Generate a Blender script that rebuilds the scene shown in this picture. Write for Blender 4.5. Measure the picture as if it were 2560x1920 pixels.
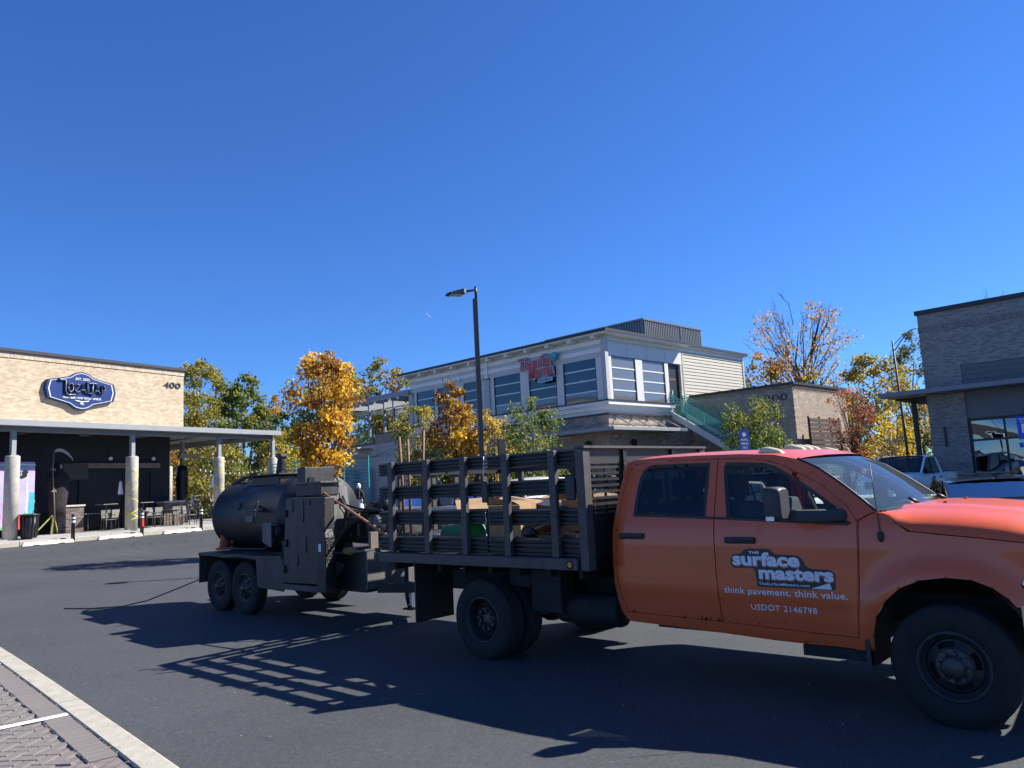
import bpy, bmesh, math, random
from mathutils import Vector, Matrix
R = math.radians
random.seed(7)
scn = bpy.context.scene
for o in list(bpy.data.objects): bpy.data.objects.remove(o)
COL = scn.collection

# ------------------------------------------------------------------ camera
PITCH, ROLL, EYE = R(7.5), R(2.85), 1.764
cam_data = bpy.data.cameras.new('camera'); cam = bpy.data.objects.new('camera', cam_data); COL.objects.link(cam)
_f = Vector((0, math.cos(PITCH), math.sin(PITCH))); _u = Vector((0, -math.sin(PITCH), math.cos(PITCH))); _x = Vector((1, 0, 0))
_x2 = _x*math.cos(ROLL)-_u*math.sin(ROLL); _u2 = _x*math.sin(ROLL)+_u*math.cos(ROLL)
m = Matrix((_x2, _u2, -_f)).transposed().to_4x4(); m.translation = Vector((0, 0, EYE))
cam.matrix_world = m
cam_data.sensor_width = 36; cam_data.lens = 1923/2560*36
cam_data.clip_start = .05; cam_data.clip_end = 9000
scn.camera = cam

# ------------------------------------------------------------------ sky and sun
SUN_AZ, SUN_EL = R(73.5), R(40.4)
world = bpy.data.worlds.new('World'); scn.world = world; world.use_nodes = True
wn = world.node_tree; wn.nodes.clear()
wo = wn.nodes.new('ShaderNodeOutputWorld'); wb = wn.nodes.new('ShaderNodeBackground'); ws = wn.nodes.new('ShaderNodeTexSky')
ws.sky_type = 'NISHITA'; ws.sun_disc = False; ws.sun_elevation = SUN_EL; ws.sun_rotation = SUN_AZ
ws.altitude = 300; ws.air_density = 1.0; ws.dust_density = 0; ws.ozone_density = 6
wb.inputs['Strength'].default_value = .082
wt = wn.nodes.new('ShaderNodeMix'); wt.data_type = 'RGBA'; wt.blend_type = 'MULTIPLY'; wt.inputs[0].default_value = 1; wt.inputs[7].default_value = (.37, .62, 1, 1)   # clear dry autumn blue
wn.links.new(ws.outputs[0], wt.inputs[6]); wn.links.new(wt.outputs[2], wb.inputs[0]); wn.links.new(wb.outputs[0], wo.inputs[0])
sl = bpy.data.lights.new('sun', 'SUN'); sl.energy = 5.0; sl.angle = R(.5); sl.color = (1, .95, .87)
sun = bpy.data.objects.new('sun', sl); COL.objects.link(sun)
sdir = Vector((math.sin(SUN_AZ)*math.cos(SUN_EL), math.cos(SUN_AZ)*math.cos(SUN_EL), math.sin(SUN_EL)))
sun.rotation_euler = sdir.to_track_quat('Z', 'Y').to_euler(); sun.location = sdir*60
scn.view_settings.view_transform = 'Standard'; scn.view_settings.look = 'None'
scn.view_settings.exposure = 1.04; scn.view_settings.gamma = 1
scn.view_settings.use_curve_mapping = False

# ------------------------------------------------------------------ materials
MATS = {}
def mat(name, col, rough=.6, metal=0., var=.12, vscale=3., bump=0., bscale=40., spec=.5, coat=0., streak=0., dirt_sheen=None, dscale=2., dthr=.55):
    if name in MATS: return MATS[name]
    M = bpy.data.materials.new(name); M.use_nodes = True; n = M.node_tree; b = n.nodes['Principled BSDF']
    b.inputs['Roughness'].default_value = rough; b.inputs['Metallic'].default_value = metal
    b.inputs['Specular IOR Level'].default_value = spec; b.inputs['Coat Weight'].default_value = coat
    b.inputs['Coat Roughness'].default_value = .06
    tc = n.nodes.new('ShaderNodeTexCoord'); co = tc.outputs['Object']
    if streak:
        mp = n.nodes.new('ShaderNodeMapping'); mp.inputs['Scale'].default_value = (1, 1, streak); n.links.new(co, mp.inputs[0]); co = mp.outputs[0]
    nz = n.nodes.new('ShaderNodeTexNoise'); nz.inputs['Scale'].default_value = vscale; nz.inputs['Detail'].default_value = 6; nz.inputs['Roughness'].default_value = .62
    n.links.new(co, nz.inputs['Vector'])
    rp = n.nodes.new('ShaderNodeValToRGB'); rp.color_ramp.elements[0].position = .32; rp.color_ramp.elements[1].position = .68
    c = Vector(col[:3]); lo = [max(0, x*(1-var)) for x in c]; hi = [min(1, x*(1+var)) for x in c]
    rp.color_ramp.elements[0].color = (*lo, 1); rp.color_ramp.elements[1].color = (*hi, 1)
    n.links.new(nz.outputs[0], rp.inputs[0]); cout = rp.outputs[0]
    if dirt_sheen:
        n2 = n.nodes.new('ShaderNodeTexNoise'); n2.inputs['Scale'].default_value = dscale; n2.inputs['Detail'].default_value = 8; n2.inputs['Roughness'].default_value = .7
        n.links.new(co, n2.inputs['Vector'])
        r2 = n.nodes.new('ShaderNodeValToRGB'); r2.color_ramp.elements[0].position = dthr; r2.color_ramp.elements[1].position = min(1, dthr+.14)
        n.links.new(n2.outputs[0], r2.inputs[0])
        mx = n.nodes.new('ShaderNodeMix'); mx.data_type = 'RGBA'; n.links.new(r2.outputs[0], mx.inputs[0]); n.links.new(cout, mx.inputs[6]); mx.inputs[7].default_value = (*dirt_sheen[:3], 1)
        cout = mx.outputs[2]
    n.links.new(cout, b.inputs['Base Color'])
    if bump:
        n3 = n.nodes.new('ShaderNodeTexNoise'); n3.inputs['Scale'].default_value = bscale; n3.inputs['Detail'].default_value = 5
        n.links.new(tc.outputs['Object'], n3.inputs['Vector'])
        bp = n.nodes.new('ShaderNodeBump'); bp.inputs['Strength'].default_value = bump; bp.inputs['Distance'].default_value = .02
        n.links.new(n3.outputs[0], bp.inputs['Height']); n.links.new(bp.outputs[0], b.inputs['Normal'])
    MATS[name] = M; return M
def emit(name, col, s):
    M = bpy.data.materials.new(name); M.use_nodes = True; b = M.node_tree.nodes['Principled BSDF']
    b.inputs['Base Color'].default_value = (*col, 1); b.inputs['Emission Color'].default_value = (*col, 1); b.inputs['Emission Strength'].default_value = s
    MATS[name] = M; return M
def glass(name, tint, refl=1., rough=.0, ior=1.5, fill=None, fillw=.0):
    M = bpy.data.materials.new(name); M.use_nodes = True; n = M.node_tree; n.nodes.clear()
    o = n.nodes.new('ShaderNodeOutputMaterial'); t = n.nodes.new('ShaderNodeBsdfTransparent'); g = n.nodes.new('ShaderNodeBsdfGlossy')
    fr = n.nodes.new('ShaderNodeFresnel'); fr.inputs['IOR'].default_value = ior; mx = n.nodes.new('ShaderNodeMixShader')
    mm = n.nodes.new('ShaderNodeMath'); mm.operation = 'MULTIPLY'; mm.inputs[1].default_value = refl; mm.use_clamp = True
    t.inputs[0].default_value = (*tint, 1); g.inputs['Roughness'].default_value = rough; g.inputs[0].default_value = (.95, .97, 1, 1)
    n.links.new(fr.outputs[0], mm.inputs[0]); n.links.new(mm.outputs[0], mx.inputs[0])
    src = t.outputs[0]
    if fill:
        d = n.nodes.new('ShaderNodeBsdfDiffuse'); d.inputs[0].default_value = (*fill, 1)
        m2 = n.nodes.new('ShaderNodeMixShader'); m2.inputs[0].default_value = fillw
        n.links.new(t.outputs[0], m2.inputs[1]); n.links.new(d.outputs[0], m2.inputs[2]); src = m2.outputs[0]
    n.links.new(src, mx.inputs[1]); n.links.new(g.outputs[0], mx.inputs[2]); n.links.new(mx.outputs[0], o.inputs[0])
    MATS[name] = M; return M
def brick_mat(name, cols, mortar, bw=.2, bh=.067, turn=False, bump=.35):
    """running bond in object space: facade lies in local XZ (u = x, v = z) or YZ when turn"""
    M = bpy.data.materials.new(name); M.use_nodes = True; n = M.node_tree; b = n.nodes['Principled BSDF']; b.inputs['Roughness'].default_value = .85
    b.inputs['Specular IOR Level'].default_value = .25
    tc = n.nodes.new('ShaderNodeTexCoord'); sp = n.nodes.new('ShaderNodeSeparateXYZ'); n.links.new(tc.outputs['Object'], sp.inputs[0])
    ad = n.nodes.new('ShaderNodeMath'); ad.operation = 'ADD'; n.links.new(sp.outputs[0], ad.inputs[0]); n.links.new(sp.outputs[1], ad.inputs[1])
    cb = n.nodes.new('ShaderNodeCombineXYZ'); n.links.new(ad.outputs[0], cb.inputs[0]); n.links.new(sp.outputs[2], cb.inputs[1])
    if turn:
        n.links.new(ad.outputs[0], cb.inputs[1]); n.links.new(sp.outputs[2], cb.inputs[0])
    bt = n.nodes.new('ShaderNodeTexBrick'); bt.inputs['Scale'].default_value = 1; bt.inputs['Brick Width'].default_value = bw; bt.inputs['Row Height'].default_value = bh
    bt.inputs['Mortar Size'].default_value = .006; bt.inputs['Mortar Smooth'].default_value = .3; bt.inputs['Bias'].default_value = 0
    bt.inputs['Color1'].default_value = (0, 0, 0, 1); bt.inputs['Color2'].default_value = (1, 1, 1, 1); bt.inputs['Mortar'].default_value = (.5, .5, .5, 1)
    n.links.new(cb.outputs[0], bt.inputs['Vector'])
    rp = n.nodes.new('ShaderNodeValToRGB'); el = rp.color_ramp.elements
    el[0].color = (*cols[0], 1); el[1].color = (*cols[-1], 1)
    for i, c in enumerate(cols[1:-1]): e = el.new((i+1)/(len(cols)-1)); e.color = (*c, 1)
    n.links.new(bt.outputs['Color'], rp.inputs[0])
    nz = n.nodes.new('ShaderNodeTexNoise'); nz.inputs['Scale'].default_value = 14; nz.inputs['Detail'].default_value = 6; n.links.new(tc.outputs['Object'], nz.inputs[0])
    n4 = n.nodes.new('ShaderNodeTexNoise'); n4.inputs['Scale'].default_value = .55; n4.inputs['Detail'].default_value = 5; n.links.new(tc.outputs['Object'], n4.inputs[0])
    mu = n.nodes.new('ShaderNodeMix'); mu.data_type = 'RGBA'; mu.blend_type = 'OVERLAY'; mu.inputs[0].default_value = .35
    n.links.new(rp.outputs[0], mu.inputs[6]); n.links.new(nz.outputs[0], mu.inputs[7])
    mu2 = n.nodes.new('ShaderNodeMix'); mu2.data_type = 'RGBA'; mu2.blend_type = 'OVERLAY'; mu2.inputs[0].default_value = .15
    n.links.new(mu.outputs[2], mu2.inputs[6]); n.links.new(n4.outputs[0], mu2.inputs[7])
    mx = n.nodes.new('ShaderNodeMix'); mx.data_type = 'RGBA'; n.links.new(bt.outputs['Fac'], mx.inputs[0]); n.links.new(mu2.outputs[2], mx.inputs[6]); mx.inputs[7].default_value = (*mortar, 1)
    n.links.new(mx.outputs[2], b.inputs['Base Color'])
    bp = n.nodes.new('ShaderNodeBump'); bp.inputs['Strength'].default_value = bump; bp.inputs['Distance'].default_value = .01; bp.invert = True
    n.links.new(bt.outputs['Fac'], bp.inputs['Height']); n.links.new(bp.outputs[0], b.inputs['Normal'])
    MATS[name] = M; return M

# ------------------------------------------------------------------ mesh helpers
class MB:
    def __init__(s): s.v = []; s.f = []; s.sm = []
    def add(s, vs, fs, smooth=False):
        o = len(s.v); s.v += [tuple(p) for p in vs]; s.f += [tuple(i+o for i in f) for f in fs]; s.sm += [smooth]*len(fs); return s
    def box(s, x0, x1, y0, y1, z0, z1):
        x0, x1 = min(x0, x1), max(x0, x1); y0, y1 = min(y0, y1), max(y0, y1); z0, z1 = min(z0, z1), max(z0, z1)
        return s.add([(x0,y0,z0),(x1,y0,z0),(x1,y1,z0),(x0,y1,z0),(x0,y0,z1),(x1,y0,z1),(x1,y1,z1),(x0,y1,z1)],
              [(0,3,2,1),(4,5,6,7),(0,1,5,4),(1,2,6,5),(2,3,7,6),(3,0,4,7)])
    def cbox(s, c, d, M=None):
        k = len(s.v); s.box(-d[0]/2, d[0]/2, -d[1]/2, d[1]/2, -d[2]/2, d[2]/2); c = Vector(c)
        for i in range(k, len(s.v)):
            p = Vector(s.v[i]); p = (M @ p if M else p)+c; s.v[i] = tuple(p)
        return s
    def bar(s, p, q, w, h=None, up=(0, 0, 1)):
        """beam of w (sideways) x h (along up) from p to q"""
        h = w if h is None else h; p = Vector(p); q = Vector(q); d = (q-p).normalized(); u = Vector(up)
        if abs(d.dot(u)) > .98: u = Vector((1, 0, 0))
        a = d.cross(u).normalized(); b = a.cross(d)
        vs = [c+a*i*w/2+b*j*h/2 for c in (p, q) for i, j in ((-1,-1),(1,-1),(1,1),(-1,1))]
        return s.add(vs, [(3,2,1,0),(4,5,6,7),(0,1,5,4),(1,2,6,5),(2,3,7,6),(3,0,4,7)])
    def tube(s, path, r, n=8, cap=True, smooth=True):
        path = [Vector(p) for p in path]; rs = r if isinstance(r, (list, tuple)) else [r]*len(path)
        vs = []; ref = None
        for i, p in enumerate(path):
            d = (path[min(i+1, len(path)-1)]-path[max(i-1, 0)]).normalized()
            if ref is None:
                ref = Vector((0, 0, 1)) if abs(d.z) < .9 else Vector((1, 0, 0))
            a = d.cross(ref)
            if a.length < 1e-4: a = d.orthogonal()
            a.normalize(); b = d.cross(a); ref = b.cross(d) if False else ref
            vs += [p+(a*math.cos(t)+b*math.sin(t))*rs[i] for t in [2*math.pi*k/n for k in range(n)]]
        fs = [(i*n+k, i*n+(k+1) % n, (i+1)*n+(k+1) % n, (i+1)*n+k) for i in range(len(path)-1) for k in range(n)]
        s.add(vs, fs, smooth)
        if cap:
            o = len(s.v)-len(vs); s.f += [tuple(o+k for k in range(n))[::-1], tuple(o+(len(path)-1)*n+k for k in range(n))]; s.sm += [False, False]
        return s
    def lathe(s, prof, c=(0, 0, 0), axis='z', n=24, smooth=True, close=False):
        """profile of (radius, height along axis)"""
        c = Vector(c); vs = []
        for r, h in prof:
            for k in range(n):
                t = 2*math.pi*k/n; a, b = r*math.cos(t), r*math.sin(t)
                vs.append(c+(Vector((a, b, h)) if axis == 'z' else Vector((a, h, b)) if axis == 'y' else Vector((h, a, b))))
        m = len(prof); fs = []
        for i in range(m-1 if not close else m):
            j = (i+1) % m
            for k in range(n):
                q = (i*n+k, i*n+(k+1) % n, j*n+(k+1) % n, j*n+k)
                fs.append(q if axis != 'y' else q[::-1])
        s.add(vs, fs, smooth); return s
    def cyl(s, c, r, h, axis='z', n=16, r2=None, smooth=True):
        r2 = r if r2 is None else r2
        s.lathe([(r, 0), (r2, h)], c, axis, n, smooth); o = len(s.v)-2*n
        a = tuple(range(o, o+n)); b = tuple(range(o+n, o+2*n))
        s.f += [a[::-1] if axis != 'y' else a, b if axis != 'y' else b[::-1]]; s.sm += [False, False]; return s
    def prism(s, poly, a, b, axis='y'):
        """polygon extruded; axis y: poly is (x,z); z: (x,y); x: (y,z)"""
        def P(u, v, w): return (u, w, v) if axis == 'y' else (u, v, w) if axis == 'z' else (w, u, v)
        n = len(poly); vs = [P(u, v, a) for u, v in poly]+[P(u, v, b) for u, v in poly]
        fs = [tuple(range(n)), tuple(range(2*n-1, n-1, -1))]+[(i, i+n, (i+1) % n+n, (i+1) % n) for i in range(n)]
        return s.add(vs, fs)
    def sphere(s, c, r, nu=12, nv=8, sc=(1, 1, 1), smooth=True):
        c = Vector(c); vs = [c+Vector((0, 0, -r*sc[2]))]
        for j in range(1, nv):
            t = -math.pi/2+math.pi*j/nv
            vs += [c+Vector((r*sc[0]*math.cos(t)*math.cos(2*math.pi*k/nu), r*sc[1]*math.cos(t)*math.sin(2*math.pi*k/nu), r*sc[2]*math.sin(t))) for k in range(nu)]
        vs.append(c+Vector((0, 0, r*sc[2]))); fs = [(0, 1+(k+1) % nu, 1+k) for k in range(nu)]
        for j in range(nv-2):
            o = 1+j*nu; fs += [(o+k, o+(k+1) % nu, o+nu+(k+1) % nu, o+nu+k) for k in range(nu)]
        e = len(vs)-1; o = 1+(nv-2)*nu; fs += [(e, o+k, o+(k+1) % nu) for k in range(nu)]
        return s.add(vs, fs, smooth)
    def xf(s, M, k=0):
        for i in range(k, len(s.v)): s.v[i] = tuple(M @ Vector(s.v[i]))
        return s
    def mesh(s, name, bev=0, weld=False, fixn=True, seg=1):
        me = bpy.data.meshes.new(name); me.from_pydata(s.v, [], s.f); me.validate()
        if len(me.polygons) == len(s.sm): me.polygons.foreach_set('use_smooth', s.sm)
        if bev or weld or fixn:
            bm = bmesh.new(); bm.from_mesh(me)
            if weld: bmesh.ops.remove_doubles(bm, verts=bm.verts, dist=weld if isinstance(weld, float) else 1e-4)
            if fixn: bmesh.ops.recalc_face_normals(bm, faces=bm.faces)
            if bev:
                es = [e for e in bm.edges if len(e.link_faces) == 2 and e.calc_face_angle(0) > .6]
                bmesh.ops.bevel(bm, geom=es, offset=bev, segments=seg, affect='EDGES', profile=.6)
            bm.to_mesh(me); bm.free()
        return me
    def build(s, name, mt, parent=None, bev=0, weld=False, fixn=True, loc=None, seg=1, label=None):
        me = s.mesh(name, bev, weld, fixn, seg); me.materials.append(MATS[mt] if isinstance(mt, str) else mt)
        o = bpy.data.objects.new(name, me); COL.objects.link(o)
        if parent: o.parent = parent
        if loc: o.location = loc
        if label: o['label'] = label
        return o
def empty(name, loc=(0, 0, 0), rz=0., parent=None):
    o = bpy.data.objects.new(name, None); o.empty_display_size = .2; COL.objects.link(o); o.location = loc; o.rotation_euler = (0, 0, rz)
    if parent: o.parent = parent
    return o
def tag(o, label, cat, group=None):
    o['label'] = label; o['category'] = cat
    if group: o['group'] = group
    return o
def thing(name, label, cat, loc=(0, 0, 0), rz=0., group=None): return tag(empty(name, loc, rz), label, cat, group)
def struct(o): o['kind'] = 'structure'; return o
KIDS = {}
def copy_tree(o, parent=None, label=None):
    c = o.copy(); COL.objects.link(c); c.parent = parent
    if label: c['label'] = label
    for ch in o.children: copy_tree(ch, c)
    return c
def text_mesh(txt, size, extr=.0, off=0., shear=0., space=1., align='LEFT'):
    cu = bpy.data.curves.new('t', 'FONT'); cu.body = txt; cu.size = size; cu.extrude = extr; cu.offset = off; cu.shear = shear; cu.space_character = space; cu.align_x = align
    cu.resolution_u = 3
    ob = bpy.data.objects.new('t', cu); me = bpy.data.meshes.new_from_object(ob)
    vs = [v.co.copy() for v in me.vertices]; fs = [tuple(p.vertices) for p in me.polygons]
    bpy.data.objects.remove(ob); bpy.data.curves.remove(cu); bpy.data.meshes.remove(me)
    return vs, fs
def text_fit(txt, x0, x1, z0, z1, fn, extr=0., off=0., shear=0., space=1., mb=None):
    """text stretched to the box x0..x1, z0..z1 (cap box), mapped by fn(u, v, w)"""
    vs, fs = text_mesh(txt, 1., extr, off, shear, space)
    a = min(v.x for v in vs); b = max(v.x for v in vs); c = min(v.y for v in vs); d = max(v.y for v in vs)
    mb = mb or MB()
    mb.add([fn(x0+(v.x-a)/(b-a)*(x1-x0), z0+(v.y-c)/(d-c)*(z1-z0), v.z) for v in vs], fs); return mb
def clip_cell(poly, x0, x1, z0, z1):
    for ax, val, sg in ((0, x0, 1), (0, x1, -1), (1, z0, 1), (1, z1, -1)):
        out = []; n = len(poly)
        for i in range(n):
            a = poly[i]; b = poly[(i+1) % n]; da = (a[ax]-val)*sg; db = (b[ax]-val)*sg
            if da >= 0: out.append(a)
            if (da > 0 and db < 0) or (da < 0 and db > 0):
                t = da/(da-db); out.append((a[0]+(b[0]-a[0])*t, a[1]+(b[1]-a[1])*t))
        poly = out
        if len(poly) < 3: return None
    ar = sum(poly[i][0]*poly[(i+1) % len(poly)][1]-poly[(i+1) % len(poly)][0]*poly[i][1] for i in range(len(poly)))/2
    return poly if abs(ar) > 1e-7 else None
def dens(poly, step):
    out = []
    for i in range(len(poly)):
        a = poly[i]; b = poly[(i+1) % len(poly)]; d = math.hypot(a[0]-b[0], a[1]-b[1]); k = max(1, int(d/step))
        out += [(a[0]+(b[0]-a[0])*j/k, a[1]+(b[1]-a[1])*j/k) for j in range(k)]
    return out
def round_poly(poly, r, k=4):
    """round the corners of a polygon; r is one radius or one per corner"""
    out = []; n = len(poly)
    for i in range(n):
        rr = r[i] if isinstance(r, (list, tuple)) else r
        p = Vector(poly[i]).to_2d() if False else Vector((poly[i][0], poly[i][1])); a = Vector(poly[i-1]); b = Vector(poly[(i+1) % n])
        if rr <= 0: out.append(tuple(p)); continue
        da = (a-p); db = (b-p); q = min(rr, da.length*.45, db.length*.45); A = p+da.normalized()*q; B = p+db.normalized()*q
        for j in range(k+1):
            t = j/k; out.append(tuple(A*(1-t)**2+p*2*t*(1-t)+B*t*t))
    return out
def panel(mb, poly, fn, cell=.05, rim=0., holes=(), smooth=True):
    """a curved sheet: polygon in (x,z) cut into cells and mapped by fn(x,z,depth); rim adds the turned-in edge"""
    key = list(poly)
    for h in holes:                                   # keyhole bridge
        best = min(((math.hypot(p[0]-q[0], p[1]-q[1]), i, j) for i, p in enumerate(key) for j, q in enumerate(h)))
        _, i, j = best; hh = list(h)
        ka = sum(key[t][0]*key[(t+1) % len(key)][1]-key[(t+1) % len(key)][0]*key[t][1] for t in range(len(key)))
        ha = sum(hh[t][0]*hh[(t+1) % len(hh)][1]-hh[(t+1) % len(hh)][0]*hh[t][1] for t in range(len(hh)))
        ring = hh[j:]+hh[:j+1]
        if ka*ha > 0: ring = ring[::-1]
        key = key[:i+1]+ring+key[i:]
    xs = [p[0] for p in key]; zs = [p[1] for p in key]
    i0, i1 = math.floor(min(xs)/cell), math.ceil(max(xs)/cell); j0, j1 = math.floor(min(zs)/cell), math.ceil(max(zs)/cell)
    for i in range(i0, i1):
        col = clip_cell(key, i*cell, (i+1)*cell, -99, 99)
        if not col: continue
        for j in range(j0, j1):
            c = clip_cell(col, i*cell, (i+1)*cell, j*cell, (j+1)*cell)
            if not c: continue
            cc = [c[0]]
            for p in c[1:]:
                if math.hypot(p[0]-cc[-1][0], p[1]-cc[-1][1]) > 1e-5: cc.append(p)
            if len(cc) > 2 and math.hypot(cc[0][0]-cc[-1][0], cc[0][1]-cc[-1][1]) < 1e-5: cc.pop()
            if len(cc) < 3: continue
            mb.add([fn(x, z, 0) for x, z in cc], [tuple(range(len(cc)))], smooth)
    if rim:
        for ring in [poly]+list(holes):
            d = dens(ring, cell); n = len(d)
            mb.add([fn(x, z, 0) for x, z in d]+[fn(x, z, rim) for x, z in d], [(k, (k+1) % n, (k+1) % n+n, k+n) for k in range(n)])
    return mb
def loft(mb, secs, close=False, smooth=True, caps=True):
    n = len(secs[0]); vs = [p for s_ in secs for p in s_]; k = n if close else n-1
    fs = [(i*n+j, i*n+(j+1) % n, (i+1)*n+(j+1) % n, (i+1)*n+j) for i in range(len(secs)-1) for j in range(k)]
    o = len(mb.v); mb.add(vs, fs, smooth)
    if caps and close:
        mb.f += [tuple(range(o, o+n))[::-1], tuple(range(o+(len(secs)-1)*n, o+len(secs)*n))]; mb.sm += [False, False]
    return mb
def interp(x, xs, ys):
    if x <= xs[0]: return ys[0]
    for i in range(len(xs)-1):
        if x <= xs[i+1]: t = (x-xs[i])/(xs[i+1]-xs[i]); return ys[i]+(ys[i+1]-ys[i])*t
    return ys[-1]
def G(x, y):
    """the lot is level under the truck and climbs gently towards the tap room"""
    u = min(-.857*x+.515*y, 60)
    return .0262*((math.sqrt((u-12)**2+16)+(u-12))/2)

# ================================================================== palette
mat('concrete', (.42, .39, .34), .9, var=.2, vscale=2.2, bump=.25, bscale=60, dirt_sheen=(.28, .25, .2), dscale=1.3, dthr=.56)
mat('concrete_white', (.66, .63, .56), .9, var=.12, vscale=4, bump=.2, bscale=50, dirt_sheen=(.42, .38, .3), dscale=3, dthr=.6)
mat('sidewalk', (.34, .33, .32), .9, var=.15, vscale=1.4, bump=.2, bscale=70)
mat('kerb_stone', (.37, .345, .285), .9, var=.16, vscale=9, bump=.25, bscale=90, dirt_sheen=(.29, .27, .22), dscale=7, dthr=.56)
mat('paver', (.178, .155, .143), .9, var=.14, vscale=3, bump=.5, bscale=90)
mat('paver_b', (.166, .150, .141), .9, var=.14, vscale=3, bump=.5, bscale=90)
mat('sand_joint', (.09, .08, .07), .95, var=.5, vscale=60, bump=.6, bscale=150)
mat('line_paint', (.78, .78, .76), .7, var=.06, vscale=20, dirt_sheen=(.45, .43, .42), dscale=9, dthr=.62)
mat('canopy_grey', (.21, .22, .23), .5, var=.05)
mat('steel_grey', (.3, .31, .32), .45, var=.05)
mat('canopy_under', (.30, .30, .29), .7, var=.06)
mat('navy_wall', (.012, .016, .026), .7, var=.2)
mat('black_paint', (.008, .008, .009), .45, var=.2)
mat('dark_metal', (.018, .018, .02), .42, metal=.2, var=.2)
mat('dark_trim', (.03, .03, .034), .5, var=.1)
mat('coping', (.028, .026, .028), .5, var=.1)
mat('white_paint', (.78, .78, .77), .5, var=.03)
mat('blue_sign', (.008, .022, .11), .4, var=.1)
mat('sign_face', (.011, .034, .15), .38, var=.08)
mat('digit_grey', (.035, .035, .038), .45)
mat('tape_yellow', (.62, .58, .06), .5, var=.1); mat('tape_dull', (.26, .28, .07), .6, var=.3, vscale=20)
mat('red_paint', (.6, .03, .03), .5)
mat('teal_paint', (.02, .3, .29), .45, var=.08)
mat('wood', (.22, .1, .045), .7, var=.3, vscale=6, streak=.2)
mat('wood_grey', (.2, .16, .12), .8, var=.3, vscale=5)
mat('brown_slat', (.06, .036, .03), .7, var=.25, vscale=5)
brick_mat('brick_buff', [(.40, .31, .21), (.49, .385, .265), (.54, .43, .30), (.61, .49, .35)], (.46, .375, .275), bw=.2, bh=.064)
brick_mat('brick_buff_soldier', [(.40, .31, .21), (.52, .41, .29), (.62, .51, .37)], (.42, .35, .26), turn=True)
brick_mat('brick_dark', [(.06, .045, .04), (.12, .09, .08), (.2, .16, .14)], (.22, .2, .18))
brick_mat('brick_tan', [(.28, .215, .165), (.36, .285, .225), (.40, .325, .255), (.47, .39, .31)], (.37, .31, .25))
brick_mat('brick_tan_soldier', [(.22, .17, .13), (.28, .22, .175), (.33, .27, .21)], (.26, .22, .18), turn=True)
brick_mat('brick_grey', [(.19, .165, .15), (.25, .22, .205), (.29, .26, .24), (.35, .315, .295)], (.29, .27, .25), bw=.154, bh=.051)
brick_mat('brick_grey_soldier', [(.18, .155, .14), (.23, .2, .185), (.28, .245, .225)], (.22, .2, .185), bw=.154, bh=.051, turn=True)

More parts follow.
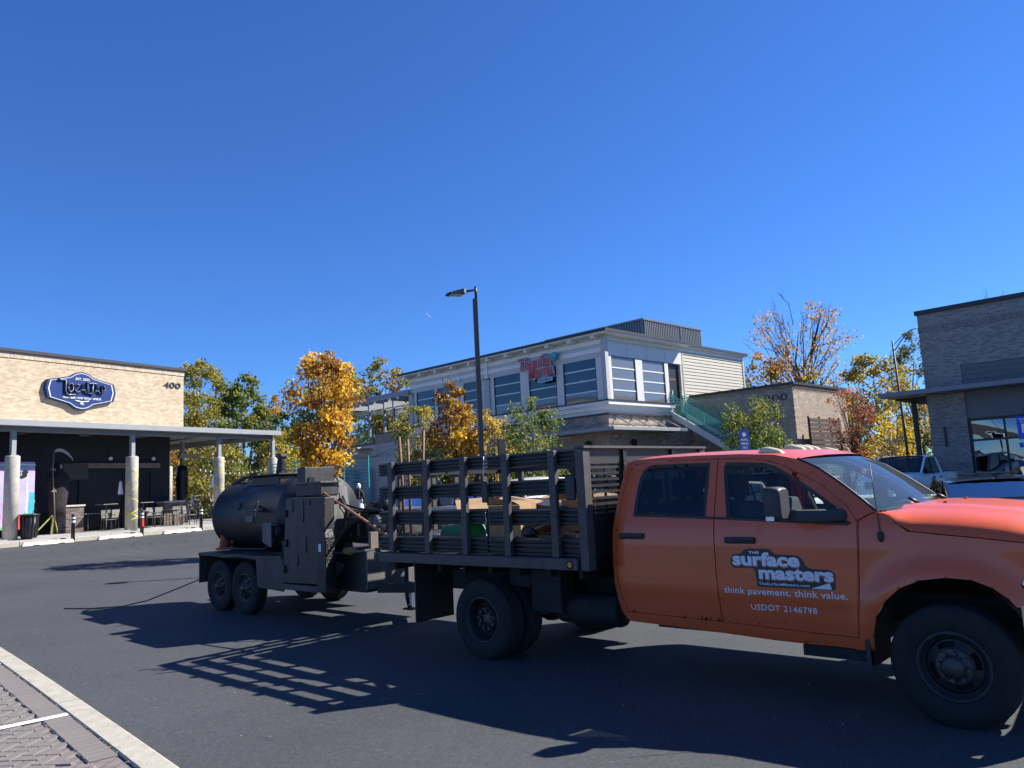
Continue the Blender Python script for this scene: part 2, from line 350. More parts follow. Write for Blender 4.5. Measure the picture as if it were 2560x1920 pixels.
# ================================================================== ground: one sheet to the horizon
def asphalt():
    M = bpy.data.materials.new('asphalt'); M.use_nodes = True; n = M.node_tree; b = n.nodes['Principled BSDF']; b.inputs['Roughness'].default_value = .82; b.inputs['Specular IOR Level'].default_value = .35
    tc = n.nodes.new('ShaderNodeTexCoord')
    def noise(sc, det=6, ro=.6):
        z = n.nodes.new('ShaderNodeTexNoise'); z.inputs['Scale'].default_value = sc; z.inputs['Detail'].default_value = det; z.inputs['Roughness'].default_value = ro; n.links.new(tc.outputs['Object'], z.inputs[0]); return z.outputs[0]
    def ramp(src, a, b_, c0, c1):
        r = n.nodes.new('ShaderNodeValToRGB'); e = r.color_ramp.elements; e[0].position = a; e[1].position = b_; e[0].color = (*c0, 1); e[1].color = (*c1, 1); n.links.new(src, r.inputs[0]); return r.outputs[0]
    base = ramp(noise(.35, 5), .3, .7, (.046, .050, .057), (.065, .070, .078))
    fine = ramp(noise(95, 4, .75), .36, .72, (.45, .45, .45), (1.75, 1.72, 1.68))
    mu = n.nodes.new('ShaderNodeMix'); mu.data_type = 'RGBA'; mu.blend_type = 'MULTIPLY'; mu.inputs[0].default_value = .75; mid = ramp(noise(32, 4, .7), .34, .7, (.74, .74, .74), (1.3, 1.29, 1.27)); m0 = n.nodes.new('ShaderNodeMix'); m0.data_type = 'RGBA'; m0.blend_type = 'MULTIPLY'; m0.inputs[0].default_value = 1; n.links.new(base, m0.inputs[6]); n.links.new(mid, m0.inputs[7]); n.links.new(m0.outputs[2], mu.inputs[6]); n.links.new(fine, mu.inputs[7])
    # tyre tracks swept in a wide arc by turning cars
    sp = n.nodes.new('ShaderNodeVectorMath'); sp.operation = 'DISTANCE'; sp.inputs[1].default_value = (-4.5, 31.5, .4); n.links.new(tc.outputs['Object'], sp.inputs[0])
    wv = n.nodes.new('ShaderNodeTexWave'); wv.bands_direction = 'X'; wv.inputs['Scale'].default_value = .55; wv.inputs['Distortion'].default_value = 2.5; wv.inputs['Detail'].default_value = 2; wv.inputs['Detail Scale'].default_value = 1.6
    cb = n.nodes.new('ShaderNodeCombineXYZ'); n.links.new(sp.outputs['Value'], cb.inputs[0]); n.links.new(cb.outputs[0], wv.inputs[0])
    tr = ramp(wv.outputs[0], .88, .98, (1, 1, 1), (.80, .80, .81))
    sx = n.nodes.new('ShaderNodeSeparateXYZ'); n.links.new(tc.outputs['Object'], sx.inputs[0]); mr = n.nodes.new('ShaderNodeMapRange'); mr.inputs[1].default_value = -2; mr.inputs[2].default_value = -9; n.links.new(sx.outputs[0], mr.inputs[0])
    mn = ramp(noise(.12, 2), .42, .6, (0, 0, 0), (1, 1, 1)); mq = n.nodes.new('ShaderNodeMath'); mq.operation = 'MULTIPLY'; n.links.new(mn, mq.inputs[0]); n.links.new(mr.outputs[0], mq.inputs[1]); ms = mq.outputs[0]
    m2 = n.nodes.new('ShaderNodeMix'); m2.data_type = 'RGBA'; m2.blend_type = 'MULTIPLY'; n.links.new(ms, m2.inputs[0]); n.links.new(mu.outputs[2], m2.inputs[6]); n.links.new(tr, m2.inputs[7])
    n.links.new(m2.outputs[2], b.inputs['Base Color'])
    bp = n.nodes.new('ShaderNodeBump'); bp.inputs['Strength'].default_value = .55; bp.inputs['Distance'].default_value = .006; n.links.new(noise(160, 4, .7), bp.inputs['Height']); n.links.new(bp.outputs[0], b.inputs['Normal'])
    MATS['asphalt'] = M
asphalt()
def spaced(a, b, fine0, fine1, fs, cs):
    xs = []; x = a
    while x < b:
        xs.append(x); x += fs if fine0 <= x < fine1 else cs
    return xs+[b]
gx = [-2500, -1200, -600, -300, -150, -90]+[-60+i*2 for i in range(61)]+[90, 150, 300, 600, 1200, 2500]
gy = [-60, -40, -20]+[-10+i*1.5 for i in range(55)]+[90, 120, 180, 300, 600, 1200, 2500]
mb = MB(); nx = len(gx)
mb.add([(x, y, G(x, y)) for y in gy for x in gx], [(j*nx+i, j*nx+i+1, (j+1)*nx+i+1, (j+1)*nx+i) for j in range(len(gy)-1) for i in range(nx-1)], True)
ground = struct(mb.build('ground', 'asphalt', fixn=False))

# ---- paver bay with flush kerb, lower left
KO = Vector((-4.0, 7.19, 0)); KD = Vector((.674, -.739, 0)).normalized(); KN = Vector((KD.y, -KD.x, 0))   # KN points into the bay
bay = struct(empty('parking_bay', (KO.x, KO.y, 0), math.atan2(KD.y, KD.x)))     # local x along the kerb towards the camera, -y into the bay
def gz(x, y):
    w = KO+KD*x-KN*y*(1); return G(w.x, w.y)
def kb(s):            # gentle bend of the kerb line
    return -.002*s*s
mb = MB(); st = [-9+i*.5 for i in range(29)]
mb.add([(s, kb(s)-.2-d, gz(s, -.2-d)+.012) for s in st for d in (0, 6)], [(2*i, 2*i+1, 2*i+3, 2*i+2) for i in range(len(st)-1)], False)
def paver_sheet():
    M = bpy.data.materials.new('paver_sheet'); M.use_nodes = True; n = M.node_tree; b = n.nodes['Principled BSDF']; b.inputs['Roughness'].default_value = .9
    tc = n.nodes.new('ShaderNodeTexCoord'); mp = n.nodes.new('ShaderNodeMapping'); mp.inputs['Rotation'].default_value = (0, 0, R(45)); n.links.new(tc.outputs['Object'], mp.inputs[0])
    bt = n.nodes.new('ShaderNodeTexBrick'); bt.inputs['Scale'].default_value = 1; bt.inputs['Brick Width'].default_value = .2; bt.inputs['Row Height'].default_value = .1; bt.inputs['Mortar Size'].default_value = .005
    bt.inputs['Color1'].default_value = (.165, .14, .136, 1); bt.inputs['Color2'].default_value = (.2, .165, .16, 1); bt.inputs['Mortar'].default_value = (.06, .055, .05, 1); n.links.new(mp.outputs[0], bt.inputs[0])
    n.links.new(bt.outputs[0], b.inputs['Base Color']); MATS['paver_sheet'] = M
paver_sheet(); mb.build('paver_sheet', 'paver_sheet', bay)
cuts = [-8.6, -5.9, -3.0, -.02, 2.95, 5]
for a, b in zip(cuts[:-1], cuts[1:]):
    k = 10; mb = MB(); secs = []
    for i in range(k+1):
        s = a+.007+(b-a-.014)*i/k; y0 = kb(s); g = gz(s, y0); w = .0015*math.sin(s*41)
        secs.append([(s, y0+w, g-.02), (s, y0+w-.004, g+.03), (s, y0-.02, g+.038), (s, y0-.185, g+.036), (s, y0-.19, g+.028), (s, y0-.19, g-.02)])
    loft(mb, secs, close=True, smooth=False); mb.build('kerb_stone', 'kerb_stone', bay, bev=.0)
pv = MB().box(-.0955, .0955, -.0445, .0445, -.03, 0); pme = [pv.mesh('paver', bev=.004), None]; pme[1] = pme[0].copy()
pme[0].materials.append(MATS['paver']); pme[1].materials.append(MATS['paver_b'])
def brick_at(x, y, rz, z):
    o = bpy.data.objects.new('brick', random.choice(pme)); COL.objects.link(o); o.parent = bay; o.location = (x, y, z+random.uniform(-.0015, .0015)); o.rotation_euler = (random.uniform(-.006, .006), random.uniform(-.006, .006), rz+random.uniform(-.01, .01))
s = -2.7
while s < 1.9:
    brick_at(s, kb(s)-.2-.1, math.pi/2, gz(s, -.3)+.03); s += .097
cnt = 0
for i in range(-26, 26):                       # herringbone at 45 degrees behind the edge course
    for j in range(-26, 26):
        for k, (ox, oy, rz) in enumerate(((.1, .05, 0), (.05, .2, math.pi/2))):
            hx = i*.1+j*.2+ox-(0); hy = i*.1-j*.2+oy
            if k == 1: hx, hy = i*.1+j*.2+.05, i*.1-j*.2+.2-.0
            a = R(45); x = hx*math.cos(a)-hy*math.sin(a); y = hx*math.sin(a)+hy*math.cos(a)
            x += .3; y -= 1.2
            if -1.75 < x < 1.8 and -1.45 < y-kb(x) < -.395 and x-y < 2.95 and cnt < 252:
                brick_at(x, y, a+rz, gz(x, y)+(.028 if y-kb(x) < -.47 else .0215)); cnt += 1
for s0 in (.44, -2.6):
    mb = MB(); secs = []
    for d in (.205, .41, .8, 1.5, 3, 5):
        y = kb(s0)-d; secs.append([(s0-.05, y, gz(s0, y)+.034), (s0+.05, y, gz(s0, y)+.034)])
    loft(mb, secs, smooth=False); mb.build('painted_line', 'line_paint', bay)

# ================================================================== tap room (building 400)
A4 = R(59); P4 = Vector((-18.95, 29, 0))
def w4(x, y, z=0): return P4+Vector((math.cos(A4)*x-math.sin(A4)*y, math.sin(A4)*x+math.cos(A4)*y, z))
sw = struct(empty('sidewalk', P4, A4))
mb = MB()
for i in range(10):                                  # slabs with joints
    x0 = -14+i*3.2
    mb.box(x0+.005, x0+3.195, -1.33, -.2, .3, .655+.0*i); mb.box(x0+.005, x0+3.195, -.19, 9.5, .3, .70)
mb.build('paving_slab', 'sidewalk', sw)
for i in range(9):
    MB().box(-14+i*3.4+.006, -14+i*3.4+3.394, -1.5, -1.336, .2, .64).build('kerb_stone', 'kerb_stone', sw, bev=.015)
tap = thing('taproom_building', 'buff brick single storey tap room building with dark recessed front and grey canopy', 'building', P4, A4)
MB().box(-14, 8.72, 2, 14, 5.0, 7.86).build('brick_wall', 'brick_buff', tap)
MB().box(-14, 8.74, 1.98, 14.02, 7.895, 8.13).build('soldier_course', 'brick_buff_soldier', tap)
MB().box(-14, 8.71, 2.01, 14, 7.86, 7.895).build('dark_joint', 'dark_trim', tap)  # dark recessed strip between brick wall and soldier course
MB().box(-14.05, 8.82, 1.9, 14.1, 8.13, 8.27).build('coping', 'coping', tap, bev=.01)
MB().box(-14, 8.7, 3, 13.9, .65, 4.97).build('lower_wall', 'navy_wall', tap)
# canopy
MB().box(-14, 12.66, -.5, -.38, 4.90, 5.13).build('fascia', 'steel_grey', tap, bev=.008)
MB().box(12.52, 12.66, -.379, 9.0, 4.90, 5.13).build('fascia', 'steel_grey', tap, bev=.008)
MB().box(-14, 12.51, -.37, 1.99, 4.98, 5.06).box(8.76, 12.51, 1.99, 9, 4.98, 5.06).box(-14, 8.70, 2.0, 2.99, 4.972, 4.995).build('canopy_deck', 'canopy_under', tap)
MB().box(-14, 12.4, -.12, .12, 4.72, 4.9).build('beam', 'canopy_grey', tap)
MB().box(12.28, 12.5, .12, 8.9, 4.72, 4.9).build('beam', 'canopy_grey', tap)
for i in range(9): MB().box(-12+i*2.6, -11.9+i*2.6, .13, 1.98, 4.78, 4.9).build('beam', 'canopy_grey', tap)
for x in (9.2, 11.2): MB().box(x, x+.1, 2.0, 8.9, 4.8, 4.9).build('beam', 'canopy_grey', tap)
for x, y in ((-4.8, 0), (0, 0), (4.8, 0), (9.22, 0), (12.5, 0), (12.4, 8.5)):
    c = MB().lathe([(0, .6), (.25, .6), (.25, 3.76), (.235, 3.79), (0, 3.79)], (x, y, 0), 'z', 28).build('column', 'concrete', tap)
    MB().box(x-.085, x+.085, y-.085, y+.085, 3.78, 4.74).build('post', 'steel_grey', c, bev=.006)
    MB().box(x-.14, x+.14, y-.14, y+.14, 3.79, 3.82).build('base_plate', 'steel_grey', c)
# dark front: roll-up doors with dark panes, header board
for x0, x1 in ((-1.5, 1.0), (4.2, 6.3), (6.7, 7.7)):
    f = MB()
    for a, b in ((x0, x0+.08), (x1-.08, x1)): f.box(a, b, 2.93, 2.995, .7, 3.4)
    f.box(x0+.08, x1-.08, 2.93, 2.995, 3.32, 3.4).box(x0+.08, x1-.08, 2.94, 2.995, 2.3, 2.36).box(x0+.08, x1-.08, 2.94, 2.995, 1.3, 1.36)
    d = f.build('door_frame', 'dark_metal', tap)
    for z0, z1 in ((.7, 1.3), (1.36, 2.3), (2.36, 3.32)): MB().box(x0+.085, x1-.085, 2.97, 2.99, z0+.004, z1-.004).build('pane', 'black_paint', d)
MB().box(3.9, 8.1, 2.88, 2.99, 3.45, 3.68).build('header_board', 'wood_grey', tap)
for x in (.55, 5.6, 7.75): MB().sphere((x, 2.9, 3.9), .09, 10, 6).build('wall_lamp', 'white_paint', tap)
MB().box(3.3, 4.55, 2.86, 2.99, 2.96, 3.66).build('menu_board', mat('board', (.06, .058, .05), .6), tap)
# address digits
mb = text_fit('400', 7.62, 8.53, 7.25, 7.53, lambda u, v, w: (u, 1.97-w, v), extr=.015, off=.0); mb.build('address_numeral', 'digit_grey', tap)

# ---- wall sign
sg = thing('wall_sign', 'blue shield shaped tap room sign with white outline on buff brick wall', 'sign', w4(3.6, 2, 6.74), A4)
def shield(k=1., e=0.):
    pts = []
    def arc(cx, cz, r, a0, a1, n=10): return [(cx+r*math.cos(R(a0+(a1-a0)*i/n)), cz+r*math.sin(R(a0+(a1-a0)*i/n))) for i in range(n+1)]
    pts += [(1.54, .02), (1.45, .4)]
    pts += [(.56, .6)]+arc(0, .13, .70, 47, 133)+[(-.56, .6)]
    pts += [(-1.45, .4), (-1.54, .02), (-1.44, -.38), (-.56, -.6)]+arc(0, -.13, .70, 227, 313)+[(.56, -.6), (1.44, -.38)]
    return [(x*k, z*k) for x, z in pts]
MB().prism(shield(), -.16, -.02).build('cabinet', 'blue_sign', sg)
MB().prism(shield(.985), -.172, -.161).build('face', 'sign_face', sg)
o_ = shield(.925); i_ = shield(.900); n = len(o_)
mb = MB(); mb.add([(x, -.184, z) for x, z in o_]+[(x, -.184, z) for x, z in i_]+[(x, -.1725, z) for x, z in o_]+[(x, -.1725, z) for x, z in i_],
   [(k, (k+1) % n, (k+1) % n+n, k+n) for k in range(n)]+[(k, k+2*n, (k+1) % n+2*n, (k+1) % n) for k in range(n)]+[(k+n, (k+1) % n+n, (k+1) % n+3*n, k+3*n) for k in range(n)]); mb.build('outline', 'white_paint', sg)
def st4(u, v, w): return (u, -.186-w, v)
text_fit('.EST. 2022.', -.32, .34, .46, .56, st4, .006, .012).build('lettering', 'white_paint', sg)
text_fit('CRAFT BEER', -.82, -.28, -.36, -.27, st4, .006, .012).build('lettering', 'white_paint', sg)
text_fit('FOOD TRUCKS', -.18, .38, -.36, -.27, st4, .006, .012).build('lettering', 'white_paint', sg)
text_fit('SPIRITS', .50, .85, -.36, -.27, st4, .006, .012).build('lettering', 'white_paint', sg)
MB().cyl((-.23, -.19, -.315), .018, .012, 'y', 8).cyl((.44, -.19, -.315), .018, .012, 'y', 8).build('dot', 'white_paint', sg)
mb = MB().tube([(-.32, -.185, -.42), (-.2, -.185, -.45), (0, -.185, -.47), (.2, -.185, -.45), (.32, -.185, -.42)], [.012, .03, .015, .03, .012], 6)
for a in (-38, 0, 38): mb.tube([(math.sin(R(a))*.03, -.185, -.5), (math.sin(R(a))*.13, -.185, -.5-math.cos(R(a))*.13)], [.01, .026], 6)
mb.build('flourish', 'white_paint', sg)
# channel letters LOCAL TAP drawn as open strokes
mat('letter_can', (.015, .02, .04), .35); mat('letter_rim', (.32, .36, .42), .3, metal=.3)
strokes = {
 'L': [[(-1.02, .47), (-.96, .4), (-.84, .4), (-.74, .42), (-.74, -.05), (-.7, -.17), (-.6, -.22), (-.42, -.2), (-.3, -.18)]],
 'O': [[(-.56, .28), (-.62, .2), (-.62, 0), (-.54, -.08), (-.46, -.04), (-.42, .02), (-.42, .2), (-.48, .28), (-.56, .28)]],
 'C': [[(-.16, .2), (-.22, .27), (-.32, .22), (-.34, .02), (-.28, -.08), (-.2, -.08), (-.15, -.02)]],
 'A': [[(-.14, -.08), (0, .27), (.12, -.08)], [(-.07, .03), (.08, .03)]],
 'l': [[(.2, .3), (.2, -.1), (.32, -.1), (.37, -.08)]],
 'T': [[(.17, .37), (.3, .34), (.44, .38), (.56, .34), (.64, .36)], [(.44, .36), (.42, -.1), (.38, -.2)]],
 'a': [[(.5, -.08), (.62, .27), (.75, -.08)], [(.56, .03), (.7, .03)]],
 'P': [[(.85, -.1), (.85, .28), (.95, .27), (1.0, .18), (.96, .07), (.86, .06)]]}
for nm, paths in strokes.items():
    mb = MB(); rim = MB()
    for p in paths:
        mb.tube([(x, -.215, z-.0) for x, z in p], .042, 6, smooth=False); rim.tube([(x+.008, -.262, z+.008) for x, z in p], .011, 5)
    l = mb.build('letter', 'letter_can', sg); rim.build('letter_edge', 'letter_rim', l)

# ================================================================== orange crew cab truck with stake bed
mat('orange_paint', (.69, .118, .036), .28, var=.04, vscale=1.6, coat=.3, spec=.4, streak=4., dirt_sheen=(.64, .155, .065), dscale=1.4, dthr=.66)  # pale streaks: dusty smears with clear-coat reflections painted into the colour
mat('tyre', (.014, .014, .015), .85, var=.3, vscale=12, bump=.2, bscale=80)
mat('rim_black', (.02, .02, .022), .55, var=.35, vscale=9, dirt_sheen=(.06, .055, .05), dscale=9, dthr=.55)
mat('hub_steel', (.07, .068, .066), .5, metal=.5, var=.3, vscale=14)
mat('black_plastic', (.02, .02, .021), .5, var=.1)
mat('mirror_plastic', (.035, .035, .037), .55, var=.08)
mat('under_black', (.012, .012, .013), .8, var=.4, vscale=5)
mat('bed_black', (.016, .016, .018), .5, var=.35, vscale=5, dirt_sheen=(.05, .045, .042), dscale=3, dthr=.58)
mat('stake_brown', (.07, .061, .056), .6, var=.25, vscale=6, dirt_sheen=(.1, .075, .06), dscale=6, dthr=.66)
mat('chrome', (.75, .76, .78), .12, metal=1., var=.02)
mat('bright_metal', (.6, .6, .6), .3, metal=.9, var=.15, vscale=8)
mat('amber', (.7, .22, .02), .3)
mat('lamp_cream', (.62, .56, .36), .25, var=.04, coat=.5)
mat('seat_grey', (.06, .06, .065), .85, var=.15)
mat('interior_dark', (.02, .02, .022), .75, var=.2)
mat('cardboard', (.42, .27, .14), .85, var=.18, vscale=5)
mat('cardboard_dark', (.28, .175, .09), .85, var=.18, vscale=5)
mat('barricade_orange', (.72, .16, .03), .5, var=.1)
mat('barricade_white', (.75, .75, .74), .5, var=.06)
mat('green_bin', (.01, .2, .1), .45, var=.1)
mat('decal_white', (.72, .74, .78), .5, var=.05)
mat('decal_dark', (.025, .028, .034), .5, var=.08)
mat('decal_orange', (.62, .17, .07), .5, var=.05)
mat('rust', (.12, .045, .02), .85, var=.5, vscale=20)
mat('headlamp', (.75, .78, .8), .1, coat=1., var=.05)
glass('cab_glass', (.72, .80, .77), 1.0)
glass('cab_glass_tint', (.26, .29, .29), 1.0)
glass('windshield_glass', (.66, .80, .78), .85, fill=(.45, .62, .60), fillw=.07)
TZ = 0.0
def fx(x): return .0655+.9537*x+.00612*x*x      # survey correction along the truck's length
def survey(root, off=0.):
    for o in root.children:
        if o.type == 'MESH':
            for v in o.data.vertices: v.co.x = fx(v.co.x-off)+off
            for c in o.children:
                if c.type == 'MESH':
                    for v in c.data.vertices: v.co.x = fx(v.co.x-off)+off
        else: o.location.x = fx(o.location.x-off)+off
truck = thing('stake_bed_truck', 'orange crew cab work truck with black slatted stake bed and company lettering on the door', 'truck', (.28, 9.072, TZ), R(-41.79))
ZS = [.38, .5, .62, .73, .79, .86, 1.0, 1.2, 1.33, 1.40, 1.90, 2.0]; YS = [.90, .945, .967, .980, .993, .998, 1.0, .995, .98, .962, .80, .77]
def Sf(x, z):
    y = interp(z, ZS, YS)
    if x < 1.84: t = (1.84-x)/.25; y -= .075*t*t
    d = math.hypot(x-4.40, z-.42); y += .05*math.exp(-((d-.57)/.11)**2)*(1 if z > .3 else 0)
    if x > 4.7: t = (x-4.7)/.5; y -= .16*t*t
    return y
def shrink(poly, d):
    n = len(poly); ar = sum(poly[i][0]*poly[(i+1) % n][1]-poly[(i+1) % n][0]*poly[i][1] for i in range(n)); sg_ = 1 if ar > 0 else -1; out = []
    for i in range(n):
        a, p, b = Vector(poly[i-1]), Vector(poly[i]), Vector(poly[(i+1) % n]); d1 = (p-a).normalized(); d2 = (b-p).normalized()
        n1 = Vector((-d1.y, d1.x))*sg_; n2 = Vector((-d2.y, d2.x))*sg_; m_ = (n1+n2); m_ = m_/max(.35, m_.dot(n1)) if m_.length > .01 else n1
        out.append(tuple(p+m_*d))
    return out
REAR_DOOR = [(1.76, .578), (2.697, .56), (2.697, 1.905), (2.22, 1.918), (1.94, 1.914), (1.84, 1.893), (1.79, 1.848), (1.75, 1.744), (1.717, 1.605), (1.698, 1.458), (1.679, 1.313), (1.665, 1.15), (1.66, 1.0), (1.668, .85), (1.695, .70)]
REAR_WIN = [(1.885, 1.447), (2.612, 1.422), (2.607, 1.56), (2.613, 1.72), (2.615, 1.868), (2.05, 1.879), (1.985, 1.868), (1.945, 1.838), (1.92, 1.78), (1.905, 1.714), (1.888, 1.56)]
FRONT_DOOR = [(2.697, .56), (3.1, .547), (3.46, .534), (3.797, .533), (3.832, .868), (3.854, 1.154), (3.864, 1.383), (3.79, 1.488), (3.603, 1.648), (3.476, 1.72), (3.38, 1.768), (3.287, 1.817), (3.17, 1.86), (3.01, 1.888), (2.697, 1.905)]
FRONT_WIN = [(2.82, 1.408), (3.805, 1.362), (3.70, 1.482), (3.542, 1.60), (3.441, 1.67), (3.328, 1.745), (3.211, 1.81), (3.11, 1.84), (2.79, 1.862), (2.768, 1.84), (2.775, 1.728)]
CAB_SIDE = [(1.744, .495), (2.21, .483), (2.67, .467), (3.12, .448), (3.38, .444), (3.886, .45), (3.80, .533), (3.836, .868), (3.858, 1.154), (3.868, 1.384), (3.93, 1.42), (3.991, 1.446), (3.906, 1.518), (3.757, 1.64), (3.568, 1.777), (3.395, 1.862), (3.2, 1.908), (2.9, 1.932), (2.5, 1.944), (2.12, 1.948), (1.83, 1.942), (1.765, 1.925), (1.712, 1.851), (1.682, 1.74), (1.65, 1.573), (1.629, 1.409), (1.604, 1.244), (1.593, 1.024), (1.598, .842), (1.619, .678), (1.658, .571)]
FENDER = [(3.80, .527), (3.886, .45), (3.90, .56), (3.909, .599), (3.941, .698), (4.021, .815), (4.125, .91), (4.261, .972), (4.426, .997), (4.58, .988), (4.69, .943), (4.772, .879), (4.815, .82), (4.90, .86), (4.842, .966), (4.90, 1.09), (4.97, 1.215), (4.883, 1.232), (4.625, 1.262), (4.384, 1.285), (4.205, 1.304), (4.13, 1.36), (4.075, 1.425), (3.995, 1.444), (3.935, 1.416), (3.872, 1.38), (3.862, 1.154), (3.84, .868)]
for s in (-1, 1):
    def fn(x, z, d, s=s): return (x, s*(Sf(x, z)-d), z)
    mb = panel(MB(), CAB_SIDE, fn, .04, .03, [REAR_DOOR, FRONT_DOOR]); mb.build('cab_side', 'orange_paint', truck, weld=True, fixn=True)
    for nm, P, Wn in (('rear_door', REAR_DOOR, REAR_WIN), ('front_door', FRONT_DOOR, FRONT_WIN)):
        Pd = shrink(P, .0045); mb = panel(MB(), Pd, fn, .04, .03, [Wn]); door = mb.build(nm, 'orange_paint', truck, weld=True)
        # rubber surround and glass
        i_ = shrink(Wn, .024); o_ = shrink(Wn, -.007); n = len(Wn); mb = MB()
        mb.add([fn(x, z, -.003) for x, z in o_]+[fn(x, z, .010) for x, z in i_], [(k, (k+1) % n, (k+1) % n+n, k+n) for k in range(n)]); mb.build('window_seal', 'black_plastic', door)
        mb = panel(MB(), i_, lambda x, z, d, s=s: (x, s*(Sf(x, z)-.014), z), .12); mb.build('window_glass', 'cab_glass_tint' if nm == 'rear_door' else 'cab_glass', door, weld=True)
        # belt moulding
        a, b = (1.875, 2.69) if nm == 'rear_door' else (2.705, 3.80); mb = MB(); secs = []
        for i in range(9):
            x = a+(b-a)*i/8; z = interp(x, [1.88, 2.61, 2.82, 3.8], [1.44, 1.415, 1.405, 1.357]); y = s*Sf(x, z)
            secs.append([(x, y-s*.004, z-.014), (x, y+s*.006, z-.012), (x, y+s*.006, z+.006), (x, y-s*.012, z+.012)])
        loft(mb, secs, close=True, smooth=False); mb.build('belt_moulding', 'black_plastic', door)
        hx0, hx1, hz = ((1.735, 2.0, 1.257) if nm == 'rear_door' else (2.80, 3.065, 1.23))
        y0 = s*Sf((hx0+hx1)/2, hz); mb = MB().box(hx0, hx1, min(y0-s*.004, y0+s*.03), max(y0-s*.004, y0+s*.03), hz-.026, hz+.026); h = mb.build('door_handle', 'black_plastic', door, bev=.014, seg=2)
        mb = MB().box(hx0+.03, hx1-.03, min(y0+s*.001, y0+s*.032), max(y0+s*.001, y0+s*.032), hz-.012, hz+.004); mb.build('grip', 'interior_dark', h)
    # mirror sail and quarter bar in the front window
    SAIL = [(3.58, 1.372), (3.805, 1.362), (3.70, 1.482), (3.62, 1.54)]
    panel(MB(), SAIL, lambda x, z, d, s=s: (x, s*(Sf(x, z)-.004+d*0), z), .1, .0).build('mirror_sail', 'black_plastic', truck)
    MB().bar((3.44, s*(Sf(3.4, 1.66)-.02), 1.665), (3.60, s*(Sf(3.55, 1.38)-.02), 1.375), .022, .022).build('window_divider', 'black_plastic', truck)
    mb = panel(MB(), shrink(FENDER, .003), fn, .035, .035); f_ = mb.build('front_fender', 'orange_paint', truck, weld=True)
    # wheel arch liner
    mb = MB(); secs = []
    for i in range(15):
        t = R(-8+i*196/14); r = .60
        secs.append([(4.40+r*math.cos(t)*.87, s*y, .42+r*math.sin(t)*.95) for y in (.97, .55)])
    loft(mb, secs); mb.build('arch_liner', 'under_black', truck, fixn=False)
    MB().box(3.84, 3.87, s*.72, s*1.0, .33, .62).build('splash_flap', 'black_plastic', truck)
    # towing mirror
    mir = MB(); y0, y1 = 1.175, 1.375
    sec = round_poly([(1.40, y0), (1.655, y0), (1.655, y1), (1.40, y1)], .05, 3)
    loft(mir, [[(x, s*(1.28+(y-1.28)*k), 1.528+(z-1.528)*kz) for z, y in sec] for x, k, kz in ((3.33, .92, .96), (3.34, 1.0, 1.0), (3.40, 1.0, 1.0), (3.44, .93, .95), (3.46, .78, .84))], close=True)
    mo = mir.build('mirror', 'mirror_plastic', truck)
    MB().box(3.325, 3.329, s*1.20, s*1.35, 1.44, 1.62).build('mirror_glass', 'chrome', mo)
    MB().box(3.345, 3.41, s*1.373, s*1.381, 1.405, 1.44).build('marker_lens', 'bright_metal', mo, bev=.002)
    arm = MB(); loft(arm, [[(x, s*y, z) for x, z in ((3.40, 1.392), (3.50, 1.392), (3.52, 1.43), (3.50, 1.487), (3.40, 1.487))] if False else
         [(xc-.05, s*y, 1.39+dz), (xc+.05, s*y, 1.385+dz), (xc+.06, s*y, 1.43+dz), (xc+.04, s*y, 1.478+dz), (xc-.05, s*y, 1.478+dz)] for y, xc, dz in ((1.2, 3.46, 0), (1.1, 3.60, -.005), (.99, 3.72, -.008), (.955, 3.74, -.01))], close=True, smooth=False)
    a_ = arm.build('mirror_arm', 'mirror_plastic', mo, bev=.008)
    vs, fs = text_mesh('RAM', .034, .0, .0015)
    MB().add([Vector((3.535+v.x*.86, s*(1.165-v.x*.86*.93+.0)-0, 1.425+v.y)) if s < 0 else Vector((3.62-v.x*.86, 1.09+v.x*.86*.93, 1.425+v.y)) for v in vs], fs).build('arm_emblem', 'decal_white', mo)
# roof skin, windshield, header
def roof_edge(x): return interp(x, [1.765, 1.83, 2.12, 2.5, 2.9, 3.2, 3.395], [1.925, 1.942, 1.948, 1.944, 1.932, 1.908, 1.862])
us = [-1, -.985, -.95, -.88, -.75, -.5, -.25, 0, .25, .5, .75, .88, .95, .985, 1]
mb = MB(); secs = []
for i in range(25):
    t = i/24; row = []
    for u in us:
        xr = 1.765-.03*(1-u*u); xf = 3.395+.13*(1-u*u); x = xr+(xf-xr)*t
        xe = 1.765+(3.395-1.765)*t; z0 = roof_edge(xe); y = u*Sf(xe, z0)
        row.append((x, y, z0+.04*(1-abs(u)**3.2)*(1 if t < .9 else 1-(t-.9)*2.2) - (.03*((.06-t)/.06)**2 if t < .06 else 0)))
    secs.append(row)
loft(mb, secs); mb.build('roof', 'orange_paint', truck)
mb = MB(); secs = []; wl = [(3.991, 1.446), (3.906, 1.518), (3.757, 1.64), (3.568, 1.777), (3.395, 1.862)]
for x, z in wl:
    secs.append([(x+.015+.15*(1-u*u), u*(Sf(x, z)-.012), z+.012*(1-u*u)-.004) for u in us])
loft(mb, secs); mb.build('windshield', 'windshield_glass', truck, fixn=False)
for s in (-1, 1): MB().tube([(x+.006, s*(Sf(x, z)-.004), z+.004) for x, z in wl], .011, 6).build('windshield_seal', 'black_plastic', truck)
loft(MB(), [[(3.395+.11*(1-u*u)-.03, u*.79, 1.872+.02*(1-u*u)), (3.35+.11*(1-u*u)-.05, u*.78, 1.85)] [0:2] for u in us], smooth=True).build('header_trim', 'interior_dark', truck)
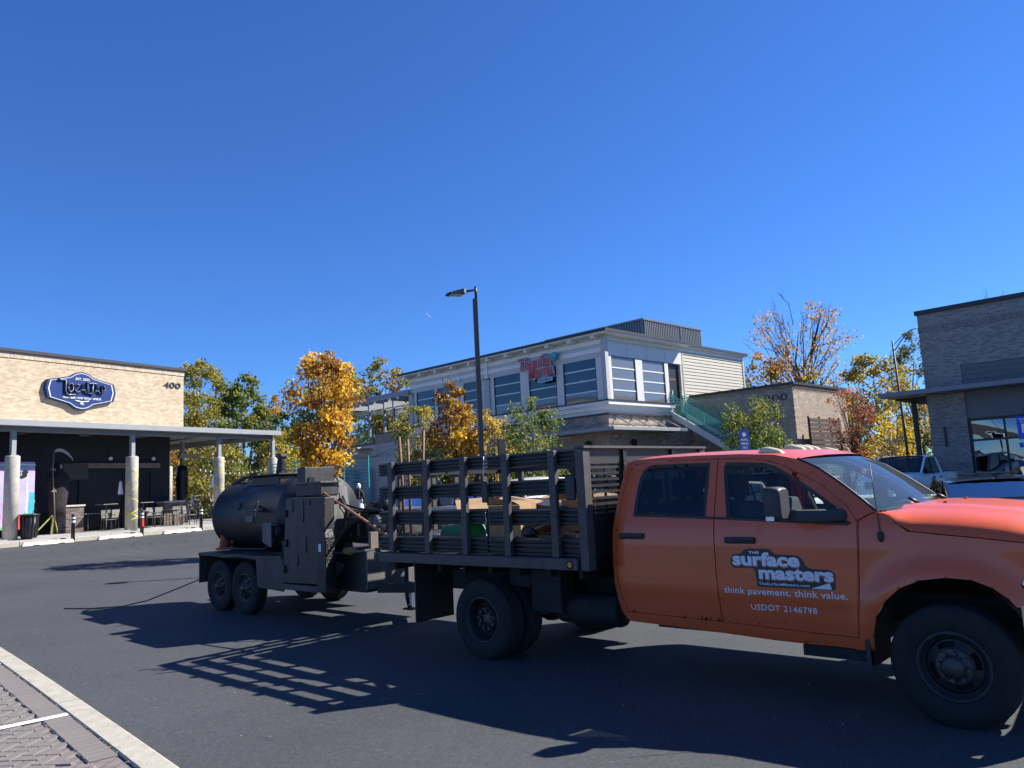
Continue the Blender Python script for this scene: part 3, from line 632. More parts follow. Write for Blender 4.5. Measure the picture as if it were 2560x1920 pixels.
# back of the cab with its window
mb = MB(); bl = [(1.744, .495), (1.619, .678), (1.595, .95), (1.604, 1.244), (1.63, 1.42)]
loft(mb, [[(x, u*(Sf(max(x, 1.6), z)-.002), z) for u in (-1, -.5, 0, .5, 1)] for x, z in bl]); mb.build('cab_back', 'orange_paint', truck)
MB().box(1.69, 1.735, -.80, -.70, 1.42, 1.85).box(1.69, 1.735, .70, .80, 1.42, 1.85).box(1.73, 1.79, -.77, .77, 1.83, 1.915).build('back_pillar', 'orange_paint', truck)
MB().box(1.672, 1.678, -.70, .70, 1.42, 1.85).build('back_glass', 'cab_glass', truck)
MB().box(1.664, 1.684, -.02, .02, 1.42, 1.85).box(1.664, 1.684, -.28, -.25, 1.42, 1.85).box(1.664, 1.684, .25, .28, 1.42, 1.85).build('back_window_bar', 'black_plastic', truck)
# hood with raised centre
mb = MB(); secs = []
hx = [4.03, 4.08, 4.14, 4.22, 4.35, 4.5, 4.65, 4.8, 4.9, 4.98, 5.06, 5.12, 5.16]
for x in hx:
    zs = interp(x, [4.0, 4.075, 4.13, 4.205, 4.384, 4.625, 4.883, 5.0, 5.16], [1.442, 1.425, 1.362, 1.308, 1.289, 1.266, 1.236, 1.21, 1.12])
    zc = interp(x, [4.03, 4.2, 4.5, 4.8, 5.0, 5.1, 5.16], [1.47, 1.475, 1.465, 1.43, 1.37, 1.30, 1.22]); ys = Sf(min(x, 5.05), zs)-.004
    row = []
    for u in (-1, -.985, -.95, -.88, -.78, -.66, -.62, -.56, -.3, 0, .3, .56, .62, .66, .78, .88, .95, .985, 1):
        au = abs(u); k = (1-au**5)**.55 if au < 1 else 0; z = zs+(zc-.018-zs)*k
        z += .018*(1-min(1, max(0, (au-.56)/.1)))
        row.append((x, u*ys, z))
    secs.append(row)
loft(mb, secs); mb.build('hood', 'orange_paint', truck)
MB().prism([(3.93, -.9), (4.05, -.9), (4.16, -.5), (4.18, 0), (4.16, .5), (4.05, .9), (3.93, .9), (4.02, .5), (4.05, 0), (4.02, -.5)], 1.425, 1.45, 'z').build('cowl', 'black_plastic', truck)
for y in (-.33, .33): MB().box(4.30, 4.33, y-.012, y+.012, 1.468, 1.486).build('washer_nozzle', 'orange_paint', truck, bev=.004)
for a, b, c in (((3.97, -.78, 1.47), (4.06, -.32, 1.50), (4.11, .12, 1.492)), ((4.03, .05, 1.51), (4.09, .4, 1.50), (4.04, .72, 1.475))):
    w = MB().tube([a, b, c], .011, 5).build('wiper', 'black_plastic', truck); MB().tube([Vector(b)+Vector((0, -.02, .01)), Vector(b)+Vector((.06, .02, -.03))], .018, 6).build('wiper_arm', 'black_plastic', w)
# nose: grille, headlamps, bumper
MB().box(4.98, 5.10, -.62, .62, .80, 1.20).build('grille', 'black_plastic', truck, bev=.02)
MB().box(5.08, 5.13, -.05, .05, .80, 1.21).box(5.08, 5.13, -.62, -.06, .98, 1.05).box(5.08, 5.13, .06, .62, .98, 1.05).build('grille_bar', 'chrome', truck, bev=.01)
for s in (-1, 1):
    mb = MB(); loft(mb, [[(x, s*y, z) for z, y in ((z0, yy-.06), (z0, yy), (z1, yy-.012), (z1, yy-.08))] for x, yy, z0, z1 in ((4.848, .985, .968, .985), (4.90, .972, .90, 1.09), (4.97, .94, .87, 1.19), (5.06, .84, .87, 1.19), (5.10, .66, .88, 1.17))], close=True, smooth=False); mb.build('headlight', 'headlamp', truck)
mb = MB(); loft(mb, [[(x, y, .56), (x+.03, y, .70), (x, y, .85), (x-.05, y, .85), (x-.05, y, .56)] for x, y in ((4.88, -1.0), (5.05, -.98), (5.17, -.75), (5.22, 0), (5.17, .75), (5.05, .98), (4.88, 1.0))], close=True); mb.build('front_bumper', 'chrome', truck)
# roof clearance lamps
for y in (-.67, -.17, 0, .17, .67):
    mb = MB(); loft(mb, [[(3.12-.0+dx, y+dy, interp(0, [0], [0])+roof_edge(3.12+dx)+.04*(1-abs(y/.79)**3.2)-.006+h) for dy, h in ((-w, 0), (-w*.8, hh*.7), (-w*.3, hh), (w*.3, hh), (w*.8, hh*.7), (w, 0))] for dx, w, hh in ((-.10, .028, .01), (-.07, .045, .045), (-.01, .052, .055), (.08, .05, .035), (.13, .042, .008))], close=True); mb.build('clearance_lamp', 'lamp_cream', truck)
# aerial on the near fender
an = MB().sphere((4.025, -1.0, 1.268), .04, 10, 8, (.55, .5, 1.0)).build('aerial', 'black_plastic', truck); MB().tube([(4.025, -1.0, 1.3), (4.0, -.95, 1.55), (3.975, -.90, 1.80)], .0035, 5).build('whip', 'dark_metal', an)
# cabin: floor, seats, dash, wheel
MB().box(1.7, 3.9, -.88, .88, .55, .62).build('cab_floor', 'interior_dark', truck)
for s in (-1, 1): MB().box(1.78, 3.75, s*.90, s*.86, .62, 1.36).build('door_card', 'interior_dark', truck)
loft(MB(), [[(x, y, z) for x, z in ((3.62, 1.0), (3.60, 1.33), (3.72, 1.41), (3.96, 1.425), (3.98, 1.0))] for y in (-.88, .88)], close=True, smooth=False).build('dashboard', 'interior_dark', truck, bev=.02)
def seat(x, y, w, nm='seat', mt='seat_grey', head=True):
    e = MB(); loft(e, [[(x+dx*1.0, y+u*w/2, z) for dx, z in ((.0, .95), (.5, 1.0), (.52, 1.06), (.05, 1.05))] for u in (-1, 1)], close=True, smooth=False); so = e.build(nm, mt, truck, bev=.03)
    b = MB(); loft(b, [[(x-.02, y+u*w/2, 1.0), (x+.12, y+u*w/2, 1.0), (x+.0, y+u*w/2*.92, 1.52), (x-.12, y+u*w/2*.92, 1.52)] for u in (-1, 1)], close=True, smooth=False); b.build('backrest', mt, so, bev=.035, seg=2)
    if head: MB().box(x-.16, x-.05, y-.13, y+.13, 1.56, 1.76).box(x-.11, x-.09, y-.06, y-.045, 1.5, 1.57).box(x-.11, x-.09, y+.045, y+.06, 1.5, 1.57).build('headrest', mt, so, bev=.03, seg=2)
seat(2.78, -.42, .55); seat(2.78, .42, .55); seat(1.86, -.42, .62, 'rear_seat'); seat(1.86, .42, .62, 'rear_seat')
sw_ = MB().lathe([(.18, -.012), (.195, 0), (.18, .012), (.168, 0)], (0, 0, 0), 'x', 20, close=True).box(-.01, .01, -.17, .17, -.02, .02).box(-.01, .01, -.02, .02, -.17, 0)
sw_.xf(Matrix.Translation((3.42, .42, 1.34)) @ Matrix.Rotation(R(-25), 4, 'Y')).build('steering_wheel', 'black_plastic', truck)
MB().box(2.35, 2.62, -.75, -.3, 1.1, 1.5).build('seat_bag', mat('pattern_cloth', (.16, .17, .2), .9, var=.9, vscale=14), truck, bev=.06, seg=2)
# chassis
for s in (-1, 1): MB().box(-1.75, 4.9, s*.36, s*.46, .58, .80).build('frame_rail', 'under_black', truck)
MB().box(-.1, .1, -.9, .9, .33, .48).sphere((0, 0, .41), .19, 12, 8).build('rear_axle', 'under_black', truck)
MB().box(4.32, 4.44, -.8, .8, .34, .44).build('front_axle', 'under_black', truck)
MB().box(2.0, 3.85, -.85, .85, .45, .56).build('underbody', 'under_black', truck)
MB().lathe([(0, .80), (.135, .80), (.145, .83), (.145, 1.52), (.135, 1.55), (0, 1.55)], (0, -.74, .53), 'x', 18).build('fuel_tank', 'under_black', truck)
MB().box(.55, .95, -.95, -.72, .50, .92).box(.2, .5, -.9, -.7, .72, .93).build('toolbox_bracket', 'under_black', truck, bev=.01)
for s in (-1, 1):
    MB().box(3.35, 3.86, s*.80, s*.93, .36, .44).build('step_bracket', 'under_black', truck)
    MB().tube([(-.75, s*.52, .62), (-.3, s*.55, .46), (0, s*.56, .42), (.4, s*.55, .46), (.85, s*.52, .62)], .04, 6).build('leaf_spring', 'under_black', truck)
# ---- wheels
def tyre_mesh(r, rim, w):
    h = w/2; n = 40
    prof = [(rim, -h*.72), (rim+.02, -h*.92), ((r+rim)/2, -h), (r-.035, -h*.95), (r-.008, -h*.80), (r, -h*.70), (r, -h*.36), (r-.012, -h*.34), (r-.012, -h*.28), (r, -h*.26), (r, -h*.05), (r-.012, -h*.03), (r-.012, h*.03), (r, h*.05), (r, h*.26), (r-.012, h*.28), (r-.012, h*.34), (r, h*.36), (r, h*.70), (r-.008, h*.80), (r-.035, h*.95), ((r+rim)/2, h), (rim+.02, h*.92), (rim, h*.72)]
    return MB().lathe(prof, (0, 0, 0), 'y', n)
def rim_mesh(rim, w, dish, holes, hub=True, n=48):
    """outer side is -y; dish is the depth of the disc behind the rim edge"""
    h = w/2; mb = MB().lathe([(rim+.012, -h*.86), (rim+.002, -h*.92), (rim-.012, -h*.86), (rim-.02, -h*.6), (rim-.035, -h+dish*.8)], (0, 0, 0), 'y', n)
    mb.lathe([(rim-.035, -h+dish*.8), (rim-.05, -h+dish), (rim*.78, -h+dish)], (0, 0, 0), 'y', n)
    # disc with hand holes: ring of sectors, every hole sector left open over its middle
    r0, r1 = rim*.52, rim*.78; d0, d1 = -h+dish*.55, -h+dish
    k = holes*6; vs = []; fs = []
    rr = [r0, r0+(r1-r0)*.22, r0+(r1-r0)*.8, r1]; dd = [d0, d0+(d1-d0)*.3, d0+(d1-d0)*.9, d1]
    for a in range(k):
        t = 2*math.pi*a/k; vs += [(r_*math.cos(t), d_, r_*math.sin(t)) for r_, d_ in zip(rr, dd)]
    for a in range(k):
        b = (a+1) % k
        for q in range(3):
            if q == 1 and a % 6 in (1, 2, 3): continue
            fs.append((a*4+q, b*4+q, b*4+q+1, a*4+q+1))
    mb.add(vs, fs, True)
    mb.lathe([(r0, d0), (r0*.55, d0), (r0*.5, d0-.01)], (0, 0, 0), 'y', n)
    return mb
def wheel(name, loc, parent, r=.405, rim=.222, w=.245, dish=.09, holes=4, lugs=8, hubr=.075, huby=-.06, flip=1):
    e = empty(name, loc, 0, parent); e.rotation_euler = (0, .35, 0 if flip > 0 else math.pi)
    tyre_mesh(r, rim, w).build('tyre', 'tyre', e); h = w/2
    ri = rim_mesh(rim, w, dish, holes).build('rim', 'rim_black', e, fixn=False)
    d0 = -h+dish*.55
    MB().lathe([(rim*.5, d0-.004), (hubr*1.05, d0-.006), (hubr, d0+huby), (hubr*.8, d0+huby-.012), (0, d0+huby-.012)], (0, 0, 0), 'y', 24).build('hub', 'hub_steel', e, fixn=False)
    for k in range(lugs):
        t = 2*math.pi*k/lugs+.2; MB().cyl((rim*.41*math.cos(t), d0-.035, rim*.41*math.sin(t)), .016, .035, 'y', 6).build('lug_nut', 'hub_steel', ri)
    MB().cyl((0, .0, 0), rim-.04, .02, 'y', 24).build('brake_drum', 'under_black', e)
    return e
for s in (-1, 1):
    wheel('front_wheel', (4.40, s*.90, .405), truck, flip=-s, huby=-.05, dish=.075, hubr=.07)
    wheel('rear_wheel', (0, s*1.03, .405), truck, flip=-s, dish=.15, huby=.01, hubr=.08)
    wheel('inner_rear_wheel', (0, s*.74, .405), truck, flip=-s, lugs=0)
    MB().box(-1.04, -1.02, s*.62, s*1.19, .31, .95).build('mud_flap', 'black_plastic', truck)
# ---- stake bed
MB().box(-1.78, 1.38, -1.10, 1.10, .98, 1.055).build('bed_floor', 'bed_black', truck)
for i in range(8): MB().box(-1.6+i*.41, -1.55+i*.41, -1.05, 1.05, .86, .98).build('cross_member', 'under_black', truck)
for s in (-1, 1):
    r_ = MB().box(-1.80, 1.375, s*1.10, s*1.2, .952, 1.062).build('rub_rail', 'stake_brown', truck, bev=.008)
    for x, mt in ((-1.74, 'bed_black'), (1.29, 'amber')):
        MB().cyl((x, s*1.2-(.008 if s < 0 else 0), 1.005), .033 if x < 0 else .026, .008, 'y', 14).build('side_marker', mt, r_)
        MB().lathe([(.03, 0), (.042, 0), (.042, .006), (.03, .006)], (x, s*1.2-(.006 if s < 0 else 0), 1.005), 'y', 16, close=True).build('marker_ring', 'dark_metal', r_)
MB().box(-1.80, -1.782, -1.1, 1.1, .952, 1.055).build('tail_sill', 'stake_brown', truck)
ROWS = ((1.945, 2.095), (1.668, 1.822), (1.375, 1.537), (1.075, 1.253))
def slat_prof(z0, z1, y, s):
    """corrugated strip: outer ribs proud of the web"""
    n = 4; h = (z1-z0); out = []; t = .030
    pts = [(z0, 0)]
    for k in range(n):
        a = z0+h*(k+.16)/n; b = z0+h*(k+.30)/n; c = z0+h*(k+.70)/n; d = z0+h*(k+.84)/n
        pts += [(a, 0), (b, t), (c, t), (d, 0)]
    pts += [(z1, 0)]
    return [(y+s*dy, z) for z, dy in pts]+[(y-s*.004, z) for z, dy in pts[::-1]]
def slat(a, b, z0, z1, y, s, axis='x', jog=0):
    p = slat_prof(z0+jog, z1+jog, y, s); mb = MB().prism(p, a, b, 'x')
    if axis == 'y': mb.xf(Matrix(((0, 1, 0, 0), (1, 0, 0, 0), (0, 0, 1, 0), (0, 0, 0, 1))))
    return mb
for s in (-1, 1):
    for z0, z1 in ROWS:
        for a, b, j in ((-1.775, .112, 0), (.135, 1.385, -.012)):
            slat(a, b, z0, z1, s*1.088, s, 'x', j).build('slat', 'bed_black', truck)
    for k, x in enumerate((-1.47, -.81, -.18, .46, 1.10)):
        mb = MB().box(x-.042, x+.042, s*1.122, s*1.178, 1.064, 2.10-.006*k); st_ = mb.build('stake', 'stake_brown', truck, bev=.006)
        for zz in (1.16, 1.45, 1.74, 2.02): MB().cyl((x, s*1.178-(.006 if s < 0 else 0), zz), .008, .006, 'y', 6).build('bolt', 'dark_metal', st_)
    MB().box(.08, .17, s*1.12, s*1.15, 1.60, 1.82).build('latch', 'dark_metal', truck, bev=.01); MB().box(1.24, 1.36, s*1.12, s*1.15, 1.60, 1.84).build('latch', 'dark_metal', truck, bev=.01)
    MB().box(1.40, 1.50, s*1.06, s*1.175, .95, 2.075).build('head_post', 'stake_brown', truck, bev=.006)
MB().tube([(.125, -1.135, 2.08), (.12, -1.14, 1.9), (.13, -1.14, 1.62)], .007, 5).tube([(.12, -1.14, 1.5), (.135, -1.142, 1.42), (.12, -1.14, 1.36), (.13, -1.142, 1.28)], .005, 5).build('chain', 'bright_metal', truck)
for z0, z1 in ROWS:
    for a, b in ((-1.09, -.02), (.02, 1.09)): slat(a, b, z0, z1, -1.775, -1, 'y').build('slat', 'bed_black', truck)
for y in (-.75, -.2, .2, .75): MB().box(-1.84, -1.795, y-.035, y+.035, 1.064, 2.10).build('stake', 'stake_brown', truck, bev=.006)
# headboard: top plate, slotted screen, lower plate
MB().box(1.40, 1.52, -1.175, 1.175, 2.077, 2.10).build('head_cap', 'stake_brown', truck)
MB().box(1.44, 1.47, -1.05, 1.05, 1.93, 2.07).build('head_plate', 'bed_black', truck)
MB().box(1.44, 1.47, -1.05, 1.05, 1.06, 1.46).build('head_plate', 'bed_black', truck)
for i in range(8): MB().box(1.445, 1.465, -1.055, 1.055, 1.478+i*.058, 1.503+i*.058).build('head_bar', 'bed_black', truck)
for i in range(10): MB().box(1.437, 1.443, -1.0+i*.22, -.965+i*.22, 1.46, 1.93).build('head_strap', 'bed_black', truck)
MB().box(1.40, 1.50, -.50, -.44, 1.06, 2.07).box(1.40, 1.50, .44, .50, 1.06, 2.07).build('head_brace', 'dark_metal', truck)
# ---- lettering on the near door
def on_door(u, v, w): return (u, -(Sf(u, v)+.0025+w), v)
for s in (-1,):
    BG = [(2.836, 1.03), (2.836, 1.085), (2.86, 1.12), (2.93, 1.125), (2.955, 1.155), (3.0, 1.165), (3.18, 1.165), (3.215, 1.125), (3.40, 1.12), (3.44, 1.09), (3.455, 1.045), (3.49, 1.022), (3.64, 1.02), (3.678, .99), (3.668, .868), (3.05, .868), (3.045, .99), (3.03, 1.012), (2.86, 1.008)]
    lb = panel(MB(), round_poly(BG, .018, 3), lambda x, z, d: on_door(x, z, -.001), .05).build('logo_panel', 'decal_dark', truck, weld=True, label='dark company logo panel with grey lettering on the front door')
    def lay(txt, x0, x1, z0, z1, m_, off, w, sp=1.):
        text_fit(txt, x0, x1, z0, z1, lambda u, v, q: on_door(u, v, w), 0, off, 0, sp).build('lettering', m_, lb)
    lay('surface', 2.858, 3.418, 1.022, 1.128, 'decal_orange', .045, .0004); lay('surface', 2.853, 3.413, 1.031, 1.139, 'decal_white', .04, .0012)
    lay('masters', 3.078, 3.668, .92, 1.013, 'decal_orange', .045, .0004); lay('masters', 3.073, 3.662, .929, 1.022, 'decal_white', .04, .0012)
    lay('THE', 3.0, 3.088, 1.124, 1.146, 'decal_white', .03, .0012); lay('TheSurfaceMasters.com', 3.066, 3.476, .884, .906, 'decal_white', .012, .0012)
    panel(MB(), [(3.487, .874), (3.642, .874), (3.636, .9), (3.628, .921), (3.58, .905)], lambda x, z, d: on_door(x, z, .0018), .03).build('page_curl', 'decal_white', lb)
    text_fit('think pavement. think value.', 2.757, 3.75, .79, .857, lambda u, v, q: on_door(u, v, 0), 0, .012, 0, 1.05).build('lettering', 'decal_white', truck)
    text_fit('USDOT 2146798', 2.973, 3.505, .682, .729, lambda u, v, q: on_door(u, v, 0), 0, .008, 0, 1.1).build('lettering', 'decal_white', truck)

    for k, (x, z, a, b) in enumerate(((2.735, 1.16, .012, .006), (2.722, 1.12, .008, .010), (2.745, 1.085, .010, .004), (2.73, .985, .007, .009), (2.752, .95, .006, .006), (2.66, 1.02, .005, .008), (3.24, .60, .006, .010), (3.02, .575, .02, .006), (2.42, 1.35, .006, .005), (3.62, 1.03, .006, .005), (3.1, 1.31, .003, .014), (3.13, 1.31, .003, .012), (1.72, 1.36, .008, .006), (1.74, .64, .012, .007))):
        panel(MB(), [(x+a*math.cos(t*1.05+k)*(.7+.3*math.sin(t*2+k)), z+b*math.sin(t*1.05+k)) for t in range(6)], lambda x, z, d: on_door(x, z, -.0012), .05).build('paint_chip', 'rust', truck)
survey(truck)

# ================================================================== black sealing kettle trailer behind the truck
mat('kettle_black', (.014, .014, .016), .48, var=.45, vscale=3, bump=.12, bscale=30, dirt_sheen=(.05, .044, .04), dscale=2.2, dthr=.55)
mat('kettle_panel', (.046, .042, .039), .55, var=.35, vscale=7, streak=.16, bump=.1, bscale=30, dirt_sheen=(.025, .023, .023), dscale=3, dthr=.52)
mat('kettle_grey', (.13, .126, .118), .65, var=.4, vscale=8, streak=.14, bump=.15, bscale=40, dirt_sheen=(.04, .038, .036), dscale=4, dthr=.52)
mat('tar', (.012, .012, .012), .3, var=.3, vscale=20, bump=1., bscale=45)
mat('engine_grey', (.12, .12, .125), .4, metal=.6, var=.5, vscale=12)
mat('rubber', (.012, .012, .012), .6)
mat('copper', (.45, .2, .09), .45, metal=.3, var=.2, vscale=10)
mat('red_cone', (.6, .09, .03), .5, var=.1)
TR0 = Vector((.28, 9.072, 0))+Vector((math.cos(R(-41.79)), math.sin(R(-41.79)), 0))*-6.25
trl = thing('kettle_trailer', 'black tandem axle tar kettle trailer with round tank, coated in soot, hitched behind the truck', 'trailer', (TR0.x, TR0.y, .03), R(-41.79))
def tb(mb, name, mt, parent=None, **k):
    mb.xf(Matrix.Translation((6.25, 0, 0))); return mb.build(name, mt, parent or trl, **k)
# frame and tongue
for s in (-1, 1):
    tb(MB().box(-7.25, -2.6, s*.55, s*.63, .52, .66), 'frame_rail', 'kettle_black')
    tb(MB().bar((-2.62, s*.55, .50), (-1.98, s*.06, .47), .07, .12), 'tongue_rail', 'kettle_black')
tb(MB().box(-2.12, -1.86, -.06, .06, .44, .54).sphere((-1.86, 0, .50), .06, 10, 8), 'coupler', 'kettle_black')
tb(MB().tube([(-2.45, -.2, .8), (-2.45, -.2, .35), (-2.40, -.2, .22)], .03, 8).box(-2.48, -2.3, -.26, -.14, .19, .21), 'jack', 'dark_metal')
tb(MB().tube([(-2.3, -.3, .56), (-2.0, -.22, .52), (-1.75, -.16, .50)], .013, 6), 'safety_chain', 'bright_metal')
tb(MB().tube([(-2.28, -.28, .52), (-2.27, -.28, .34), (-2.24, -.3, .28), (-2.29, -.31, .26)], .012, 6), 'chain_hook', 'bright_metal')
tb(MB().box(-7.25, -2.62, -.54, .54, .84, .90), 'deck', 'kettle_black')
# fenders
for s in (-1, 1):
    mb = MB(); loft(mb, [[(x, s*.52, z), (x, s*.93, z), (x, s*.93, z-.045), (x, s*.92, z-.05), (x, s*.52, z-.02)] for x, z in ((-7.31, .90), (-6.9, .905), (-6.4, .885), (-5.9, .905), (-5.3, .885), (-4.5, .90))], close=True, smooth=False); tb(mb, 'fender_top', 'kettle_panel')
    tb(MB().box(-7.31, -7.28, s*.52, s*.92, .42, .86), 'fender_end', 'kettle_panel')
    tb(MB().box(-7.28, -4.5, s*.50, s*.52, .42, .86), 'fender_back', 'under_black')
    tb(MB().prism([(-5.22, .44), (-4.45, .41), (-4.45, .86), (-5.27, .85)], s*.90, s*.925), 'fender_panel', 'kettle_panel')
    for x in (-5.81, -6.71):
        e = wheel('trailer_wheel', (x+6.25, s*.76, .39), trl, r=.395, rim=.21, w=.2, dish=.05, holes=8, lugs=6, hubr=.05, huby=-.05, flip=-s)
    tb(MB().box(-6.8, -5.7, s*.42, s*.5, .36, .44), 'axle_spring', 'under_black')
# tank
tz, tr = 1.45, .575
prof = [(0, -7.86), (.22, -7.84), (.40, -7.79), (.50, -7.71), (tr, -7.60), (tr, -7.585), (tr+.006, -7.58), (tr+.006, -7.55), (tr, -7.545), (tr, -5.3), (tr+.008, -5.29), (tr+.008, -5.24), (tr, -5.23), (tr, -4.7), (0, -4.69)]
tank = tb(MB().lathe(prof, (0, 0, tz), 'x', 48), 'tank', 'kettle_black')
for x in (-7.2, -5.4): tb(MB().box(x, x+.1, -.42, .42, .88, 1.1), 'tank_saddle', 'kettle_black')
h = tb(MB().box(-6.65, -5.68, -.30, .30, 1.86, 2.08), 'hatch', 'kettle_black', bev=.02)
tb(MB().box(-6.70, -5.63, -.34, .34, 2.082, 2.11), 'hatch_lid', 'kettle_black', h, bev=.008); tb(MB().tube([(-5.9, -.15, 2.11), (-5.9, -.15, 2.17), (-5.72, -.15, 2.17), (-5.72, -.15, 2.11)], .012, 6), 'hatch_handle', 'dark_metal', h)
tb(MB().tube([(-6.38, .1, 2.1), (-6.38, .1, 2.16), (-6.36, .1, 2.3), (-6.34, .1, 2.40)], [.09, .085, .075, .07], 10).prism([(-6.44, 2.38), (-6.28, 2.36), (-6.25, 2.41), (-6.30, 2.46), (-6.44, 2.46)], .04, .16), 'exhaust_stack', 'kettle_black', bev=.01)
tb(MB().tube([(-6.95, -.05, 1.96), (-6.95, -.05, 2.07), (-7.02, -.05, 2.11), (-7.4, -.08, 2.09), (-7.72, -.1, 2.02), (-7.92, -.12, 1.9), (-7.97, -.12, 1.72)], .036, 10), 'overflow_pipe', 'kettle_black')
tb(MB().lathe([(.05, 0), (.05, .05), (0, .05)], (-6.95, -.05, 2.09), 'z', 10), 'pipe_cap', 'kettle_black')
tb(MB().tube([(-6.75, -.2, 1.93), (-6.72, -.2, 2.0), (-6.66, -.2, 1.95)], .012, 6), 'lifting_eye', 'dark_metal')
# crank valve on the tank flank
tb(MB().cyl((-5.72, -.70, 1.55), .035, .16, 'y', 10).bar((-5.70, -.71, 1.44), (-5.60, -.71, 1.68), .012, .04).sphere((-5.66, -.74, 1.55), .03, 8, 6), 'valve_crank', 'kettle_grey')
tb(MB().cyl((-5.9, -.63, 1.57), .055, .1, 'y', 14), 'thermometer_well', 'kettle_black')
tb(MB().box(-7.63, -7.45, -.6, -.5, 1.5, 1.55).cyl((-7.5, -.66, 1.53), .03, .1, 'y', 8), 'tank_clamp', 'kettle_grey')
tb(MB().box(-5.32, -5.05, -.78, -.5, 1.33, 1.36).prism([(-5.32, 1.08), (-5.05, 1.0), (-5.05, 1.33), (-5.32, 1.33)], -.79, -.77), 'burner_shield', 'kettle_grey')
tb(MB().cyl((-5.1, -.74, 1.22), .09, .24, 'y', 14), 'burner', 'kettle_black')
# firebox with chimney
tb(MB().box(-4.68, -3.80, -.62, -.20, .9, 1.72), 'firebox', 'kettle_panel', bev=.01)
ch = tb(MB().box(-4.65, -4.43, -.56, -.03, 1.722, 2.15), 'chimney', 'kettle_panel', bev=.01)
tb(MB().box(-4.42, -3.72, -.72, -.42, 1.73, 1.90), 'pump_box', 'kettle_panel', ch, bev=.006); tb(MB().box(-4.42, -3.68, -.75, -.40, 1.902, 1.925), 'pump_lid', 'kettle_grey', ch)
tb(MB().box(-4.425, -4.41, -.50, -.40, 1.93, 2.0), 'hinge', 'dark_metal', ch)
tb(MB().prism([(-3.80, .95), (-3.62, .95), (-3.68, 1.45), (-3.76, 1.84), (-3.80, 1.84)], -.60, -.26), 'hopper_face', 'kettle_grey')
tb(MB().tube([(-3.6, -.58, 2.0), (-3.45, -.60, 1.92), (-3.45, -.60, 1.84), (-3.6, -.58, 1.88)], .012, 6), 'handle', 'dark_metal')
# big front side cabinet
cb_ = tb(MB().prism([(-4.22, .56), (-3.30, .575), (-3.10, 1.30), (-3.08, 1.70), (-4.10, 1.71)], -1.06, -.90), 'side_cabinet', 'kettle_panel', bev=.008)
tb(MB().box(-4.25, -3.2, -1.05, -.86, .47, .55), 'cabinet_sill', 'stake_brown', bev=.005)
tb(MB().prism([(-3.30, .50), (-3.06, .47), (-3.05, 1.18), (-3.12, 1.32), (-3.24, 1.2)], -1.075, -.93), 'tar_crust', 'tar', cb_, bev=.01)
tb(MB().prism([(-3.22, 1.2), (-3.1, 1.3), (-3.07, 1.66), (-3.17, 1.5)], -1.066, -1.061), 'tar_spatter', 'tar', cb_)
tb(MB().box(-3.22, -3.16, -1.079, -1.076, 1.0, 1.1), 'label_plate', 'decal_white', cb_)
# forward deck, engine and pump
tb(MB().box(-3.5, -2.62, -.74, .74, .46, .985), 'front_locker', 'kettle_black', bev=.01)
tb(MB().prism([(-3.5, .93), (-3.05, .94), (-2.58, .99), (-2.58, 1.015), (-3.05, .965), (-3.5, .955)], -.78, .78), 'locker_lid', 'kettle_grey')
tb(MB().prism([(-3.30, .62), (-3.16, .72), (-3.12, .80), (-3.30, .84)], -.765, -.745), 'gusset', 'kettle_grey')
tb(MB().prism([(-.74, .50), (.74, .50), (.74, 1.01), (-.74, 1.01)], -2.615, -2.585, 'x'), 'locker_front', 'kettle_grey')
eb = tb(MB().box(-3.62, -2.98, -.42, .3, 1.06, 1.48), 'engine_housing', 'kettle_black', bev=.01)
for i in range(5): tb(MB().box(-3.55+i*.1, -3.50+i*.1, -.432, -.421, 1.15, 1.40), 'cooling_slot', 'kettle_grey' if i % 2 else 'under_black', eb)
tb(MB().lathe([(0, 0), (.13, 0), (.15, .03), (.15, .25), (.12, .30), (0, .30)], (-2.80, -.5, 1.30), 'y', 16), 'engine', 'engine_grey')
tb(MB().box(-2.98, -2.62, -.35, .25, 1.1, 1.44), 'engine_block', 'engine_grey', bev=.03)
tb(MB().tube([(-2.86, -.40, 1.13), (-2.86, -.42, 1.0), (-2.80, -.44, .88)], .035, 8), 'exhaust_hose', 'rubber')
tb(MB().lathe([(0, 0), (.09, 0), (.09, .22), (0, .24)], (-2.75, -.3, 1.44), 'z', 14), 'air_filter', 'black_plastic')
tb(MB().box(-3.35, -2.7, -.45, .3, 1.482, 1.505), 'engine_cover', 'kettle_grey')
tb(MB().tube([(-3.5, -.62, 1.62), (-3.3, -.66, 1.66), (-3.12, -.68, 1.5), (-3.2, -.7, 1.2), (-3.4, -.72, .95)], .028, 8), 'hose', 'rubber')
tb(MB().tube([(-3.5, -.66, .93), (-3.2, -.7, 1.15), (-3.05, -.66, 1.35), (-2.9, -.6, 1.42)], .06, 8), 'hose', 'rubber')
tb(MB().tube([(-3.5, -.5, 1.7), (-3.3, -.58, 1.58), (-3.0, -.55, 1.52), (-2.6, -.5, 1.5), (-2.4, -.4, 1.38), (-2.45, -.3, 1.1)], .016, 6), 'hose', 'rubber')
tb(MB().tube([(-3.5, -.55, 1.75), (-3.42, -.6, 1.55), (-3.3, -.6, 1.45), (-2.9, -.56, 1.5)], .012, 6), 'hose', 'rubber')
tb(MB().tube([(-3.2, -.3, 1.52), (-3.0, -.35, 1.60), (-2.85, -.35, 1.56), (-2.7, -.3, 1.52)], .02, 6).cyl((-2.95, -.3, 1.52), .09, .08, 'y', 12), 'throttle_linkage', 'dark_metal')
tb(MB().box(-2.72, -2.66, -.62, -.50, .93, 1.22).box(-2.72, -2.60, -.62, -.50, .93, .96), 'wooden_block', 'wood_grey')
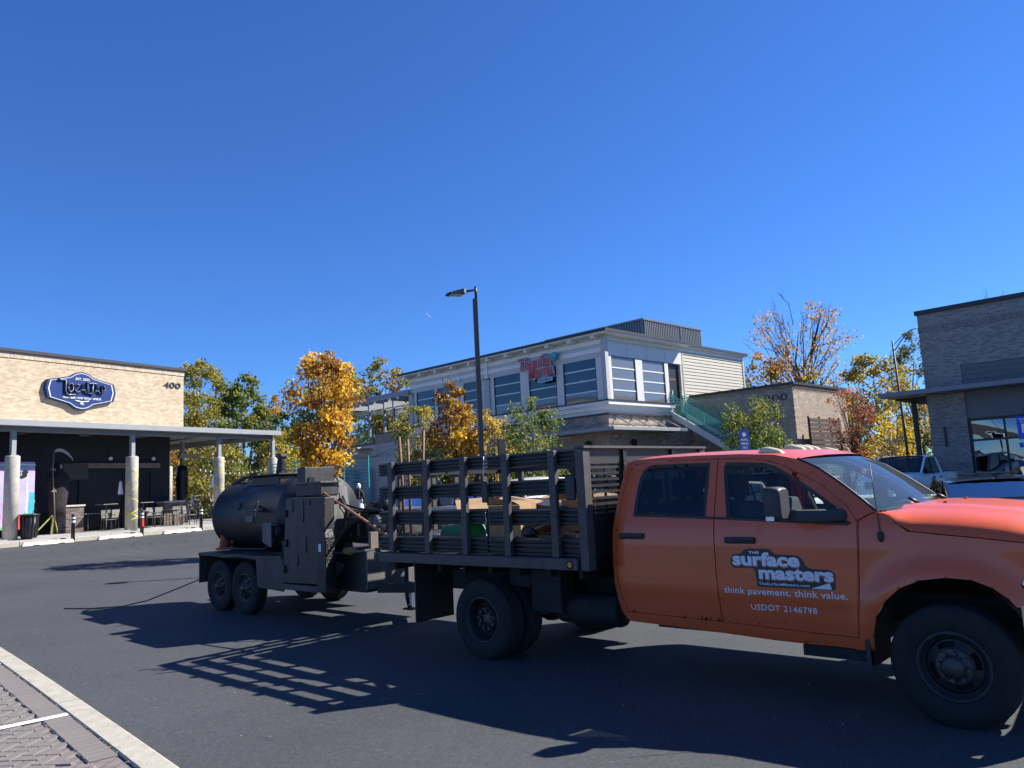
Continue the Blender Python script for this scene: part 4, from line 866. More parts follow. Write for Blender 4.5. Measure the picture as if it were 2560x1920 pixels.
tb(MB().sphere((-3.0, -.72, .98), .10, 10, 6, (1.4, 1, .55)), 'work_gloves', mat('leather', (.32, .2, .05), .8, var=.3, vscale=12))
tb(MB().lathe([(0, 0), (.16, 0), (.16, .03), (.10, .035), (.06, .3), (.045, .34), (0, .34)], (-7.42, -.42, .905), 'z', 14), 'cone', 'red_cone')
tb(MB().tube([(-7.45, -.45, 1.24), (-7.42, -.46, 1.3), (-7.5, -.48, 1.34), (-7.44, -.5, 1.4)], .03, 6), 'hose_nozzle', 'bright_metal')
tb(MB().tube([(-7.30, .2, .62), (-7.9, .25, .60)], .03, 6), 'rear_bar', 'kettle_black')
for s in (-1, 1): tb(MB().box(-7.33, -7.312, s*.7, s*.82, .66, .72), 'tail_lamp', 'red_paint')
# ---- long wooden handled tool leaning on the trailer, cable on the ground
tb(MB().cyl((-6.6, -.60, 1.62), .06, .05, 'y', 16), 'gauge', 'kettle_grey'); tb(MB().cyl((-6.6, -.61, 1.62), .048, .01, 'y', 16), 'gauge_dial', 'dark_metal')
for k in range(9): tb(MB().cyl((-7.2+k*.32, -.935, .865), .010, .008, 'y', 6), 'bolt', 'dark_metal')
for zz in (.75, 1.1, 1.5): tb(MB().cyl((-4.12+.05*(zz > 1), -1.075, zz-.05), .018, .10, 'z', 8), 'hinge', 'dark_metal')
for k, (x, z0, z1) in enumerate(((-3.9, 1.70, 1.52), (-3.62, 1.70, 1.38), (-3.45, 1.70, 1.60), (-3.78, .95, .80), (-3.55, 1.2, .98))): tb(MB().tube([(x, -1.062, z0), (x+.005, -1.064, (z0+z1)/2), (x, -1.063, z1)], [.004, .007, .011], 6), 'tar_drip', 'tar')
tb(MB().tube([(-7.3, -.3, 1.0), (-6.9, -.66, .96), (-6.2, -.68, .95), (-5.5, -.66, .96), (-5.2, -.6, 1.1)], .018, 6), 'hose', 'rubber')
tb(MB().box(-6.3, -6.05, -.588, -.572, 1.36, 1.46), 'data_plate', 'kettle_grey')
survey(trl, 6.25)
def tloc(x, y, z): return Vector((.28, 9.072, 0))+Matrix.Rotation(R(-41.79), 3, 'Z') @ Vector((fx(x), y, z))
def loose(name, label, cat, mb, mt, x, y, z, group=None, **k):
    """a thing of its own, placed in the truck's frame"""
    mb.xf(Matrix.Translation((-x, -y, -z))); o = mb.build(name, mt, **k); o.location = tloc(x, y, z); o.rotation_euler = (0, 0, R(-41.79)); return tag(o, label, cat, group)
loose('tool_handle', 'long orange brown wooden pole leaning from kettle trailer down to the bed rail', 'pole', MB().tube([(-3.62, -.66, 1.80), (-1.83, -.98, 1.25)], .017, 8), 'copper', -1.83, -.98, 1.25)
mb = MB().tube([(-5.25, 13.3, .52), (-5.8, 13.27, .32), (-6.3, 13.23, .15), (-6.7, 13.2, G(-6.7, 13.2)+.02), (-7.2, 13.16, G(-7.2, 13.16)+.011), (-7.7, 13.25, G(-7.7, 13.25)+.011)], .010, 5); mb.xf(Matrix.Translation((7.9, -12.6, -.05)))
o = mb.build('cable', 'rubber'); o.location = (-7.9, 12.6, .05); tag(o, 'thin black cable trailing from the kettle trailer onto the asphalt', 'cable')
# ================================================================== load on the stake bed
def carton(x, y, z, dx, dy, dz, rz, label, rx=0., open_=True, mt='cardboard'):
    mb = MB(); t = .008
    mb.box(-dx/2, dx/2, -dy/2, -dy/2+t, 0, dz).box(-dx/2, dx/2, dy/2-t, dy/2, 0, dz).box(-dx/2, -dx/2+t, -dy/2+t, dy/2-t, 0, dz).box(dx/2-t, dx/2, -dy/2+t, dy/2-t, 0, dz).box(-dx/2+t, dx/2-t, -dy/2+t, dy/2-t, 0, t)
    e = thing('cardboard_box', label, 'box', tloc(x, y, z), R(-41.79)+rz, 'cardboard boxes on the stake bed'); e.rotation_euler = (rx, 0, R(-41.79)+rz)
    mb.build('box_body', mt, e)
    for sx, L in ((-1, dx), (1, dx)):
        f = MB(); f.add([(-dx/2, sx*dy/2, dz+.002), (dx/2, sx*dy/2, dz+.002), (dx/2*.96, sx*(dy/2+dy*.32), dz+.05*random.uniform(-1.5, 2)), (-dx/2*.96, sx*(dy/2+dy*.32), dz+.06*random.uniform(-1.5, 2))], [(0, 1, 2, 3)]); f.build('flap', mt, e)
    return e
BZ = 1.056
carton(-.05, -.35, BZ, .55, .42, .36, .2, 'flattened open carton in the middle of the stake bed'); carton(.62, -.55, BZ, .5, .4, .20, -.15, 'tan carton with bent flaps nearest the cab', .1)
carton(1.05, -.6, BZ, .45, .4, .17, .35, 'small tan carton wedged against the slotted headboard', .15); carton(.25, .2, BZ+.02, .6, .5, .47, .5, 'tall brown carton standing behind the others', -.1, mt='cardboard_dark')
carton(.75, .45, BZ, .5, .45, .44, -.3, 'large carton by the far side of the bed'); carton(-.35, .1, BZ, .45, .4, .42, 1.0, 'brown carton beside the striped barricade boards', .1, mt='cardboard_dark')
carton(.15, -.75, BZ, .42, .3, .50, .1, 'tall carton right behind the middle stakes'); carton(.85, -.2, BZ, .55, .42, .53, -.2, 'tall pale carton behind the forward slats'); carton(-.05, .55, BZ, .6, .4, .56, .3, 'tallest carton on the far side of the bed'); carton(1.15, .1, BZ, .35, .5, .34, .1, 'narrow carton against the middle of the headboard', .08)
for k, (x, y, z, a, b, r1, r2, lab) in enumerate(((.05, -.6, 1.575, .55, .32, .12, .25, 'loose cardboard sheet lying over the middle cartons'), (.78, -.72, 1.36, .42, .3, -.35, -.2, 'bent cardboard sheet sticking out by the forward stakes'), (1.12, -.82, 1.22, .3, .26, .55, .1, 'torn cardboard flap low by the head post'), (-.62, -.6, 1.56, .4, .25, -.05, .6, 'pointed cardboard sheet beside the upper pipes'))):
    o = MB().cbox((0, 0, 0), (a, b, .012), Matrix.Rotation(r1, 3, 'Y') @ Matrix.Rotation(r2, 3, 'X')).build('cardboard_sheet', 'cardboard'); o.location = tloc(x, y, z); o.rotation_euler = (0, 0, R(-41.79)+.3*k); tag(o, lab, 'cardboard', 'loose cardboard sheets')
def barricade(p, q, label):
    p, q = Vector(p), Vector(q); L = (q-p).length; n = 7; e = thing('barricade_board', label, 'barricade', tloc(*p), 0, 'orange and white barricade boards on the bed')
    d = (q-p).normalized(); M_ = Matrix.Rotation(R(-41.79), 3, 'Z') @ Matrix(((d.x, 0, -d.z), (d.y, 1, 0), (d.z, 0, d.x))); e.rotation_euler = M_.to_euler()
    for k in range(n):
        a, b = L*k/n, L*(k+1)/n; MB().prism([(a+.03 if k else 0, -.09), (b+.03 if k < n-1 else L, -.09), (b-.03 if k < n-1 else L, .09), (a-.03 if k else 0, .09)], -.012, .012).build('stripe', 'barricade_orange' if k % 2 else 'barricade_white', e)
barricade((-.95, -.55, 1.2), (-.45, -.15, 1.66), 'striped board sticking up at the rear of the load'); barricade((-.75, -.15, 1.35), (.55, .1, 1.58), 'striped board lying across the boxes')
g = thing('green_bin', 'bright green plastic bin lying on the truck bed behind the slats', 'bin', tloc(-.82, -.62, BZ+.15), R(-41.79))
MB().lathe([(0, -.24), (.13, -.24), (.165, .18), (.175, .18), (.175, .21), (.15, .21), (.12, -.22)], (0, 0, 0), 'x', 20).build('bucket', 'green_bin', g); MB().lathe([(.175, .19), (.185, .19), (.185, .22), (.175, .22)], (0, 0, 0), 'x', 20, close=True).build('lip', 'decal_white', g)
for k, (y, z, a, b, lab) in enumerate(((-.55, 1.53, -1.72, -.9, 'upper bright metal pipe near the tail of the bed'), (-.45, 1.50, -1.7, -.7, 'second bright metal pipe near the tail of the bed'), (-.62, 1.21, -1.74, -1.15, 'short bright pipe low behind the slats'), (-.5, 1.24, -1.74, -1.0, 'longer bright pipe low behind the slats'))):
    loose('metal_pipe', lab, 'pipe', MB().tube([(a, y, z-.02), (b, y+.04, z)], .03, 10), 'bright_metal', a, y, z, 'pipes at the tail of the bed')
for k, (x, y, zt, lean, lab) in enumerate(((-1.45, -.99, 2.41, -.02, 'left of three wooden shovel handles upright at the tail of the bed'), (-1.36, -.96, 2.37, -.005, 'middle of three wooden shovel handles upright at the tail of the bed'), (-1.18, -.92, 2.46, .03, 'right and tallest of three wooden shovel handles upright at the tail of the bed'))):
    e = thing('shovel', lab, 'shovel', tloc(x, y, BZ), R(-41.79), 'shovels standing in the bed')
    MB().tube([(0, 0, .15), (lean*.6, 0, .8), (lean*2.2, 0, zt-BZ)], .017, 8).build('handle', 'wood', e); MB().box(-.11, .11, -.012, .012, .0, .2).build('blade', 'dark_metal', e, bev=.01)
loose('plank', 'slanted tan wooden plank leaning at the front of the bed', 'plank', MB().bar((.62, -.55, 1.68), (1.38, -.5, 2.0), .02, .07), 'cardboard', .62, -.55, 1.68)
loose('black_tray', 'flat black tray lying on top of the boxes', 'tray', MB().cbox((.3, -.3, 1.53), (.75, .5, .05), Matrix.Rotation(.16, 3, 'Y')), 'black_plastic', .3, -.3, 1.5)
loose('trash_bag', 'shiny black plastic bag between the cartons', 'bag', MB().sphere((.32, -.75, 1.2), .16, 12, 8, (1.1, .9, .85)), mat('bag_black', (.01, .01, .011), .25, bump=1., bscale=14), .32, -.75, 1.06)

# ================================================================== two storey restaurant (white upper floor over brick)
mat('trim_white', (.78, .77, .72), .55, var=.04); mat('panel_grey', (.66, .65, .61), .5, var=.04); mat('band_grey', (.53, .525, .505), .55, var=.05)
mat('siding_beige', (.47, .44, .35), .6, var=.05, vscale=4); mat('screen_metal', (.19, .185, .175), .4, metal=.5, var=.1)
mat('tile_grey', (.46, .46, .45), .6, var=.12, vscale=6)
glass('shop_glass', (.16, .19, .21), 1.6); glass('film_glass', (.30, .33, .35), 1.8, rough=.06, fill=(.42, .44, .45), fillw=.35)
mat('room_dark', (.02, .022, .026), .9, var=.3)
TQ = Vector((4.70, 38, 0)); TA = R(45); tg = G(TQ.x, TQ.y)
def wq(x, y, z=0): return TQ+Vector((math.cos(TA)*x-math.sin(TA)*y, math.sin(TA)*x+math.cos(TA)*y, z))
rest = thing('restaurant_building', 'two storey restaurant with pale upper floor, long window band and tan brick ground floor', 'building', TQ, TA)
# ground floor and core (hollow upper floor so the windows look in)
MB().box(.02, 13.6, .02, 16.0, -.3, 5.02).build('brick_wall', 'brick_tan', rest)
MB().box(0, 6.6, -.004, .4, 4.55, 4.62).box(-.004, .4, .4, 15.9, 4.55, 4.62).build('brick_ledge', 'brick_tan_soldier', rest)
MB().box(1.2, 13.5, 1.2, 15.8, 5.05, 9.0).build('upper_core', 'room_dark', rest)
MB().box(.05, 13.5, .05, 15.9, 5.7, 5.74).build('upper_floor', 'wood_grey', rest)
MB().box(.05, 13.5, .05, 15.9, 8.6, 8.66).build('upper_ceiling', 'room_dark', rest)
# stepped ledge round the corner (R side y<0, L side x<0)
for z0, z1, p, mt in ((5.02, 5.10, .10, 'dark_trim'), (5.10, 5.28, .06, 'panel_grey'), (5.28, 5.50, .16, 'trim_white'), (5.50, 5.68, .30, 'trim_white'), (5.68, 5.745, .34, 'coping')):
    MB().prism([(-p, -p), (5.5, -p), (5.5, .05), (.05, .05), (.05, 15.95), (-p, 15.95)], z0, z1-.001, 'z').build('ledge', mt, rest)
def wall_x(parts, x, z0, z1, mt, y0=-.02, y1=.05): pass
# R face (local y = 0)
for a, b in ((0, .47), (2.5, 3.1), (5.16, 5.5)): MB().box(a, b, -.03, .12, 5.745, 8.0).build('pier', 'panel_grey', rest)
MB().box(.12, 6.85, -.06, .12, 8.02, 8.74).build('fascia_panel', 'panel_grey', rest)
for x in (1.8, 3.5, 5.2): MB().box(x, x+.012, -.063, -.0601, 8.03, 8.73).build('panel_joint', 'dark_trim', rest)
MB().box(.12, 7.0, -.10, .12, 8.74, 8.80).build('grey_band', 'band_grey', rest)  # grey strip projecting above the fascia panel
MB().box(.0, 13.9, -.03, .12, 8.80, 9.02).build('frieze', 'trim_white', rest)
MB().box(-.14, .12, -.14, .12, 5.745, 8.98).build('corner_pier', 'tile_grey', rest)
def roller(a, b, side, film):
    """sectional glass door: frame, three rails, four panes"""
    e = empty('window', (0, 0, 0), 0, rest)
    def P(u0, u1, d0, d1, z0, z1): return MB().box(u0, u1, d0, d1, z0, z1) if side == 'R' else MB().box(d0, d1, u0, u1, z0, z1)
    P(a, a+.07, .0, .06, 5.75, 7.98).build('frame', 'dark_trim', e); P(b-.07, b, .0, .06, 5.75, 7.98).build('frame', 'dark_trim', e)
    zz = [5.75, 6.28, 6.85, 7.42, 7.98]
    for z in zz[1:4]: P(a+.07, b-.07, .005, .05, z-.03, z+.03).build('rail', 'trim_white', e)
    for i in range(4): P(a+.07, b-.07, .025, .031, zz[i]+(.03 if i else .0), zz[i+1]-(.03 if i < 3 else 0)).build('pane', 'film_glass' if i == 0 else 'shop_glass' if side == 'L' else film, e)
roller(.47, 2.5, 'R', 'film_glass'); roller(3.1, 5.16, 'R', 'film_glass')
# doorway at the head of the stair
MB().box(5.5, 6.68, .10, .16, 5.3, 8.0).build('stair_door', 'black_paint', rest)
MB().box(6.68, 6.95, -.05, .16, 5.3, 8.02).build('door_jamb', 'siding_beige', rest)
text_fit('Tequila Mama', 5.75, 6.35, 7.05, 7.25, lambda u, v, w: (u, .095, v), 0, .02).build('door_lettering', mat('faded_red', (.3, .12, .12), .6), rest)
for x in (5.62, 6.55): MB().tube([(x, -.1, 5.75), (x+.08, -.1, 6.1), (x-.02, -.1, 6.5)], .03, 6).tube([(x+.05, -.1, 5.75), (x-.04, -.1, 6.15), (x+.04, -.1, 6.4)], .03, 6).build('iron_scroll', 'teal_paint', rest)
# lap siding
k = 0; z = 5.6
while z < 8.62:
    mb = MB(); mb.prism([(-.045, z), (-.02, z+.187), (.05, z+.187), (.05, z)], 6.96, 13.8, 'x'); mb.build('siding_board', 'siding_beige', rest); z += .19
MB().box(6.9, 7.02, -.07, .05, 5.6, 8.79).build('siding_trim', 'siding_beige', rest); MB().box(13.74, 13.9, -.07, .05, 5.6, 8.79).build('siding_trim', 'siding_beige', rest)
MB().box(6.9, 13.9, -.06, .05, 8.64, 8.80).build('siding_frieze', 'siding_beige', rest)
# L face (local x = 0)
for a, b in ((0, .58), (2.8, 3.28), (5.32, 5.97), (8.1, 8.38), (8.82, 9.1), (10.75, 11.4), (13.2, 13.45), (15.3, 15.9)): MB().box(-.03, .12, a if a else .12, b, 5.745, 7.93).build('pier', 'panel_grey', rest)
for a, b in ((8.38, 8.82), (15.55, 15.95)):
    c = MB().box(-.16, .1, a, b, 5.745, 7.86).build('pilaster', 'tile_grey', rest); MB().box(-.2, .1, a-.04, b+.04, 7.86, 7.91).build('pilaster_cap', 'dark_trim', c)
for a, b in ((.58, 2.8), (3.28, 5.32), (5.97, 8.1), (9.1, 10.75), (11.4, 13.2), (13.45, 15.3)): roller(a, b, 'L', 'shop_glass')
for z0, z1, p, mt in ((7.93, 8.2, .02, 'band_grey'), (8.2, 8.42, .07, 'trim_white'), (8.42, 8.62, .02, 'band_grey'), (8.62, 8.84, .07, 'trim_white'), (8.84, 9.02, .0, 'band_grey')):
    MB().box(-p, .12, .12, 15.95, z0, z1-.001).build('frieze', mt, rest)
for y in [.25+i*1.56 for i in range(11)]: MB().box(-.5, .0, y, y+.22, 8.86, 9.02).build('outlooker', 'trim_white', rest)
for y in (8.5,): MB().box(-.14, 0, y, y+.2, 7.92, 8.9).build('downpipe', 'trim_white', rest)
# warm bulbs hanging inside the long windows
mt_b = emit('warm_bulb', (1, .85, .6), 4.)
for x, y, z in ((.6, .9, 7.85), (.6, 1.4, 7.55), (.7, 2.2, 7.0), (.6, 4.0, 7.35), (.6, 6.7, 7.7), (.6, 7.2, 7.1), (.6, 3.5, 7.0)): MB().sphere((x, y, z), .035, 8, 6).build('pendant_bulb', mt_b, rest)
# roof
MB().prism([(-.62, -.62), (7.0, -.62), (7.0, -.25), (14.1, -.25), (14.1, 16.4), (-.62, 16.4)], 9.02, 9.08, 'z').build('soffit', 'trim_white', rest)
MB().prism([(-.66, -.66), (7.04, -.66), (7.04, -.29), (14.14, -.29), (14.14, 16.44), (-.66, 16.44)], 9.082, 9.22, 'z').build('roof', 'coping', rest)
def rib_wall(p, q, z0, z1, n, nm):
    p, q = Vector(p), Vector(q); d = (q-p).normalized(); nr = Vector((d.y, -d.x)); L = (q-p).length; pts = []
    w = L/n
    for i in range(n): pts += [p+d*(i*w), p+d*(i*w+w*.35), p+d*(i*w+w*.45)+nr*.05, p+d*(i*w+w*.9)+nr*.05]
    pts.append(q); pts += [q-nr*.02, p-nr*.02]
    MB().prism([tuple(v) for v in pts], z0, z1, 'z').build(nm, 'screen_metal', rest)
rib_wall((5.64, 1.5), (11.7, 1.5), 9.23, 10.74, 34, 'roof_screen'); rib_wall((5.64, 9), (5.64, 1.52), 9.23, 10.74, 40, 'roof_screen')
MB().box(5.56, 11.78, 1.42, 1.6, 10.74, 10.84).box(5.56, 5.72, 1.6, 9.05, 10.74, 10.84).build('screen_cap', 'screen_metal', rest)
MB().box(9.3, 9.42, 1.43, 1.449, 9.23, 10.73).build('screen_seam', 'dark_trim', rest)
rib_wall((11.7, 1.5), (11.7, 9), 9.23, 10.74, 30, 'roof_screen')
# entrance canopy with rod stays
MB().prism([(-1.2, -1.2), (5.15, -1.2), (5.15, -.01), (-.01, -.01), (-.01, 4.2), (-1.2, 4.2)], 4.14, 4.31, 'z').build('entrance_canopy', 'steel_grey', rest, bev=.01)
for x in (.6, 1.95, 3.3, 4.65): MB().tube([(x, -.02, 4.93), (x, -1.1, 4.33)], .035, 6).box(x-.09, x+.09, -.03, -.005, 4.82, 4.98).build('rod_stay', 'steel_grey', rest)
for y in (.8, 2.4, 3.9): MB().tube([(-.02, y, 4.93), (-1.1, y, 4.33)], .035, 6).box(-.03, -.005, y-.09, y+.09, 4.82, 4.98).build('rod_stay', 'steel_grey', rest)
MB().sphere((1.75, -.16, 3.62), .22, 10, 8, (1, .55, .8)).build('speaker', 'black_paint', rest); MB().sphere((-.16, 1.3, 3.62), .22, 10, 8, (.55, 1, .8)).build('speaker', 'black_paint', rest)
for x, y in ((.4, -.02), (1.0, -.02)): MB().sphere((x, y-.04, 3.95), .05, 8, 6).build('wall_camera', 'white_paint', rest)
MB().box(1.2, 4.4, -.05, .01, .1, 3.1).build('entrance', 'black_paint', rest); MB().box(-.05, .01, .9, 3.6, .1, 3.1).build('entrance', 'black_paint', rest)
for y0 in (5.0, 8.0, 11.0, 14.0): MB().box(-.03, .01, y0, y0+2.2, .5, 3.2).build('ground_window', 'black_paint', rest)
# left annex with deck and pergola
MB().box(.0, 9, 15.98, 26, -.3, 5.02).build('annex_wall', 'panel_grey', rest)
for i in range(5): MB().prism([(-.03, 4.1+i*.185), (-.008, 4.1+i*.185+.18), (.0, 4.1+i*.185+.18), (.0, 4.1+i*.185)], 16, 25.9, 'y') if False else MB().box(-.03+.004*i, -.001, 16.0, 20.0, 4.05+i*.19, 4.05+i*.19+.178).build('siding_board', 'band_grey', rest)
MB().box(-.06, 9, 15.96, 19.9, 5.0, 5.62).build('deck_parapet', 'brick_tan', rest); MB().box(-.1, 9, 15.96, 19.95, 5.62, 5.68).build('parapet_cap', 'coping', rest)
MB().box(-.05, 9, 20, 26, 4.95, 5.1).build('deck', 'wood_grey', rest)
for y in (17.8, 18.85, 20.6, 23.2):
    for x in (.0, 4.0): MB().box(x-.07, x+.07, y-.07, y+.07, 5.05, 7.9 if x else 8.0).build('pergola_post', 'steel_grey', rest)
for x in (-.1, 4.0): MB().box(x-.08, x+.08, 15.95, 24, 7.9, 8.22).build('pergola_beam', 'steel_grey', rest)
for i in range(9): MB().box(-.6, 4.8, 16.4+i*.85, 16.48+i*.85, 8.0 if False else 7.62, 7.85).build('pergola_slat', 'steel_grey', rest)
for i in range(5): MB().box(.1+i*.9, .4+i*.9, 16, 24, 7.3, 7.34).build('pergola_shade', 'trim_white', rest)
for i in range(7): MB().box(-.06, -.03, 20.05, 25.5, 5.2+i*.15, 5.235+i*.15).build('deck_rail', 'teal_paint', rest)
for y in (20.05, 21.7, 23.4, 25.4): MB().box(-.075, -.015, y, y+.06, 5.1, 6.3).build('rail_post', 'teal_paint', rest)
MB().box(-1.3, .0, 20.2, 22.0, 4.72, 4.78).build('awning', 'trim_white', rest)
for y in (20.3, 22.2, 23.8, 25.4): MB().cyl((-.5, y, 0), .28, 3.4, 'z', 18).build('round_column', 'tile_grey', rest)
# ---- stair along the low wing, teal rails
MB().prism([(0, 5.30), (0, 5.06), (6.0, 1.28), (6.0, 1.60)], 6.9, 6.98, 'x').xf(Matrix(((1, 0, 0, 0), (0, -1, 0, 0), (0, 0, 1, 0), (0, 0, 0, 1)))).build('stair_stringer', 'panel_grey', rest)
MB().prism([(0, 5.36), (0, 5.0), (6.0, 1.2), (6.0, 1.62)], 5.44, 5.52, 'x').xf(Matrix(((1, 0, 0, 0), (0, -1, 0, 0), (0, 0, 1, 0), (0, 0, 0, 1)))).build('stair_stringer', 'panel_grey', rest)
for i in range(21): MB().box(5.52, 6.9, -(i+1)*.285, -i*.285, 5.2-(i+1)*.178-.05, 5.2-(i+1)*.178).build('tread', 'concrete', rest)
for x in (5.48, 6.94):
    for r_ in range(8):
        z0 = 5.42+r_*.125; MB().bar((x, .0, z0), (x, -6.0, z0-3.75), .03, .03).build('stair_rail', 'teal_paint', rest)
    for i in range(7): y = -i*1.0; MB().box(x-.03, x+.03, y-.03, y+.03, 5.25+y*.625, 6.36+y*.625).build('rail_post', 'teal_paint', rest)
MB().box(5.2, 8.4, -7.6, -6.0, 1.35, 1.45).build('landing', 'concrete', rest)
for r_ in range(7):
    MB().box(5.2, 8.4, -7.6, -7.57, 1.6+r_*.14, 1.63+r_*.14).build('landing_rail', 'teal_paint', rest)
    MB().bar((5.2, -7.58, 1.62+r_*.14), (3.2, -7.58, .62+r_*.14), .03, .03).build('landing_rail', 'teal_paint', rest)
# ---- roof sign
rs = thing('restaurant_sign', 'red script restaurant sign with teal heart and teal plate on upper window band', 'sign', wq(0, 0, 0), TA)
mat('sign_red', (.52, .05, .075), .45, var=.08); mat('sign_rim', (.42, .44, .45), .4, var=.05); mat('sign_teal', (.02, .30, .34), .45); mat('plate_teal', (.36, .56, .60), .5)
def onL(y1, y0):
    return lambda u, v, w: (-.30-w, y1-u, v)
def word(txt, ya, yb, za, zb, tilt, sh=.12):
    """text runs towards smaller local y (to the right seen from the lot)"""
    for nm, mt_, off, d, ex in (('letter_rim', 'sign_rim', .075, -.26, .05), ('lettering', 'sign_red', .022, -.322, .008)):
        def f(u, v, w, d=d): return (d-w, ya-u, v+tilt*u)
        text_fit(txt, 0-(.05 if nm == 'letter_rim' else 0), ya-yb+(.05 if nm == 'letter_rim' else 0), za-(.05 if nm == 'letter_rim' else 0), zb+(.05 if nm == 'letter_rim' else 0), f, ex, off, sh).build(nm, mt_, rs)
word('Tequila', 5.75, 3.45, 7.75, 8.60, .0); word('Mama', 5.05, 3.25, 7.38, 8.05, .03)
MB().prism([(-.20, 0), (-.12, .16), (0, .2), (.12, .16), (.22, .02), (.14, -.14), (0, -.3), (-.14, -.16)], -.35, -.2, 'x').xf(Matrix.Translation((0, 3.1, 8.42))).build('heart', 'sign_teal', rs)
MB().prism([(4.4, 7.12), (3.35, 7.14), (3.33, 7.36), (4.38, 7.34)], -.30, -.24, 'x').build('plate', 'plate_teal', rs)
text_fit('TAQUERIA', 0, .93, 0, .13, lambda u, v, w: (-.304-w, 4.34-u, 7.17+v), .003, .02).build('lettering', mat('plate_text', (.02, .1, .12), .5), rs)
text_fit('THE', 0, .18, 0, .08, lambda u, v, w: (-.354-w, 3.2-u, 8.42+v), .002, .02).build('lettering', 'plate_teal', rs)
for y in (5.2, 3.6): MB().box(-.25, .0, y, y+.06, 8.0, 8.06).build('sign_bracket', 'dark_metal', rs)
# ================================================================== low brick wing to the right
low = thing('brick_annex_building', 'low tan brick building with lit end wall between stair and red tree', 'building', wq(7.5, 0), TA)
MB().box(0, 6.6, -6.05, 0, -.3, 6.0).build('brick_wall', 'brick_tan', low)
MB().box(-.02, 6.62, -6.07, 0, 6.0, 6.18).build('soldier_course', 'brick_tan_soldier', low); MB().box(-.1, 6.7, -6.15, 0, 6.18, 6.3).build('coping', 'coping', low)
for i in range(24): MB().box(.2+i*.27, .28+i*.27, -6.14, -6.07, 6.02, 6.06).build('dentil', 'brick_tan', low)
text_fit('200', 0, 1.3, 0, .36, lambda u, v, w: (-.02-w, -4.45-u, 5.4+v), .012, .0).build('address_numeral', 'digit_grey', low)
# slatted screen in front of its lit wall
fe = thing('slatted_screen', 'dark brown horizontal slat screen against lit end wall of brick annex', 'fence', wq(7.5, -6.05), TA)
for i in range(17): MB().box(.3, 4.1, -.6, -.56, .6+i*.225, .79+i*.225).build('slat', 'brown_slat', fe)
for x in (.34, 1.6, 2.9, 4.06): MB().box(x-.05, x+.05, -.555, -.48, 0, 4.5).build('post', 'brown_slat', fe)
fe2 = thing('board_fence', 'grey brown board fence behind the red leaved tree', 'fence', wq(12.2, -6.6), TA)
for i in range(10): MB().box(0, 9.5, -.03, .03, .1+i*.23, .32+i*.23).build('board', 'wood_grey', fe2)
for x in (0, 3.1, 6.3, 9.45): MB().box(x-.07, x+.07, .031, .15, 0, 2.55).build('post', 'wood_grey', fe2)
# ================================================================== grey brick shop on the right
RB0 = Vector((17.51, 32.5, -.529)); RA = R(-45)
def wr(x, y, z=0): return RB0+Vector((math.cos(RA)*x-math.sin(RA)*y, math.sin(RA)*x+math.cos(RA)*y, z))
shop = thing('brick_shop_building', 'grey brown brick shop with flat grey canopy and dark framed windows at right', 'building', RB0, RA); shop.scale = (1.3, 1.3, 1.3)
mat('metal_siding', (.115, .125, .135), .5, var=.06)
MB().box(0, 1.09, 0, .4, -.3, 4.2).build('brick_pier', 'brick_grey', shop)
MB().box(0, 14, 0, 12, 4.84, 6.05).build('brick_wall', 'brick_grey', shop); MB().box(0, 1.09, .0, 12, 4.2, 4.84).build('brick_wall', 'brick_grey', shop)
MB().box(-.015, 14, -.015, 12, 6.05, 6.25).build('soldier_course', 'brick_grey_soldier', shop); MB().box(0, 14, 0, 12, 6.25, 6.66).build('brick_wall', 'brick_grey', shop)
MB().box(-.06, 14, -.06, 12, 6.66, 6.80).build('coping', 'coping', shop)
MB().box(0, .4, .4, 12, -.3, 4.2).build('brick_side_wall', 'brick_grey', shop)
for i in range(4): MB().box(1.09, 14, .03, .1, 4.2+i*.16, 4.2+i*.16+.15).build('siding_board', 'metal_siding', shop)
MB().box(1.09, 14, .06, .2, 3.14, 4.2).build('spandrel', 'metal_siding', shop)
MB().box(-1.15, 14, -1.0, 0-.002, 3.99, 4.14).box(-1.15, -.002, 0, 4, 3.99, 4.14).build('canopy', 'canopy_grey', shop, bev=.01)
for i in range(12): MB().box(-1.05, -.01, .3+i*.3, .36+i*.3, 3.93, 3.985).build('canopy_slat', 'dark_metal', shop)
MB().box(-1.0, -.86, 1.6, 1.74, -.1, 3.99).build('canopy_post', 'dark_metal', shop)
MB().box(.40, .46, -.05, 0, 2.3, 2.95).build('wall_lamp', 'dark_metal', shop)
MB().box(0, 1.09, -.012, 0, 1.62, 1.80).build('soldier_course', 'brick_grey_soldier', shop)
MB().box(1.09, 14, .8, .9, -.2, 3.2).build('shop_interior', 'room_dark', shop)
glass('mirror_glass', (.10, .12, .13), 5.0)
xs = [1.11, 2.05, 3.0, 3.95, 4.9, 5.85]
